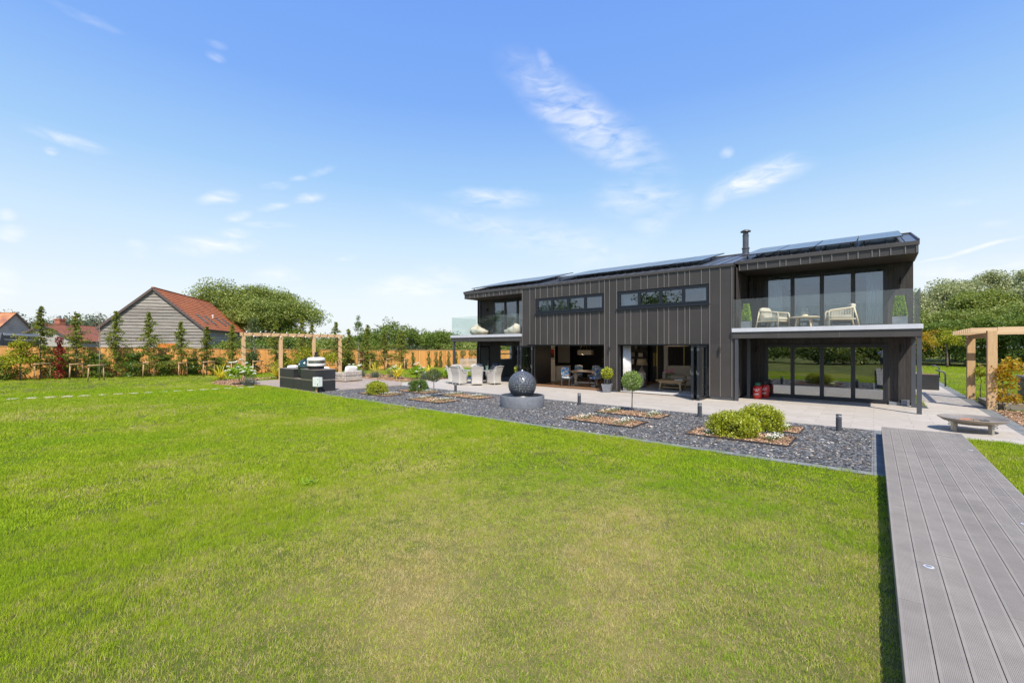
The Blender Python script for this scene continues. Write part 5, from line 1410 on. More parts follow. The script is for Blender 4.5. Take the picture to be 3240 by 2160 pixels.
# climbers growing on / by the pergola
tree('climbing_plant', (-27.3, 12.3, 0), [(0, .4, 1.2, .5, 1.3, 1.0), (0, -1.1, .8, .4, .7, .6), (0, 1.6, 1.1, .4, .7, .6)], 120, 26, .26, .10, M['leaf_yellow'], (1.9, .03, 5, .5), 'yellow green climber growing up behind the middle of the long pergola', 'climber', None, 41)

# balcony furniture, near balcony
def lounge_chair():
    t = empty('lounge_chair', (0, 0, 0)); W_ = .36
    for s in (-1, 1):      # faces +X
        mb = MB(); mb.tube([(.36, s * W_, 0), (.36, s * W_, .50), (.33, s * W_, .555), (.25, s * W_, .565), (-.30, s * W_, .63)], .024, 8)
        mb.build('arm_frame', M['pale_teak'], t, smooth=True)
        mb = MB(); mb.tube([(-.44, s * W_, 0), (-.30, s * W_, .64)], .024, 8); mb.build('rear_leg', M['pale_teak'], t, smooth=True)
        mb = MB()
        for k_ in range(14):
            x = -.28 + k_ * .043; mb.tube([(x, s * W_, .27), (x, s * W_, .60 - (x + .3) * .09)], .010, 5)
        mb.build('rope_side', M['linen'], t)
    mb = MB(); mb.box(-.36, -W_, .24, .37, W_, .275); mb.box(-.30, -W_, .58, -.26, W_, .62); mb.build('seat_frame', M['pale_teak'], t)
    mb = MB(); mb.cushion(.03, 0, .335, .68, .64, .13, .3); mb.build('seat_cushion', M['linen'], t, smooth=True)
    mb = MB(); mb.cushion(-.27, 0, .56, .15, .62, .42, .4, ry=R(-14)); mb.build('back_cushion', M['linen'], t, smooth=True)
    return t
lc = lounge_chair(); kids = children(lc)
lc.location = (-2.80, 18.15, 2.667); lc.rotation_euler.z = R(-20); tag(lc, 'pale wooden lounge chair on the left of the near balcony table', 'chair', 'lounge chairs on the near balcony')
o = copy_tree(lc, None, kids); o.location = (-.86, 18.25, 2.667); o.rotation_euler.z = R(180 + 12); tag(o, 'pale wooden lounge chair on the right of the near balcony table, back to the right', 'chair', 'lounge chairs on the near balcony')
t = empty('coffee_table', (-1.88, 18.2, 2.667), 0, 'low pale wooden table between the two balcony lounge chairs', 'table')
mb = MB(); mb.lathe([(.44, .345), (.46, .355), (.46, .385), (.44, .39)], 28); mb.build('tabletop', M['pale_teak'], t)
for a in (.7, 2.4, 3.9, 5.5): mb = MB(); mb.tube([(.24 * math.cos(a), .24 * math.sin(a), .35), (.33 * math.cos(a), .33 * math.sin(a), 0)], [.03, .024], 8); mb.build('leg', M['pale_teak'], t)
t = empty('hurricane_lamp', (-1.85, 18.15, 3.058), 0, 'clear glass hurricane lamp on the balcony table', 'lamp')
mb = MB(); mb.lathe([(.10, .0), (.10, .05), (.07, .07), (.03, .08)], 20); mb.build('base', M['pale_teak'], t, smooth=True)
mb = MB(); mb.lathe([(.085, .08), (.13, .16), (.13, .22), (.09, .33), (.085, .33), (.125, .22), (.125, .16), (.08, .085)], 24); mb.build('glass_chimney', glass('lamp_glass', .05, (.95, .97, .97)), t, smooth=True)

# bean bags on the far balcony
def beanbag(loc, rz, label, seed, mat, s=1):
    rng = np.random.default_rng(seed); t = empty('bean_bag', loc, rz, label, 'bean bag', 'bean bags on the far balcony'); V = []; F = []; n, m = 40, 20
    for i in range(m + 1):
        ph = -PI / 2 + PI * i / m
        for k_ in range(n):
            th = 2 * PI * k_ / n; r_ = math.cos(ph) * (1 + .05 * math.sin(th * 7 + ph * 5) + .035 * math.sin(th * 13 + seed)); z = math.sin(ph)
            x = r_ * math.cos(th) * .62; y = r_ * math.sin(th) * .5; zz = (z * .34 + .34) if z < 0 else .34 + z * (.26 - .20 * math.cos(th))
            V.append((x * s - .12 * max(z, 0), y * s, max(.0, zz - .1) * s))
    for i in range(m):
        for k_ in range(n): k2 = (k_ + 1) % n; F.append((i * n + k_, i * n + k2, (i + 1) * n + k2, (i + 1) * n + k_))
    mesh_np('bag', V, F, mat, t, smooth=True); sm = MB()
    for a in (-.35, 0, .35): sm.tube([(-.60 * s * math.cos(u) * (1 if True else 0), a * s * 1.2 * math.cos(u * .8), (.30 + .27 * math.sin(u)) * s) for u in np.linspace(-.2, 1.4, 12)], .009, 5)
    sm.build('piping', M['linen'], t); return t
beanbag((-17.75, 18.15, 2.667), R(-15), 'large cream bean bag on the left of the far balcony', 1, M['linen'], .98)
beanbag((-15.2, 18.2, 2.667), R(170), 'cream bean bag on the right of the far balcony', 2, M['linen'], .9)
beanbag((-14.5, 18.75, 2.667), R(120), 'blue grey bean bag tucked beside the house wall on the far balcony', 3, simple('blue_grey_canvas', (.13, .17, .21), .9), .95)

# ------------------------------------------------------------------ fire bowl
t = empty('fire_bowl', (1.78, 14.75, .012), R(20), 'wide shallow steel fire bowl on a slatted stand at the end of the boardwalk', 'fire bowl')
mb = MB(); mb.lathe([(.05, .165), (.30, .185), (.50, .24), (.585, .30), (.60, .315), (.585, .325), (.57, .315), (.48, .255), (.30, .205), (.0, .19)], 48); smooth_angle(mb.build('bowl', simple('tarnished_steel', (.33, .285, .23), .42, .5, .12, 5), t), 35)
for a in range(4):
    aa = a * PI / 2 + .3; mb = MB(); Mx = Matrix.Rotation(aa, 4, 'Z') @ Matrix.Translation((.42, 0, 0)); mb.box(-.045, -.025, 0, .045, .025, .24, 0, Mx); mb.build('leg', simple('aged_steel', (.42, .38, .32), .4, .7), t)
mb = MB()
for z in (.13, .19): mb.tube([(.40 * math.cos(a), .40 * math.sin(a), z) for a in np.linspace(0, 2 * PI, 33)], .008, 6)
mb.build('ring', M['steel'], t)
for i, (x, y, a) in enumerate(((.02, .02, .5), (-.1, .08, 2.2), (.14, -.02, 1.3), (.22, .1, .1))):
    o = empty('firewood_log', (1.78 + x, 14.75 + y, .245), a, ['short split log lying in the middle of the fire bowl', 'reddish split log on the left in the fire bowl', 'charred split log on the right in the fire bowl', 'grey split log leaning on the bowl rim'][i], 'log', 'logs in the fire bowl')
    mb = MB(); mb.prism([(-.045, -.04), (.05, -.03), (.02, .05)], -.13, .13, 0, Matrix.Rotation(PI / 2, 4, 'X')); mb.build('log', [M['stake'], simple('red_wood', (.30, .12, .07), .8), M['black'], simple('grey_wood', (.28, .23, .19), .85)][i], o)

# ------------------------------------------------------------------ slatted pergola, hot tub and planting right of the path
t = empty('slatted_pergola', (4.6, 22.2, 0), 0, 'natural timber pergola with a slatted roof over the hot tub', 'pergola')
woodX = wood('pergola_slats', (.56, .38, .21), (.74, .55, .34), .7, 'X', .7, .1)
for (x, y) in ((2.88, 20.35), (2.86, 24.05), (6.9, 20.35), (6.9, 24.05)):
    mb = MB(); mb.box(x - 4.6 - .11, y - 22.2 - .11, 0, x - 4.6 + .11, y - 22.2 + .11, 2.40 if y > 22 else 2.52); mb.build('post', M['pergola'], t, bevel=.012)
for x in (2.86, 6.9):
    mb = MB(); mb.box(x - 4.6 - .05, 20.47 - 22.2, 2.30, x - 4.6 + .05, 24.9 - 22.2, 2.46); mb.build('beam', M['pergola'], t)
mb = MB(); mb.box(2.99 - 4.6, 20.26 - 22.2, 2.40, 7.4 - 4.6, 20.32 - 22.2, 2.50); mb.build('front_beam', woodX, t)
for i, y in enumerate(np.linspace(20.30, 24.85, 11)):
    mb = MB(); mb.box(2.45 - 4.6 if i else 3.0 - 4.6, y - 22.2 - .035, 2.475, 7.4 - 4.6, y - 22.2 + .035, 2.625); mb.build('slat', woodX, t)
t = empty('hot_tub', (5.0, 22.4, 0), 0, 'black panelled hot tub with a grey cover under the slatted pergola', 'hot tub')
mb = MB(); mb.box(-1.05, -1.05, .02, 1.05, 1.05, .86); 
for k_ in range(14): mb.box(-1.05 + k_ * .15, -1.062, .04, -1.05 + k_ * .15 + .135, -1.05, .84)
for k_ in range(14): mb.box(-1.062, -1.05 + k_ * .15, .04, -1.05, -1.05 + k_ * .15 + .135, .84)
mb.build('cabinet', M['kitchen'], t, bevel=.01)
mb = MB(); mb.box(-1.10, -1.10, .87, 1.10, 1.10, 1.0); mb.build('cover', simple('grey_vinyl_cover', (.14, .145, .16), .5), t, bevel=.04)
t = empty('hot_tub_steps', (3.4, 21.7, 0), 0, 'low grey composite steps beside the hot tub', 'steps')
mb = MB(); mb.box(-.5, -.95, 0, .25, 1.1, .18); mb.build('lower_step', M['boardwalk'], t); mb = MB(); mb.box(-.2, -.45, .181, .25, 1.0, .38); mb.build('upper_step', M['kitchen'], t)
t = empty('storage_box', (4.6, 20.9, 0), 0, 'grey plastic box in front of the hot tub', 'box'); mb = MB(); mb.box(-.45, -.25, 0, .35, .25, .5); mb.build('box_body', M['post'], t, bevel=.03); mb = MB(); mb.box(-.47, -.27, .5, .37, .27, .56); mb.build('lid', simple('pale_grey_lid', (.3, .31, .32), .5), t, bevel=.02)
tree('climbing_plant', (3.12, 20.35, 0), [(0, 0, .8, .26, .26, .8), (.22, 0, 1.25, .3, .22, .35), (.12, 0, .3, .3, .28, .3)], 95, 24, .17, .075, M['leaf_orange'], (1.5, .018, 4, .3), 'golden orange climber wrapped round the near post of the slatted pergola', 'climber', None, 51)
tree('climbing_plant', (3.1, 23.9, 0), [(0, 0, .8, .16, .16, .75), (.25, -.1, .7, .25, .15, .2)], 26, 16, .14, .07, M['leaf_yellow'], (1.4, .014, 4, .35), 'thin young climber by the far post of the slatted pergola', 'climber', None, 52)
for i, (x, y, L_, n, lb) in enumerate(((3.7, 19.2, .55, 150, 'clump of arching green grass at the foot of the golden climber'), (4.6, 18.9, .7, 190, 'taller grass clump right of the golden climber'), (4.0, 17.9, .4, 120, 'low grass clump at the edge of the right bark bed'), (5.2, 17.6, .6, 160, 'grass clump at the right edge of the picture'))):
    t = empty('ornamental_grass', (x, y, .01), 0, lb, 'grass clump', 'grass clumps in the right bark bed'); rng = np.random.default_rng(70 + i)
    V, F = blades(rng, n, L_ * 1.2, .014, .8, .7, 4, .10); mesh_np('leaves', V, F, M['grassy'], t)
t = empty('seed_heads', (3.8, 18.8, .01), 0, 'two dry bare seed stalks standing in the right bark bed', 'plant'); mb = MB()
for x, h in ((0, .78), (.3, .95)): mb.tube([(x, 0, 0), (x + .02, 0, h)], .012, 6); mb.cushion(x + .02, 0, h, .06, .06, .09, .8)
mb.build('stalk', simple('dry_stalk', (.5, .40, .27), .9), t)
cordyline((5.0, 19.4, .01), .9, 77, 'spiky yellow striped plant at the right edge of the picture', 50, 'spiky yellow cordylines in the beds')

# planter with a small weeping tree down the side path, curved path lights
for i, (x, y, s_, lb) in enumerate(((-.05, 2.9, .07, 'small bright weed at the foot of the boardwalk edge'), (-6.3, 2.9, .07, 'pale green weed rosette in the near left lawn'))):
    t = empty('weed', (x, y, .0), 0, lb, 'weed'); rng = np.random.default_rng(900 + i); V, F = blades(rng, 26, s_ * 1.25, .028, 1.4, .5, 3, .05); V[:, 2] += .02; mesh_np('leaves', V, F, M['leaf_lime'], t)
t = empty('planter_tree', (1.75, 28.2, .012), 0, 'weeping yellow tree with a pale stem in a long black planter on the side path', 'potted tree')
mb = MB(); mb.box(-.55, -.5, 0, .55, .5, .70); mb.box(-.5, -.45, .702, .5, .45, .704, 1); mb.build('planter', [M['kitchen'], M['bark_base']], t)
mb = MB(); mb.tube([(0, 0, .6), (-.06, 0, 1.4), (-.10, 0, 2.5)], [.045, .04, .03], 8); mb.build('trunk', simple('birch_stem', (.62, .56, .46), .7), t, smooth=True)
rng = np.random.default_rng(9); P = []
for i in range(230):
    a = rng.uniform(0, 2 * PI); l_ = rng.uniform(.45, .95); k_ = np.linspace(.1, 1, 14)[:, None]; d = np.array([[math.cos(a), math.sin(a), 0]])
    q = np.array([[-.1, 0, 2.45]]) + d * k_ * l_ + np.array([[0, 0, 1]]) * (rng.uniform(-.2, 1.2) * k_ - rng.uniform(.5, 1.3) * k_ ** 2) * l_; P.append(q + rng.normal(size=q.shape) * .02)
V, F = leaf_geo(rng, np.concatenate(P), .065, .3, .2); mesh_np('crown', V, F, M['leaf_orange'], t)
o = tree('young_tree', (5.4, 58.5, 0), [(0, 0, 2.4, 1.2, 1.0, 1.3)], 60, 30, .5, .14, M['leaf_yellow'], (2.2, .08, 5, .8), 'small yellow green tree on the back lawn in front of the hedge', 'tree', None, 53)
for i, (x, y, lb) in enumerate(((2.75, 30.5, 'near curved dark path light right of the planter'), (3.2, 38.5, 'far curved dark path light on the back lawn edge'))):
    t = empty('path_light', (x, y, 0), 0, lb, 'path light', 'curved path lights'); mb = MB(); mb.tube([(0, 0, 0), (0, 0, .62), (-.06, 0, .74), (-.22, 0, .80), (-.36, 0, .82)], .035, 8); mb.build('stem', M['post'], t, smooth=True)

# ------------------------------------------------------------------ photographer seen mirrored in the doors: stands on the boardwalk behind the camera
def person(loc, rz):
    t = empty('person', loc, rz, 'person in a pale shirt and dark shorts standing on the boardwalk, holding a remote control', 'person')
    J = {'pelvis': (0, 0, .95), 'waist': (0, 0, 1.12), 'chest': (0, 0, 1.38), 'neck': (0, .01, 1.52), 'head': (0, .02, 1.60), 'top': (0, .02, 1.74),
         'lh': (-.10, 0, .90), 'lk': (-.11, .03, .50), 'la': (-.12, 0, .08), 'lt': (-.13, .16, .03), 'rh': (.10, 0, .90), 'rk': (.11, .03, .50), 'ra': (.12, -.01, .08), 'rt': (.14, .15, .03),
         'ls': (-.19, 0, 1.44), 'le': (-.30, .10, 1.22), 'lw': (-.10, .30, 1.40), 'lf': (-.06, .36, 1.44), 'rs': (.19, 0, 1.44), 're': (.31, .10, 1.22), 'rw': (.10, .30, 1.40), 'rf': (.06, .36, 1.44)}
    E_ = [('pelvis', 'waist'), ('waist', 'chest'), ('chest', 'neck'), ('neck', 'head'), ('head', 'top'), ('pelvis', 'lh'), ('lh', 'lk'), ('lk', 'la'), ('la', 'lt'), ('pelvis', 'rh'), ('rh', 'rk'), ('rk', 'ra'), ('ra', 'rt'),
          ('chest', 'ls'), ('ls', 'le'), ('le', 'lw'), ('lw', 'lf'), ('chest', 'rs'), ('rs', 're'), ('re', 'rw'), ('rw', 'rf')]
    rad = {'pelvis': .14, 'waist': .13, 'chest': .15, 'neck': .055, 'head': .095, 'top': .075, 'lh': .085, 'rh': .085, 'lk': .055, 'rk': .055, 'la': .038, 'ra': .038, 'lt': .032, 'rt': .032, 'ls': .06, 'rs': .06, 'le': .042, 're': .042, 'lw': .028, 'rw': .028, 'lf': .03, 'rf': .03}
    def skin(name, keys, mat, grow=0):
        ks = [k for k in J if k in keys]; me = bpy.data.meshes.new(name); me.from_pydata([J[k] for k in ks], [(ks.index(a), ks.index(b)) for a, b in E_ if a in ks and b in ks], []); o = bpy.data.objects.new(name, me); C.objects.link(o); o.parent = t
        o.modifiers.new('skin', 'SKIN'); 
        if not me.skin_vertices: 
            bm = bmesh.new(); bm.from_mesh(me); bm.verts.layers.skin.verify(); bm.to_mesh(me); bm.free()
        for i, k in enumerate(ks): me.skin_vertices[0].data[i].radius = (rad[k] + grow, rad[k] + grow); me.skin_vertices[0].data[i].use_root = (i == 0)
        s_ = o.modifiers.new('subdivision', 'SUBSURF'); s_.levels = 2; s_.render_levels = 2; me.materials.append(mat); return o
    skin('body', set(J), simple('skin', (.50, .30, .21), .6))
    skin('shirt', {'waist', 'chest', 'ls', 'le', 'rs', 're', 'pelvis'}, simple('pale_blue_shirt', (.62, .66, .76), .9), .025)
    skin('shorts', {'pelvis', 'lh', 'lk', 'rh', 'rk'}, simple('dark_shorts', (.03, .035, .05), .9), .022)
    h = MB(); h.cushion(0, 0, 1.70, .21, .24, .16, .8); h.build('hair', simple('brown_hair', (.07, .045, .03), .8), t, smooth=True)
person((.55, -2.2, .2), 0)

# ------------------------------------------------------------------ things inside the open rooms
def curtain(loc, w, h, rz, label, mat=None, folds=7, group='white curtains at the doors and windows'):
    t = empty('curtain', loc, rz, label, 'curtain', group); n = folds * 8; vs = []; fs = []
    for i in range(n + 1):
        x = w * i / n; y = .035 * math.sin(i / 8 * 2 * PI)
        for z, q in ((0, 1.0), (h * .5, 1), (h, .95)): vs.append((x * q, y, z))
    for i in range(n):
        for j in range(2): a = i * 3 + j; fs.append((a, a + 3, a + 4, a + 1))
    o = MB().add(vs, fs).build('fabric', mat or M['white_fabric'], t, smooth=True); s = o.modifiers.new('thick', 'SOLIDIFY'); s.thickness = .006
    MB().tube([(-.02, 0, h + .01), (w * 1.05, 0, h + .01)], .012, 8).build('curtain_pole', M['black'], t)
    return t
curtain((-8.50, 17.80, .045), .34, 2.0, R(20), 'white curtain gathered at the left side of the open living room doors')
curtain((-3.28, 20.02, 2.70), .50, 2.08, 0, 'white curtain at the left end of the near balcony doors')
curtain((-.20, 20.02, 2.70), .46, 2.08, 0, 'white curtain at the right end of the near balcony doors')
curtain((-17.85, 19.78, 2.70), .42, 2.08, 0, 'white curtain behind the far balcony doors')
curtain((-8.50, 17.86, 3.68), .56, .72, 0, 'white curtain at the left end of the near strip window'); curtain((-5.12, 17.86, 3.68), .20, .72, 0, 'white curtain at the right end of the near strip window')
curtain((-12.98, 17.86, 3.68), .42, .72, 0, 'white curtain at the left end of the far strip window'); curtain((-9.66, 17.86, 3.68), .26, .72, 0, 'white curtain at the right end of the far strip window')

M['sofa'] = simple('oatmeal_upholstery', (.62, .53, .43), .9, 0, .05, 6, .3, 200)
M['oak'] = wood('oak_furniture', (.42, .26, .12), (.58, .39, .20), .5, 'X', 1, .08)
def sofa(loc, rz, w, label, ncol):
    t = empty('sofa', loc, rz, label, 'sofa', 'oatmeal sofas in the living room'); d = .95      # faces +Y
    mb = MB(); mb.cushion(0, 0, .22, w, d, .36, .2); mb.build('base', M['sofa'], t, smooth=True)
    mb = MB(); mb.cushion(0, -d / 2 + .14, .60, w - .1, .28, .84, .3); mb.build('back', M['sofa'], t, smooth=True)
    for s in (-1, 1): mb = MB(); mb.cushion(s * (w / 2 - .1), .02, .42, .2, d, .64, .35); mb.build('arm', M['sofa'], t, smooth=True)
    for i in range(ncol): mb = MB(); mb.cushion((i - (ncol - 1) / 2) * (w - .4) / ncol, .08, .45, (w - .42) / ncol, d - .25, .18, .3); mb.build('seat_cushion', M['sofa'], t, smooth=True)
    mb = MB(); mb.cushion(-w / 2 + .42, -.05, .68, .42, .16, .42, .6, rx=R(18), rz=.3); mb.build('scatter_cushion', simple('grey_cushion', (.27, .25, .25), .9), t, smooth=True)
    return t
sofa((-9.0, 20.1, .043), R(-72), 1.25, 'oatmeal armchair on the left of the living room, beside the table lamp', 1)
sofa((-7.1, 21.95, .043), R(180 + 12), 2.2, 'oatmeal sofa facing the coffee table at the back of the living room', 2)
t = empty('coffee_table', (-7.05, 19.85, .043), R(3), 'oak coffee table with splayed legs in the living room', 'table')
mb = MB(); mb.box(-.62, -.50, .41, .62, .50, .45); mb.build('tabletop', M['oak'], t, bevel=.01); mb = MB(); mb.box(-.50, -.42, .32, .50, .42, .405); mb.build('apron', M['oak'], t)
for sx, sy in ((-1, -1), (1, -1), (1, 1), (-1, 1)): mb = MB(); mb.beam((sx * .42, sy * .38, .33), (sx * .47, sy * .42, 0), .07, .07); mb.build('leg', M['oak'], t)
mb = MB(); mb.box(-.42, -.36, .10, .42, .36, .13); mb.build('lower_shelf', M['oak'], t)
t = empty('flower_vase', (-7.2, 19.9, .495), 0, 'glass vase of pink flowers on the oak coffee table', 'vase'); mb = MB(); mb.lathe([(.05, 0), (.06, .05), (.045, .18), (.055, .22)], 16); mb.build('vase', glass('vase_glass', .05, (.8, .9, .8)), t, smooth=True)
rng = np.random.default_rng(4); P = rng.normal(size=(160, 3)) * [.10, .10, .05] + [0, 0, .27]; V, F = leaf_geo(rng, P, .06, .4, .3); mesh_np('leaves', V, F, M['leaf_dark'], t)
P = np.concatenate([rng.normal(size=(60, 3)) * .035 + c for c in ([-.16, 0, .38], [.02, .05, .40], [.15, -.03, .41], [-.04, -.06, .36])]); V, F = leaf_geo(rng, P, .05, .9, .5); mesh_np('petals', V, F, foliage('pink_petals', (.65, .22, .32), (.80, .42, .50), None, .25), t)
t = empty('book', (-6.75, 19.75, .495), .3, 'open magazine lying on the oak coffee table', 'book'); mb = MB(); mb.box(-.17, -.12, 0, .17, .12, .035); mb.build('pages', M['white_paint'], t)
t = empty('table_lamp', (-9.05, 21.1, .55), 0, 'table lamp with a wide beige shade behind the oatmeal armchair', 'lamp'); mb = MB(); mb.lathe([(.29, .52), (.22, .84), (.215, .84), (.285, .52)], 28); mb.build('lamp_shade', simple('beige_shade', (.55, .42, .26), .8), t, smooth=True)
mb = MB(); mb.lathe([(.07, 0), (.12, .12), (.13, .26), (.05, .42), (.02, .52)], 20); mb.build('lamp_base', simple('ceramic_base', (.38, .34, .30), .4), t, smooth=True)
t = empty('side_table', (-9.05, 21.1, .043), 0, 'small dark side table carrying the beige table lamp', 'table'); mb = MB(); mb.box(-.25, -.25, .45, .25, .25, .50); mb.build('tabletop', M['interior_dark'], t)
for sx, sy in ((-1, -1), (1, -1), (1, 1), (-1, 1)): mb = MB(); mb.box(sx * .22 - .02, sy * .22 - .02, 0, sx * .22 + .02, sy * .22 + .02, .45); mb.build('leg', M['interior_dark'], t)
t = empty('ceiling_lamp', (-6.9, 20.1, 2.02), 0, 'wide flat fabric ceiling lamp above the oak coffee table', 'lamp'); mb = MB(); mb.lathe([(.50, .0), (.55, .16), (.545, .16), (.49, .0), (.05, -.01)], 32); mb.build('lamp_shade', simple('cream_shade', (.60, .46, .31), .8), t, smooth=True); mb = MB(); mb.tube([(0, 0, .1), (0, 0, .29)], .01, 6); mb.build('stem', M['gold'], t)
t = empty('bookshelf', (-10.45, 23.9, .03), 0, 'dark wall shelf with pictures and books at the back of the living room', 'shelf')
mb = MB(); mb.box(-.55, -.02, 0, .55, .22, 2.25)
mb.build('back_panel', M['interior_dark'], t)
for z in (.9, 1.35, 1.8): mb = MB(); mb.box(-.55, -.25, z, .55, -.021, z + .03); mb.build('shelf', M['interior_dark'], t)
for i, (x, z, w_, h_, m_) in enumerate(((-.3, .935, .2, .35, 'interior_white'), (-.28, 1.385, .26, .30, 'interior_grey'), (.18, 1.385, .3, .26, 'interior_white'), (-.1, 1.835, .2, .3, 'interior_grey'))):
    o = empty('picture_frame', (-10.45 + x, 23.76, .03 + z), 0, ['white mounted picture on the lowest lit shelf', 'grey picture on the middle shelf, left', 'white mounted picture on the middle shelf, right', 'grey picture on the top shelf'][i], 'picture', 'pictures on the dark wall shelf')
    mb = MB(); mb.box(-w_ / 2, -.01, 0, w_ / 2, .01, h_); mb.build('frame', M['black'], o); mb = MB(); mb.box(-w_ / 2 + .02, -.013, .02, w_ / 2 - .02, -.0105, h_ - .02); mb.build('print', M[m_], o)

# dining room
t = empty('kitchen_table', (-11.35, 19.35, .03), R(2), 'wooden dining table with turned pedestal legs in the kitchen', 'table')
mb = MB(); mb.box(-.72, -.5, .70, .95, .5, .75); mb.build('tabletop', wood('pale_oak', (.45, .31, .20), (.58, .43, .30), .5, 'X', 1, .05), t, bevel=.01)
for x in (-.48, .18 + .5):
    mb = MB(); mb.lathe([(.12, .0), (.12, .06), (.07, .10), (.09, .16), (.055, .24), (.10, .36), (.11, .44), (.06, .55), (.05, .60), (.08, .64), (.11, .70)], 18, 0, Matrix.Translation((x, -.1, 0))); mb.box(x - .12, -.4, .0, x + .12, .3, .06); mb.box(x - .08, -.4, .64, x + .08, .4, .699); mb.build('pedestal', M['pale_teak'], t)
mb = MB(); mb.box(-.4, -.13, .12, .6, -.07, .18); mb.build('stretcher', M['pale_teak'], t)
def mat_floral():
    t = NT('blue_floral_fabric'); n = t.noise(t.pos(obj=True), 7, 5, .6, .8); c = t.mix(t.rng(n, .44, .50), (.52, .50, .46), (.04, .17, .34)); n2 = t.noise(t.pos((1, 1, 1), (1, 0, 0), True), 9, 3); c = t.mix(t.rng(n2, .60, .64), c, (.50, .28, .19)); return t.pbr(c, .9)
M['floral'] = mat_floral()
def kitchen_chair():
    t = empty('kitchen_chair', (0, 0, 0))
    mb = MB(); mb.cushion(0, 0, .44, .48, .46, .13, .3); mb.build('seat', M['floral'], t, smooth=True)
    mb = MB(); mb.cushion(0, -.24, .74, .46, .09, .46, .35, rx=R(10)); mb.build('backrest', M['floral'], t, smooth=True)
    for sx, sy in ((-1, -1), (1, -1), (1, 1), (-1, 1)): mb = MB(); mb.tube([(sx * .19, sy * .18, .40), (sx * .20, sy * (.19 + (.03 if sy < 0 else 0)), .2), (sx * .19, sy * (.19 + (.07 if sy < 0 else 0)), 0)], [.022, .02, .015], 6); mb.build('leg', M['post'], t)
    return t
kc = kitchen_chair(); kids = children(kc)
for i, (x, y, rz, lb) in enumerate([(-11.85, 18.45, 10, 'blue floral dining chair nearest the open doors, its back to the garden'), (-10.55, 19.0, 70, 'blue floral dining chair at the right end of the kitchen table'), (-10.2, 19.7, 95, 'blue floral dining chair farther back on the right of the kitchen table'), (-12.3, 20.2, 200, 'blue floral dining chair behind the left end of the kitchen table'), (-11.4, 20.3, 175, 'blue floral dining chair behind the middle of the kitchen table')]):
    o = kc if i == 0 else copy_tree(kc, None, kids); o.location = (x, y, .03); o.rotation_euler.z = R(rz); tag(o, lb, 'chair', 'blue floral chairs at the kitchen table')
def mat_poster(n1, c1, c2):
    t = NT(n1); n = t.noise(t.pos(obj=True), 5, 4, .6); s = t.n('ShaderNodeSeparateXYZ'); t.l(t.n('ShaderNodeTexCoord').outputs['Generated'], s.inputs[0]); f = t.math('ADD', s.outputs[2], t.math('MULTIPLY', t.math('SUBTRACT', n, .5), .8)); return t.pbr(t.mix(t.rng(f, .45, .6), c1, c2), .6)
def picture(name, loc, rz, w, h, mat, label, grp):
    o = empty(name, loc, rz, label, 'picture', grp); mb = MB(); mb.box(-w / 2, -.025, -h / 2, w / 2, 0, h / 2); mb.build('frame', M['black'], o)
    mb = MB(); mb.box(-w / 2 + .02, -.028, -h / 2 + .02, w / 2 - .02, -.0255, h / 2 - .02); mb.build('mount', M['white_paint'], o)
    mb = MB(); mb.box(-w / 2 + .07, -.031, -h / 2 + .08, w / 2 - .07, -.0285, h / 2 - .08); mb.build('print', mat, o)
red = mat_poster('red_print', (.05, .02, .015), (.55, .05, .03))
picture('framed_print', (-14.32, 20.68, 1.62), R(90), .50, .68, red, 'red and black framed print, the right one on the pale kitchen wall', 'red framed prints'); picture('framed_print', (-14.32, 20.08, 1.62), R(90), .50, .68, red, 'red framed print partly hidden by the open glass door', 'red framed prints')
dk = mat_poster('dark_print', (.05, .05, .05), (.25, .25, .24))
picture('framed_print', (-18.99, 23.2, 1.70), R(90), .55, .80, dk, 'tall dark framed print right of the small window in the far room', 'dark framed prints'); picture('framed_print', (-18.99, 23.95, 1.70), R(90), .5, .80, dk, 'dark framed print half hidden by the balcony post in the far room', 'dark framed prints')
t = empty('linear_pendant', (-12.0, 20.5, 1.58), R(0), 'long glass and brass pendant hanging over the kitchen table', 'lamp'); mb = MB(); mb.box(-.42, -.13, 0, .42, .13, .24); mb.build('shade', simple('smoky_glass_shade', (.45, .38, .30), .3), t, bevel=.01)
mb = MB(); 
for x in (-.35, -.1, .1, .35): mb.tube([(x, 0, .24), (x * .4, 0, .72)], .006, 5)
mb.box(-.44, -.15, .10, .44, .15, .125); mb.build('brass_frame', M['gold'], t)
pb = MB(); pb.lathe([(.03, 0), (.045, .04), (.03, .08)], 12, 0, Matrix.Translation((-.2, 0, .06)))
def mat_bulb():
    b_ = NT('lit_bulb'); e_ = b_.n('ShaderNodeEmission'); e_.inputs[0].default_value = (1, .72, .38, 1); e_.inputs[1].default_value = 12; b_.l(e_.outputs[0], b_.out.inputs[0]); return b_.m
pb.build('bulb', mat_bulb(), t)
pl_ = bpy.data.lights.new('pendant_light', 'POINT'); pl_.energy = 10; pl_.color = (1, .74, .45); pl_.shadow_soft_size = .08
plo = bpy.data.objects.new('pendant_light', pl_); C.objects.link(plo); plo.location = (-12.2, 20.5, 1.50)
t = empty('kitchen_island', (-15.0, 22.3, .03), 0, 'white kitchen island seen through the open dining doors', 'kitchen island'); mb = MB(); mb.box(-.5, -.95, 0, .55, .6, .84); mb.build('cabinet', M['interior_white'], t); mb = MB(); mb.box(-.53, -.98, .841, .58, .63, .88); mb.build('worktop', M['black'], t)
t = empty('house_plant', (-10.35, 20.0, .03), 0, 'white flowered plant in a tall wooden stand at the right of the dining doors', 'plant'); mb = MB(); mb.box(-.13, -.13, 0, .13, .13, .86); mb.build('stand', M['oak'], t)
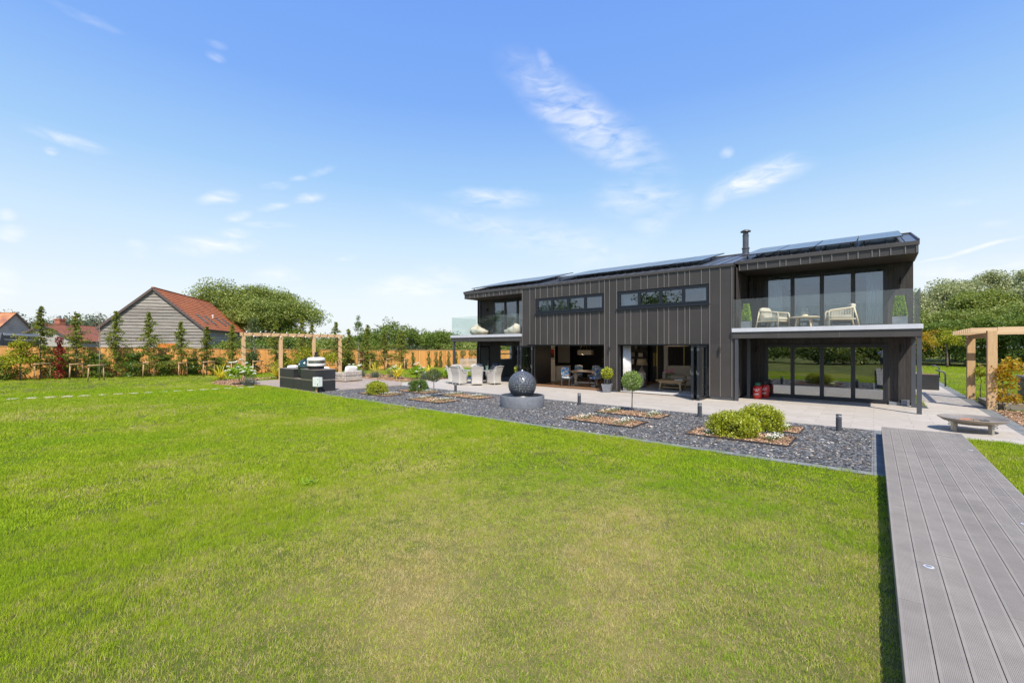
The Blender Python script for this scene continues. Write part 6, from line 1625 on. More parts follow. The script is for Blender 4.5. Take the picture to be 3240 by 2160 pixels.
rng = np.random.default_rng(6); P = rng.normal(size=(200, 3)) * [.09, .09, .22] + [0, 0, 1.2]; V, F = leaf_geo(rng, P, .07, .6, .2); mesh_np('leaves', V, F, foliage('sage_leaves', (.18, .22, .17), (.50, .55, .48), None, .2), t)
t = empty('bedroom_lamp', (-2.72, 21.2, 4.35), 0, 'white tapered ceiling lamp inside the near upper room', 'lamp'); mb = MB(); mb.lathe([(.05, 0), (.15, .38), (.145, .38), (.045, .0)], 18); mb.build('lamp_shade', M['white_paint'], t, smooth=True); mb = MB(); mb.tube([(0, 0, .3), (0, 0, .52)], .008, 6); mb.build('cord', M['black'], t)
t = empty('bed', (-1.4, 22.6, 2.62), 0, 'white bed inside the near upper room behind the glass', 'bed'); mb = MB(); mb.cushion(0, 0, .35, 1.9, 2.0, .55, .2); mb.build('mattress', M['white_fabric'], t, smooth=True); mb = MB(); mb.cushion(0, .95, .75, 2.0, .15, 1.1, .2); mb.build('headboard', M['grey_fabric'], t, smooth=True)

# ------------------------------------------------------------------ boundary fence
fe = empty('fence', (-36, 12, 0), 0, 'long orange close boarded timber fence along the far side of the lawn', 'fence')
mb = MB(); cp = MB(); px = MB(); rnd = random.Random(2); off = Vector((36, -12, 0))
TOPZ = [2.10, 2.03, 1.95, 1.87, 1.76, 1.70, 1.66, 1.62]
for i in range(len(FENCE) - 1):
    a = Vector(FENCE[i] + (0,)); b = Vector(FENCE[i + 1] + (0,)); L = (b - a).length; d = (b - a) / L; nrm = Vector((-d.y, d.x, 0)); n = int(L / .112)
    for k_ in range(n):
        p = a + d * (k_ * L / n) + off; q = p + d * (L / n * 1.18); zt = TOPZ[i] + (TOPZ[i + 1] - TOPZ[i]) * k_ / n
        o1, o2 = (nrm * -.0), (nrm * .018)
        vs = [p - o2 - nrm * 0, q + nrm * .012, q + nrm * .030, p + nrm * .008]
        mb.add([(v.x, v.y, 0.0) for v in vs] + [(v.x, v.y, zt) for v in vs], [(0,3,2,1),(4,5,6,7),(0,1,5,4),(1,2,6,5),(2,3,7,6),(3,0,4,7)])
    p, q = a + off, b + off; cp.beam((p.x, p.y, TOPZ[i] + .02), (q.x, q.y, TOPZ[i + 1] + .02), .07, .035)
mb.build('board', M['fence'], fe); cp.build('capping_rail', M['stake'], fe)
fe2 = empty('picket_fence', (-29.5, 28.8, 0), 0, 'low pale picket fence in front of the small trees at the far end', 'fence'); mb = MB()
for k_ in range(26): x, y = -29.75 + .5 * k_ / 26 * 1.0 - -29.5, 27.9 + 1.85 * k_ / 26 * 1.6 - 28.8; mb.box(x - .01, y - .03, 0, x + .01, y + .03, .92)
mb.beam((-.26, -.9, .7), (.25, 2.0, .7), .03, .07); mb.beam((-.26, -.9, .25), (.25, 2.0, .25), .03, .07); mb.build('pickets', simple('pale_pickets', (.60, .50, .40), .8), fe2)

# young trees and shrubs along the fence
CT = [(-38.79, 1.65, 4.45, .62, 'y', 'tall feathery young conifer between the red tree and the yellow green tree'), (-38.25, 3.15, 4.12, .60, 'd', 'young conifer with a bushy top right of the red leaved tree'), (-37.97, 4.95, 4.34, .62, 'd', 'young conifer in front of the left part of the barn gable'),
      (-36.82, 6.44, 4.31, .62, 'd', 'young conifer before the middle of the barn gable, beside the orange door'), (-35.92, 7.97, 3.73, .62, 'd', 'young conifer in front of the right part of the barn gable'), (-35.32, 9.26, 3.4, .50, 'y', 'thin young conifer at the right corner of the barn gable'),
      (-34.91, 10.65, 3.6, .62, 'd', 'young conifer below the roof windows of the barn'), (-33.98, 13.26, 3.97, .60, 'd', 'young conifer seen between the first two posts of the long pergola'), (-33.84, 15.07, 4.4, .62, 'd', 'tallest young conifer rising above the middle of the long pergola beam'),
      (-34.44, 16.14, 3.95, .45, 'd', 'slimmer young conifer right of the tallest one behind the pergola'), (-32.97, 17.37, 3.98, .62, 'd', 'young conifer left of the last pergola post'), (-32.68, 18.27, 3.45, .60, 'd', 'young conifer just right of the last pergola post'),
      (-32.58, 19.92, 3.85, .64, 'd', 'young conifer second to the right of the pergola'), (-32.0, 21.18, 3.2, .60, 'y', 'young conifer with a bare stake, in front of the tall dark bush'), (-31.45, 22.56, 3.45, .66, 'd', 'last and rightmost young conifer before the bare stretch of fence')]
for i, (x, y, h, r, m_, lb) in enumerate(CT): conifer((x, y, 0), h, r * 1.55, 300 + i, lb, M['leaf_conifer' if m_ == 'd' else 'leaf_conifer_y'], .12, 1.15)
t = tree('young_tree', (-38.67, .84, 0), [(0, 0, 1.0, .75, .8, .9), (.05, 0, 1.9, .42, .42, .85)], 120, 30, .24, .10, M['leaf_yellow'], (2.6, .04, 6, .5), 'yellow green young broadleaf tree at the left edge of the garden', 'tree', None, 331)
shrub_column('young_tree', (-37.91, 2.39, 0), 2.55, .33, 332, M['leaf_red'], 'slim young tree with dark red leaves', None, 1100, .10, 'tree')
t = tree('young_tree', (-33.84, 11.68, 0), [(0, 0, 2.6, .55, .55, 1.2), (0, 0, 3.5, .3, .3, .6), (0, 0, 1.4, .4, .4, .5)], 100, 24, .26, .11, M['leaf_olive'], (3.7, .04, 7, .5), 'airy young broadleaf tree with a pale stem behind the first pergola bay', 'tree', None, 333, tmat=M['pale_trunk'])
t = tree('young_tree', (-32.97, 19.33, 0), [(0, 0, 3.6, .26, .26, .95), (0, 0, 2.5, .35, .35, .5)], 60, 22, .18, .10, M['leaf_green'], (4.2, .035, 5, .3), 'tall narrow young tree rising highest right of the pergola', 'tree', None, 334, tmat=M['pale_trunk'])
t = empty('sapling', (-34.54, 3.78, 0), 0, 'nearly bare young sapling tied in a stake frame in front of the others', 'tree'); mb = MB()
mb.tube([(0, 0, 0), (.02, .01, 1.6), (0, 0, 3.0), (-.02, 0, 4.1)], [.028, .022, .015, .005], 7); rr = random.Random(4)
for k_ in range(14): z = 1.2 + k_ * .2; a = rr.uniform(0, 6.28); l_ = rr.uniform(.15, .4) * (1.1 - z / 6); mb.tube([(0, 0, z), (l_ * math.cos(a), l_ * math.sin(a), z + l_ * 2.1)], [.012, .003], 5)
mb.build('trunk', M['pale_trunk'], t, smooth=True); rng = np.random.default_rng(5); P = rng.normal(size=(60, 3)) * [.16, .16, .35] + [0, 0, 3.5]; V, F = leaf_geo(rng, P, .07, .6); mesh_np('crown', V, F, foliage('dark_copper_leaves', (.10, .04, .03), (.20, .10, .07)), t)
# dark shrubs filling between
hg = [(-39.6, .1, 1.2, .8), (-38.9, 2.5, 1.3, .5), (-38.3, 4.1, 1.35, .6), (-37.4, 5.8, 1.4, .55), (-37.0, 7.3, 1.3, .6), (-36.3, 8.7, 1.0, .5), (-35.7, 10.0, 1.1, .5), (-34.9, 11.9, 1.3, .5), (-34.9, 14.1, 1.35, .5), (-34.7, 15.4, 1.1, .5), (-33.9, 18.9, 1.3, .5), (-33.4, 20.8, 1.2, .5)]
hl = ['dark leafy bush in the left corner by the fence', 'low dark bush between the red tree and the tall feathery conifer', 'low dark bush just left of the bare sapling', 'dark bush between the two conifers left of the orange door', 'dark bush between the conifers right of the orange door', 'low bush beneath the right corner of the barn', 'low bush below the barn roof windows', 'bush behind the first pergola post', 'bush behind the second pergola bay', 'bush behind the yellow climber', 'bush right of the last pergola post', 'bush behind the tall narrow tree']
for i, (x, y, h, r) in enumerate(hg): shrub_column('hedge_shrub', (x, y, 0), h * 1.1, r * 1.4, 400 + i, M['leaf_dark'] if i % 2 == 0 else M['leaf_green'], hl[i], 'bushes between the young conifers', 2200, .11)
ns = [(-37.0, 12.9, 1.3), (-32.33, 24.43, 1.48), (-31.86, 25.88, 1.56), (-31.62, 26.59, 1.5), (-31.56, 27.04, 1.55), (-31.36, 27.86, 1.54), (-31.17, 28.67, 1.5)]
for i, (x, y, h) in enumerate(ns): shrub_column('climbing_shrub', (x, y, 0), h, .26, 420 + i, M['leaf_green'] if i % 2 else M['leaf_dark'], ['small column shrub against the fence between pergola posts', 'first narrow climber right of the last conifer on the fence', 'second narrow climber on the bare stretch of fence', 'third narrow climber on the bare stretch of fence, the thinnest', 'fourth narrow climber on the bare stretch of fence', 'narrow climber left of the far balcony post', 'narrow climber right behind the far balcony post'][i], 'narrow climbers trained on the fence', 520, .085)
for i, (x, y) in enumerate(((-31.0, 29.43), (-30.75, 30.33), (-30.6, 30.9))):
    t = empty('standard_tree', (x, y, 0), 0, ['small ball headed tree left above the picket fence', 'small ball headed tree in the middle above the picket fence', 'small ball headed tree beside the house wall'][i], 'tree', 'ball headed trees behind the picket fence'); topiary_ball(None, 1.35, .28, 440 + i, M['leaf_green'], 420, .09, t)

# round stake frames holding the young trees
def frame():
    t = empty('stake_frame', (0, 0, 0))
    for sx, ln in ((-1, .08), (1, -.06)): mb = MB(); mb.tube([(0, sx * .42, 0), (0, sx * .38 + ln * .2, .98)], .035, 8); mb.build('stake', M['stake'], t, smooth=True)
    mb = MB(); mb.tube([(.05, -.47, .93), (.05, .50, .95)], .036, 8); mb.build('crossbar', M['stake'], t, smooth=True); return t
fr = frame(); kids = children(fr); FR = [(-34.3, 3.62, 'stake frame round the nearly bare sapling, standing nearest on the lawn'), (-38.2, 1.7, 'stake frame round the tall feathery conifer at the left'), (-37.6, 3.1, 'stake frame at the foot of the conifer right of the red tree'), (-36.2, 6.3, 'stake frame at the conifer before the middle of the barn gable'), (-35.2, 7.9, 'stake frame at the conifer before the right part of the barn gable'), (-34.6, 9.2, 'stake frame at the thin conifer by the barn corner'), (-34.2, 10.6, 'stake frame at the conifer below the barn roof windows'),
    (-33.2, 11.7, 'stake frame round the airy broadleaf tree'), (-32.3, 17.2, 'stake frame left of the last pergola post'), (-32.3, 19.2, 'stake frame at the tall narrow tree'), (-31.9, 19.9, 'stake frame second right of the pergola'), (-31.3, 21.2, 'stake frame third right of the pergola'), (-30.8, 22.5, 'stake frame at the rightmost conifer')]
for i, (x, y, lb) in enumerate(FR):
    o = fr if i == 0 else copy_tree(fr, None, kids); o.location = (x, y, 0); o.rotation_euler.z = R(20 + (i * 37) % 25); o.scale = (1, .9 + .1 * (i % 3), 1 + .05 * (i % 2)); tag(o, lb, 'tree stakes', 'round stake frames at the young trees')

# bed planting on the far side of the decking
cordyline((-29.7, 8.5, 0), 1.15, 61, 'spiky yellow cordyline at the left end of the far bed by the lawn', 60); cordyline((-28.7, 11.3, 0), 1.15, 62, 'spiky yellow cordyline left of the tall kitchen unit'); cordyline((-22.6, 15.9, 0), 1.1, 63, 'spiky yellow cordyline right of the wicker armchair, the nearest of three', 80)
cordyline((-26.0, 16.5, 0), 1.15, 64, 'spiky yellow cordyline behind the lavender, left of the nearest one'); cordyline((-23.2, 18.9, 0), 1.0, 65, 'spiky cordyline behind the small clipped tree, left of the dining set', 50)
hydrangea((-25.6, 8.25, 0), .66, 1.32, 34, 71, 'large hydrangea covered in white flower heads at the end of the decking'); hydrangea((-21.7, 16.7, 0), .42, .95, 11, 72, 'small white hydrangea between cordyline and small clipped tree'); hydrangea((-25.0, 17.3, 0), .45, .8, 8, 73, 'small white hydrangea behind the nearest cordyline'); hydrangea((-20.7, 18.2, 0), .38, .6, 7, 74, 'low white hydrangea left of the dining chairs'); hydrangea((-27.0, 15.5, 0), .45, .9, 7, 75, 'white hydrangea right behind the wicker armchair')
for i, (x, y, r, lb) in enumerate(((-25.9, 15.4, .32, 'lavender clump right of the wicker armchair'), (-24.6, 15.6, .34, 'purple flowering lavender clump left of the nearest cordyline'), (-21.0, 17.6, .3, 'lavender clump left of the dining set behind the clipped tree'), (-20.6, 16.4, .32, 'grey lavender clump beside the dining chairs'), (-24.2, 8.15, .36, 'lavender clump at the foot of the large hydrangea'), (-24.1, 16.6, .3, 'lavender clump behind the nearest cordyline'))): lavender((x, y, 0), 80 + i, lb, r, .42)

# ------------------------------------------------------------------ barn and houses beyond the fence
def gable_house(name, apex, axis, L, hw, zr, ze, wallm, roofm, label, boards=True, over=.25, courses=17, z0=0, cat='building'):
    """ridge starts at apex (x,y), runs along axis for L; hw half width; zr ridge, ze eaves height"""
    ax = Vector((axis[0], axis[1], 0)).normalized(); pr = Vector((-ax.y, ax.x, 0)); pr = pr if pr.dot(Vector((1, .5, 0))) > 0 else -pr
    A = Vector((apex[0], apex[1], 0)); t = empty(name, A, 0, label, cat)
    mb = MB(); slope = (zr - ze) / hw
    def zt(s): return zr - slope * abs(s) - .12
    iw = hw - over
    if boards:
        z = z0; k = 0
        while z < zr - .1:
            z2 = z + .33; s_ = min(iw, (zr - .12 - z2) / slope) if z2 > zt(iw) else iw
            s1 = min(iw, (zr - .12 - z) / slope)
            if s_ > .02:
                lo, hi = ax * -.075, ax * -.012
                P = [pr * -s1 + lo, pr * s1 + lo, pr * s_ + hi, pr * -s_ + hi]; Q = [pr * -s1 + ax * .05, pr * s1 + ax * .05, pr * s_ + ax * .05, pr * -s_ + ax * .05]
                vs = [(p.x, p.y, z if i < 2 else z2 + .012) for i, p in enumerate(P)] + [(p.x, p.y, z if i < 2 else z2 + .012) for i, p in enumerate(Q)]
                mb.add(vs, [(0,1,2,3),(7,6,5,4),(0,4,5,1),(1,5,6,2),(2,6,7,3),(3,7,4,0)])
            z = z2
        z = z0
        while z < zt(iw) - .1:
            for sg in (1, -1):
                for (q0, q1) in ((0, L),):
                    a_ = ax * q0 + pr * sg * (iw + .06); b_ = ax * q1 + pr * sg * (iw + .06); c_ = ax * q1 + pr * sg * (iw + .012); d_ = ax * q0 + pr * sg * (iw + .012)
                    i_ = pr * sg * -.06
                    vs = [(a_.x, a_.y, z), (b_.x, b_.y, z), (c_.x, c_.y, z + .34), (d_.x, d_.y, z + .34), (a_.x + i_.x, a_.y + i_.y, z), (b_.x + i_.x, b_.y + i_.y, z), (c_.x + i_.x, c_.y + i_.y, z + .34), (d_.x + i_.x, d_.y + i_.y, z + .34)]
                    mb.add(vs, [(0,1,2,3),(7,6,5,4),(0,4,5,1),(1,5,6,2),(2,6,7,3),(3,7,4,0)])
            z += .33
    else:
        P = [pr * -iw, pr * iw]
        for q in (0, L - .2):
            vs = []
            for dq in (0, .2):
                for s_, z in ((-iw, z0), (iw, z0), (iw, zt(iw)), (0, zt(0)), (-iw, zt(iw))): p = ax * (q + dq) + pr * s_; vs.append((p.x, p.y, z))
            mb.add(vs, [(0,1,2,3,4),(9,8,7,6,5)] + [(i, 5 + i, 5 + (i + 1) % 5, (i + 1) % 5) for i in range(5)])
        for sg in (1, -1):
            a_ = ax * .2 + pr * sg * iw; b_ = ax * (L - .2) + pr * sg * iw; i_ = pr * sg * -.2
            vs = [(a_.x, a_.y, z0), (b_.x, b_.y, z0), (b_.x, b_.y, zt(iw)), (a_.x, a_.y, zt(iw))]; vs += [(x + i_.x, y + i_.y, z) for x, y, z in vs]
            mb.add(vs, [(0,1,2,3),(7,6,5,4),(0,4,5,1),(1,5,6,2),(2,6,7,3),(3,7,4,0)])
    mb.build('wall', wallm, t)
    rb = MB(); n = courses
    for sg in (1, -1):
        for i in range(n):
            s0, s1 = hw * i / n, hw * (i + 1) / n + .02; z0_, z1_ = zr - slope * s0, zr - slope * s1
            vs = []
            for q in (-.22, L + .22):
                for s_, z in ((s0, z0_ - .05), (s1, z1_ - .05), (s1, z1_ + .075), (s0, z0_ + .005)): p = ax * q + pr * sg * s_; vs.append((p.x, p.y, z))
            rb.add(vs, [(0,1,2,3),(7,6,5,4),(0,4,5,1),(1,5,6,2),(2,6,7,3),(3,7,4,0)])
    p, q = ax * -.24, ax * (L + .24); rb.beam((p.x, p.y, zr + .03), (q.x, q.y, zr + .03), .22, .10)
    r_ = rb.build('roof', roofm, t)
    vb = MB()
    for sg in (1, -1):
        a_ = ax * -.25; b_ = ax * -.25 + pr * sg * hw; vb.beam((a_.x, a_.y, zr - .09), (b_.x, b_.y, ze - .09), .05, .22)
        a_ = pr * sg * (hw + .02) + ax * -.2; b_ = pr * sg * (hw + .02) + ax * (L + .2); vb.beam((a_.x, a_.y, ze - .08), (b_.x, b_.y, ze - .08), .09, .10)
    vb.build('bargeboard', simple('brown_bargeboard', (.10, .07, .065), .7), t)
    return t, ax, pr, slope
def tile_mat(name, a, b, c, sc=3):
    t = NT(name); r = t.n('ShaderNodeNewGeometry').outputs['Random Per Island']; n = t.noise(t.pos(), sc, 5, .65); n2 = t.noise(t.pos(), .6, 3); col = t.mix(t.rng(n, .35, .65), a, b); col = t.mix(t.rng(n2, .5, .75), col, c); return t.pbr(col, .85, 0, .2, n, .3, .02)
M['weathered'] = wood('weathered_larch', (.30, .275, .25), (.52, .49, .455), .85, 'X', .35, .20)
def mat_weather():
    t = NT('weathered_cladding'); r = t.n('ShaderNodeNewGeometry').outputs['Random Per Island']; n = t.noise(t.pos((.8, .8, 14)), 1.6, 6, .65, .5); n2 = t.noise(t.pos((1.5, 1.5, 6)), 1.2, 3)
    c = t.mix(t.rng(n, .30, .70), (.165, .145, .13), (.365, .335, .30)); c = t.mix(t.rng(n2, .66, .8), c, (.13, .11, .11)); hv = t.n('ShaderNodeHueSaturation'); t.l(c, hv.inputs['Color']); t.l(t.rng(r, 0, 1, .8, 1.15), hv.inputs['Value']); return t.pbr(hv.outputs[0], .85, 0, .3, n, .4, .01)
M['weathered'] = mat_weather()
barn, ax, pr, sl = gable_house('barn', (-58.0, 10.5), (-.8387, .5446), 15.2, 4.75, 8.2, 3.92, M['weathered'], tile_mat('red_pantiles', (.33, .105, .045), (.44, .155, .068), (.27, .10, .055)), 'large barn clad in weathered grey boards under a red tiled roof')
for i, q in enumerate((2.7, 5.2, 8.7, 11.0)):
    s0, s1 = 2.9, 4.05; mb = MB(); gb = MB()
    for (mbx, w_, h0, h1, ds) in ((mb, .30, .05, .12, 0), (gb, .23, .122, .13, .07)):
        vs = []
        for z_ in (h0, h1):
            for (qq, ss) in ((q - w_, s0 + ds), (q + w_, s0 + ds), (q + w_, s1 - ds), (q - w_, s1 - ds)): p = ax * qq + pr * ss; vs.append((p.x, p.y, 8.2 - sl * ss + z_))
        mbx.add(vs, [(0,3,2,1),(4,5,6,7),(0,1,5,4),(1,2,6,5),(2,3,7,6),(3,0,4,7)])
    o = mb.build('roof_window', M['post'], barn); gb.build('pane', simple('skylight_glass', (.12, .14, .17), .08, 0, .05, 2, 0, 60, 1), o)
p = ax * 7.4 + pr * 3.0; mb = MB(); mb.tube([(p.x, p.y, 8.2 - sl * 3.0 - .1), (p.x, p.y, 8.2 - sl * 3 + .30), (p.x, p.y, 8.2 - sl * 3 + .31), (p.x, p.y, 8.2 - sl * 3 + .45)], [.07, .07, .12, .12], 10); mb.build('flue', M['white_paint'], barn)
mb = MB(); a_ = pr * .35 + ax * -.06; b_ = pr * 2.0 + ax * -.06; mb.add([(a_.x, a_.y, .3), (b_.x, b_.y, .3), (b_.x, b_.y, 2.36), (a_.x, a_.y, 2.36), (a_.x - ax.x * .05, a_.y - ax.y * .05, .3), (b_.x - ax.x * .05, b_.y - ax.y * .05, .3), (b_.x - ax.x * .05, b_.y - ax.y * .05, 2.36), (a_.x - ax.x * .05, a_.y - ax.y * .05, 2.36)], [(0,3,2,1),(4,5,6,7),(0,1,5,4),(1,2,6,5),(2,3,7,6),(3,0,4,7)]); mb.build('door', simple('orange_door', (.50, .16, .02), .6), barn)
st = tile_mat('grey_stone', (.30, .29, .27), (.42, .41, .38), (.24, .23, .22), 6)
gable_house('cottage', (-85.6, 3.9), (-7.3, 6.3), 9.9, 4.0, 5.1, 2.75, simple('whitewashed_boards', (.34, .32, .29), .85, 0, .12, 3), tile_mat('old_tiles', (.34, .13, .08), (.42, .19, .12), (.16, .12, .11)), 'low cottage with a pale gable and old red tiled roof left of the barn', False, .2, 20)
ch_ = empty('chimney_stack', (-88.0, 5.6, 3.9), R(30), 'red brick chimney stack on the low cottage ridge', 'chimney'); mb = MB(); mb.box(-.45, -.35, 0, .45, .35, 1.9); mb.box(-.52, -.42, 1.9, .52, .42, 2.05); mb.build('stack', tile_mat('chimney_brick', (.36, .13, .08), (.45, .2, .12), (.25, .1, .07), 9), ch_); mb = MB(); mb.lathe([(.16, 2.05), (.13, 2.5)], 12); mb.build('chimney_pot', M['terracotta_pot'], ch_)
gable_house('stone_house', (-114.4, 1.9), (-.766, -.643), 16, 2.7, 7.9, 5.0, st, tile_mat('orange_tiles', (.46, .20, .10), (.52, .27, .13), (.30, .13, .09)), 'stone house with an orange tiled roof at the left edge of the picture', False, .2, 18)
gable_house('outbuilding', (-103, 5.6), (-.9, .2), 9, 3.2, 4.3, 2.6, st, tile_mat('brown_tiles', (.36, .17, .10), (.44, .22, .13), (.26, .14, .10)), 'low tiled outbuilding between the stone house and the cottage', False, .2, 14)

# dark van behind the fence at the left
t = empty('van', (-54.3, .1, 0), R(-20.4), 'dark grey high sided van behind the fence at the left edge', 'van')
vp = simple('dark_grey_paint', (.045, .048, .06), .55, 0, .05, 3)
mb = MB(); prof = [(-3.6, .45), (3.2, .45), (3.55, .9), (3.45, 1.45), (2.75, 2.6), (2.5, 3.10), (-3.5, 3.15), (-3.62, 2.9)]; n = len(prof)
vs = [(x, -1.05, z) for x, z in prof] + [(x, 1.05, z) for x, z in prof]; mb.add(vs, [tuple(range(n)), tuple(reversed(range(n, 2 * n)))] + [(i, n + i, n + (i + 1) % n, (i + 1) % n) for i in range(n)]); mb.build('body', vp, t, bevel=.09)
mb = MB(); mb.box(-3.5, 1.052, 2.90, 2.4, 1.075, 3.08); mb.box(-3.45, 1.052, 2.55, 2.3, 1.062, 2.60); mb.build('roof_trim', M['fascia_white'], t); mb = MB(); mb.box(1.5, 1.052, 1.6, 2.5, 1.062, 2.2); mb.box(-1.8, 1.052, 1.6, .9, 1.062, 2.2); mb.build('side_window', M['black'], t)
for x in (-2.4, 2.3):
    for s in (-1, 1): mb = MB(); mb.lathe([(.2, -.12), (.38, -.12), (.40, -.06), (.40, .06), (.38, .12), (.2, .12)], 22, 0, Matrix.Translation((x, s * .95, .40)) @ Matrix.Rotation(PI / 2, 4, 'X')); mb.build('wheel', M['black'], t, smooth=False)

# ------------------------------------------------------------------ large trees and hedges
def lobes(seed, w_, h, n=8, z0=.30, zs=.40):
    r_ = random.Random(seed); L_ = [(0, 0, h * .52, w_ * .72, w_ * .65, h * .38)]
    for k in range(n):
        a = 2 * PI * k / n + r_.uniform(-.3, .3); q = r_.uniform(.35, .75) * w_; s_ = r_.uniform(.28, .48) * w_
        L_.append((q * math.cos(a), q * math.sin(a), h * r_.uniform(z0 + .1, z0 + zs + .1), s_, s_, s_ * r_.uniform(.7, 1.0)))
    for k in range(3):
        a = r_.uniform(0, 6.28); q = r_.uniform(0, .4) * w_; s_ = r_.uniform(.2, .34) * w_; L_.append((q * math.cos(a), q * math.sin(a), h - s_ * .8 - r_.uniform(0, .06) * h, s_, s_, s_))
    return L_
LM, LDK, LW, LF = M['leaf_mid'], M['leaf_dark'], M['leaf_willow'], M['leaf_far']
tree('large_tree', (-72.2, 26.0, 0), [(x_ + 0, y_ + 0, z_, a_, b_, c_) for x_, y_, z_, a_, b_, c_ in lobes(801, 7.0, 11.0, 12)] + [(4.6, 4.2, 6.4, 3.0, 3.0, 3.0), (-3.4, -3.4, 6.6, 3.2, 3.2, 2.6)], 760, 150, 1.5, .25, LM, (8, .5, 9, 4.5), 'large spreading green tree behind the barn', 'tree', None, 501, shell=.55)
tree('large_tree', (-68.3, 28.0, 0), [(0, 0, 2.7, 2.8, 2.8, 2.5)], 100, 110, 1.4, .26, LDK, (4, .3, 6, 2.5), 'darker lower tree right of the large spreading tree', 'tree', None, 502)
tree('bush_tree', (-52.2, 34.5, 0), [(0, 0, 2.7, 3.0, 3.0, 2.4), (-1.2, -2.2, 2.2, 2.4, 2.4, 2.0), (.5, .8, 4.2, 1.2, 1.2, 1.5), (1.6, 2.6, 3.2, 1.7, 1.7, 1.9)], 260, 46, .75, .23, LDK, (4.8, .18, 8, 1.4), 'dark bushy tree with upright shoots behind the fence right of the pergola', 'tree', None, 503)
tree('bush_tree', (-49.2, 39.5, 0), [(0, 0, 2.4, 2.6, 2.6, 2.1), (1.2, 1.8, 2.9, 1.5, 1.5, 1.8)], 190, 46, .7, .22, LDK, (4, .16, 8, 1.2), 'second bushy tree behind the fence, right of the one with upright shoots', 'tree', None, 504)
tree('bush_tree', (-54.8, 47.5, 0), [(0, 0, 2.3, 3.4, 3.4, 1.9)], 150, 46, .9, .25, LM, (3, .16, 5, 1.2), 'rounded green bush behind the fence left of the far balcony', 'tree', None, 505)
HG = [(-43, 15.0), (-46.5, 19.5), (-48, 25.0), (-50.5, 30.5), (-47.0, 43.0), (-48.5, 49.5), (-51.0, 57.0), (-42.5, 49.0), (-38.0, 54.0), (-33.0, 58.0)]
HL = ['green bush behind the fence under the first pergola bays', 'green bush behind the fence under the right pergola bays', 'green bush behind the fence just right of the pergola', 'green bush left of the tall dark bushy tree', 'green bush in the far hedge left of the balcony post', 'green bush in the far hedge beside the balcony post', 'green bush at the far end of the hedge', 'green bush behind the fence at the balcony', 'green bush behind the picket fence', 'green bush hidden partly by the house wing']
for i, (x, y) in enumerate(HG): tree('hedge_bush', (x, y, 0), [(0, 0, 1.5, 2.6, 3.4, 1.7 if i > 0 else 1.2), (rnd.uniform(-1, 1), rnd.uniform(-2, 2), 2.1, 1.3, 1.4, 1.0)], 150, 44, .75, .22, LM if i % 3 else LDK, (1.8, .1, 4, .8), HL[i], 'hedge', 'bushes of the hedge beyond the fence', 510 + i)
for i, (x, y, w_, h, lb) in enumerate(((-102.5, 12, 7, 7.0, 'distant tree crown above the low cottage'), (-128, -1, 8, 8.2, 'distant tree behind the stone house'), (-137, 9, 8, 7.5, 'distant tree between the stone house and the cottage'), (-90, 60, 9, 3.9, 'hazy distant tree on the horizon left of the balcony'), (-78, 68, 9, 4.6, 'hazy distant tree on the horizon by the balcony'), (-86, 47, 10, 3.3, 'hazy distant tree above the middle of the fence'), (-95, 38, 9, 3.5, 'hazy distant tree behind the tall dark bush'))): tree('distant_tree', (x, y, 0), [(0, 0, h * .52, w_, w_, h * .5)], 170, 70, 1.7, .36, LF, (h * .6, .3, 4, 2), lb, 'tree', 'distant trees on the horizon', 530 + i)
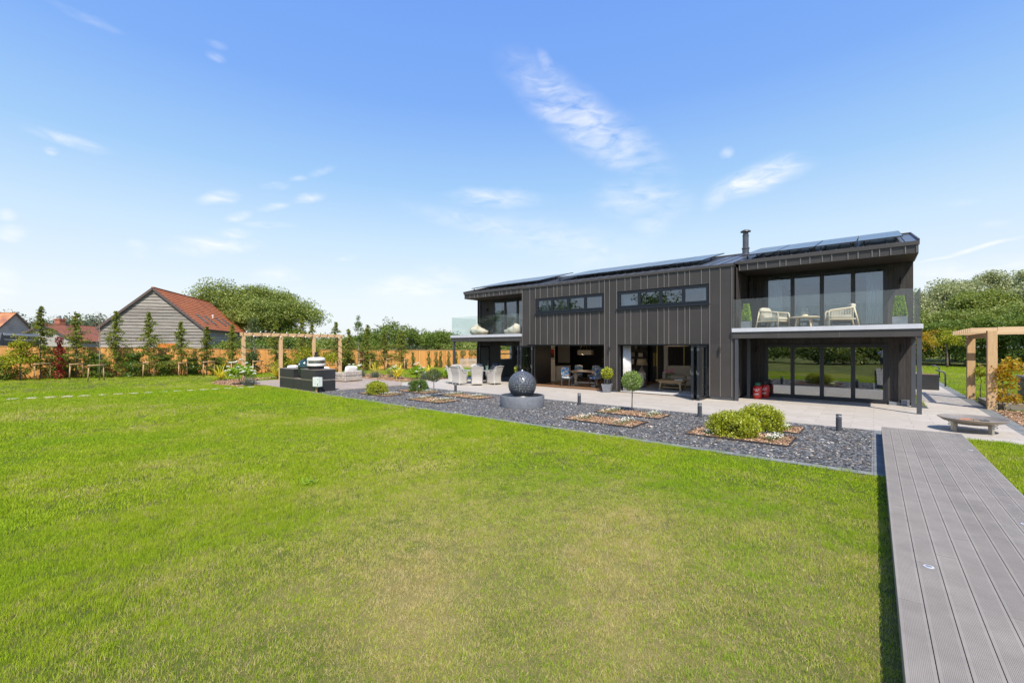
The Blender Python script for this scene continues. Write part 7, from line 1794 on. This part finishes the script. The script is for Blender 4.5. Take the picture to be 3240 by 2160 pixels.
# right hand wood beyond the back lawn
RT_ = [(3.0, 82, 5.2, 9.6, 'pale willow like tree just right of the house'), (8.8, 87, 5.4, 11.2, 'pale willow like tree second from the house'), (14.0, 91, 5.6, 12.6, 'tallest pale tree above the slatted pergola'), (15.8, 82, 4.5, 11.6, 'pale tree at the right edge of the picture'), (11.0, 78, 4.5, 9.0, 'rounded green tree in front of the tallest pale tree'), (20, 88, 6, 13, 'pale tall tree beyond the right edge'), (-4.5, 86, 5.5, 9.5, 'pale tree hidden mostly by the house end')]
for i, (x, y, w_, h, lb) in enumerate(RT_): tree('willow_tree', (x, y, 0), lobes(700 + i, w_, h), 420, 110, 1.15, .25, LW if i != 4 else LM, (h * .7, .3, 8, 2.5), lb, 'tree', 'pale trees beyond the back lawn', 550 + i, shell=.45)
RH = [(3.2, 66.5, 'dark hedge bush at the house end of the back lawn'), (6.0, 65.5, 'dark hedge bush behind the small lawn tree'), (9.0, 62.5, 'dark hedge bush left of the far pergola post'), (11.4, 58.5, 'dark hedge bush between the pergola posts'), (13.4, 54.5, 'dark hedge bush above the hot tub'), (15.2, 50.0, 'dark hedge bush at the right edge of the picture'), (17.5, 46, 'hedge bush beyond the right edge'), (0, 68, 'hedge bush peeping round the house corner')]
for i, (x, y, lb) in enumerate(RH):
    tree('hedge_bush', (x, y, 0), lobes(720 + i, 3.0, 4.9, 7) + [(0, -.6, 1.1, 2.6, 1.6, 1.2)], 300, 60, .7, .19, LDK if i % 2 else M['leaf_dark'], (3, .12, 5, 1), lb, 'hedge', 'bushes of the hedge along the back lawn', 570 + i)
    tree('hedge_bush', (x + .6, y + 5, 0), lobes(740 + i, 3.4, 6.0, 6), 230, 76, .85, .20, LM, (4, .15, 5, 1), 'taller ' + lb.replace('dark hedge bush', 'olive bush rising'), 'hedge', 'taller bushes behind the back lawn hedge', 590 + i)
# garden edge behind the camera, mirrored in the glass
for i, (x, y, w_, h, m_, lb) in enumerate(((-52, -16, 6, 9.0, LDK, 'leafy tree behind the viewer, left, mirrored in the far balcony doors'), (-38, -21, 5.5, 9.6, LDK, 'leafy tree behind the viewer mirrored in the far strip window'), (-23.5, -25, 4.6, 10.4, LDK, 'leafy tree behind the viewer mirrored in the near strip window'), (-12, -25, 4.6, 3.4, LDK, 'bush behind the viewer left of the one mirrored in the near doors'), (-1, -26, 3.6, 3.0, LM, 'bush behind the viewer mirrored in the near doors'), (5.5, -25, 3.8, 3.1, LM, 'bush behind the viewer right of the boardwalk'), (12, -24, 4.0, 3.2, LM, 'bush behind the viewer farther right'), (19, -20, 4.0, 3.4, LM, 'bush behind the viewer at the far right'), (-4.5, -22, 3.0, 2.6, LM, 'bush behind the viewer near the lawn'))):
    tree('garden_tree', (x, y, 0), [(0, 0, h * .55, w_, w_ * .8, h * .45), (w_ * .3, 0, h * .3, w_ * .8, w_ * .7, h * .3)], 130, 46, 1.0, .34, m_, (h * .6, .2, 5, 1.5), lb, 'tree', 'trees behind the viewer', 620 + i)
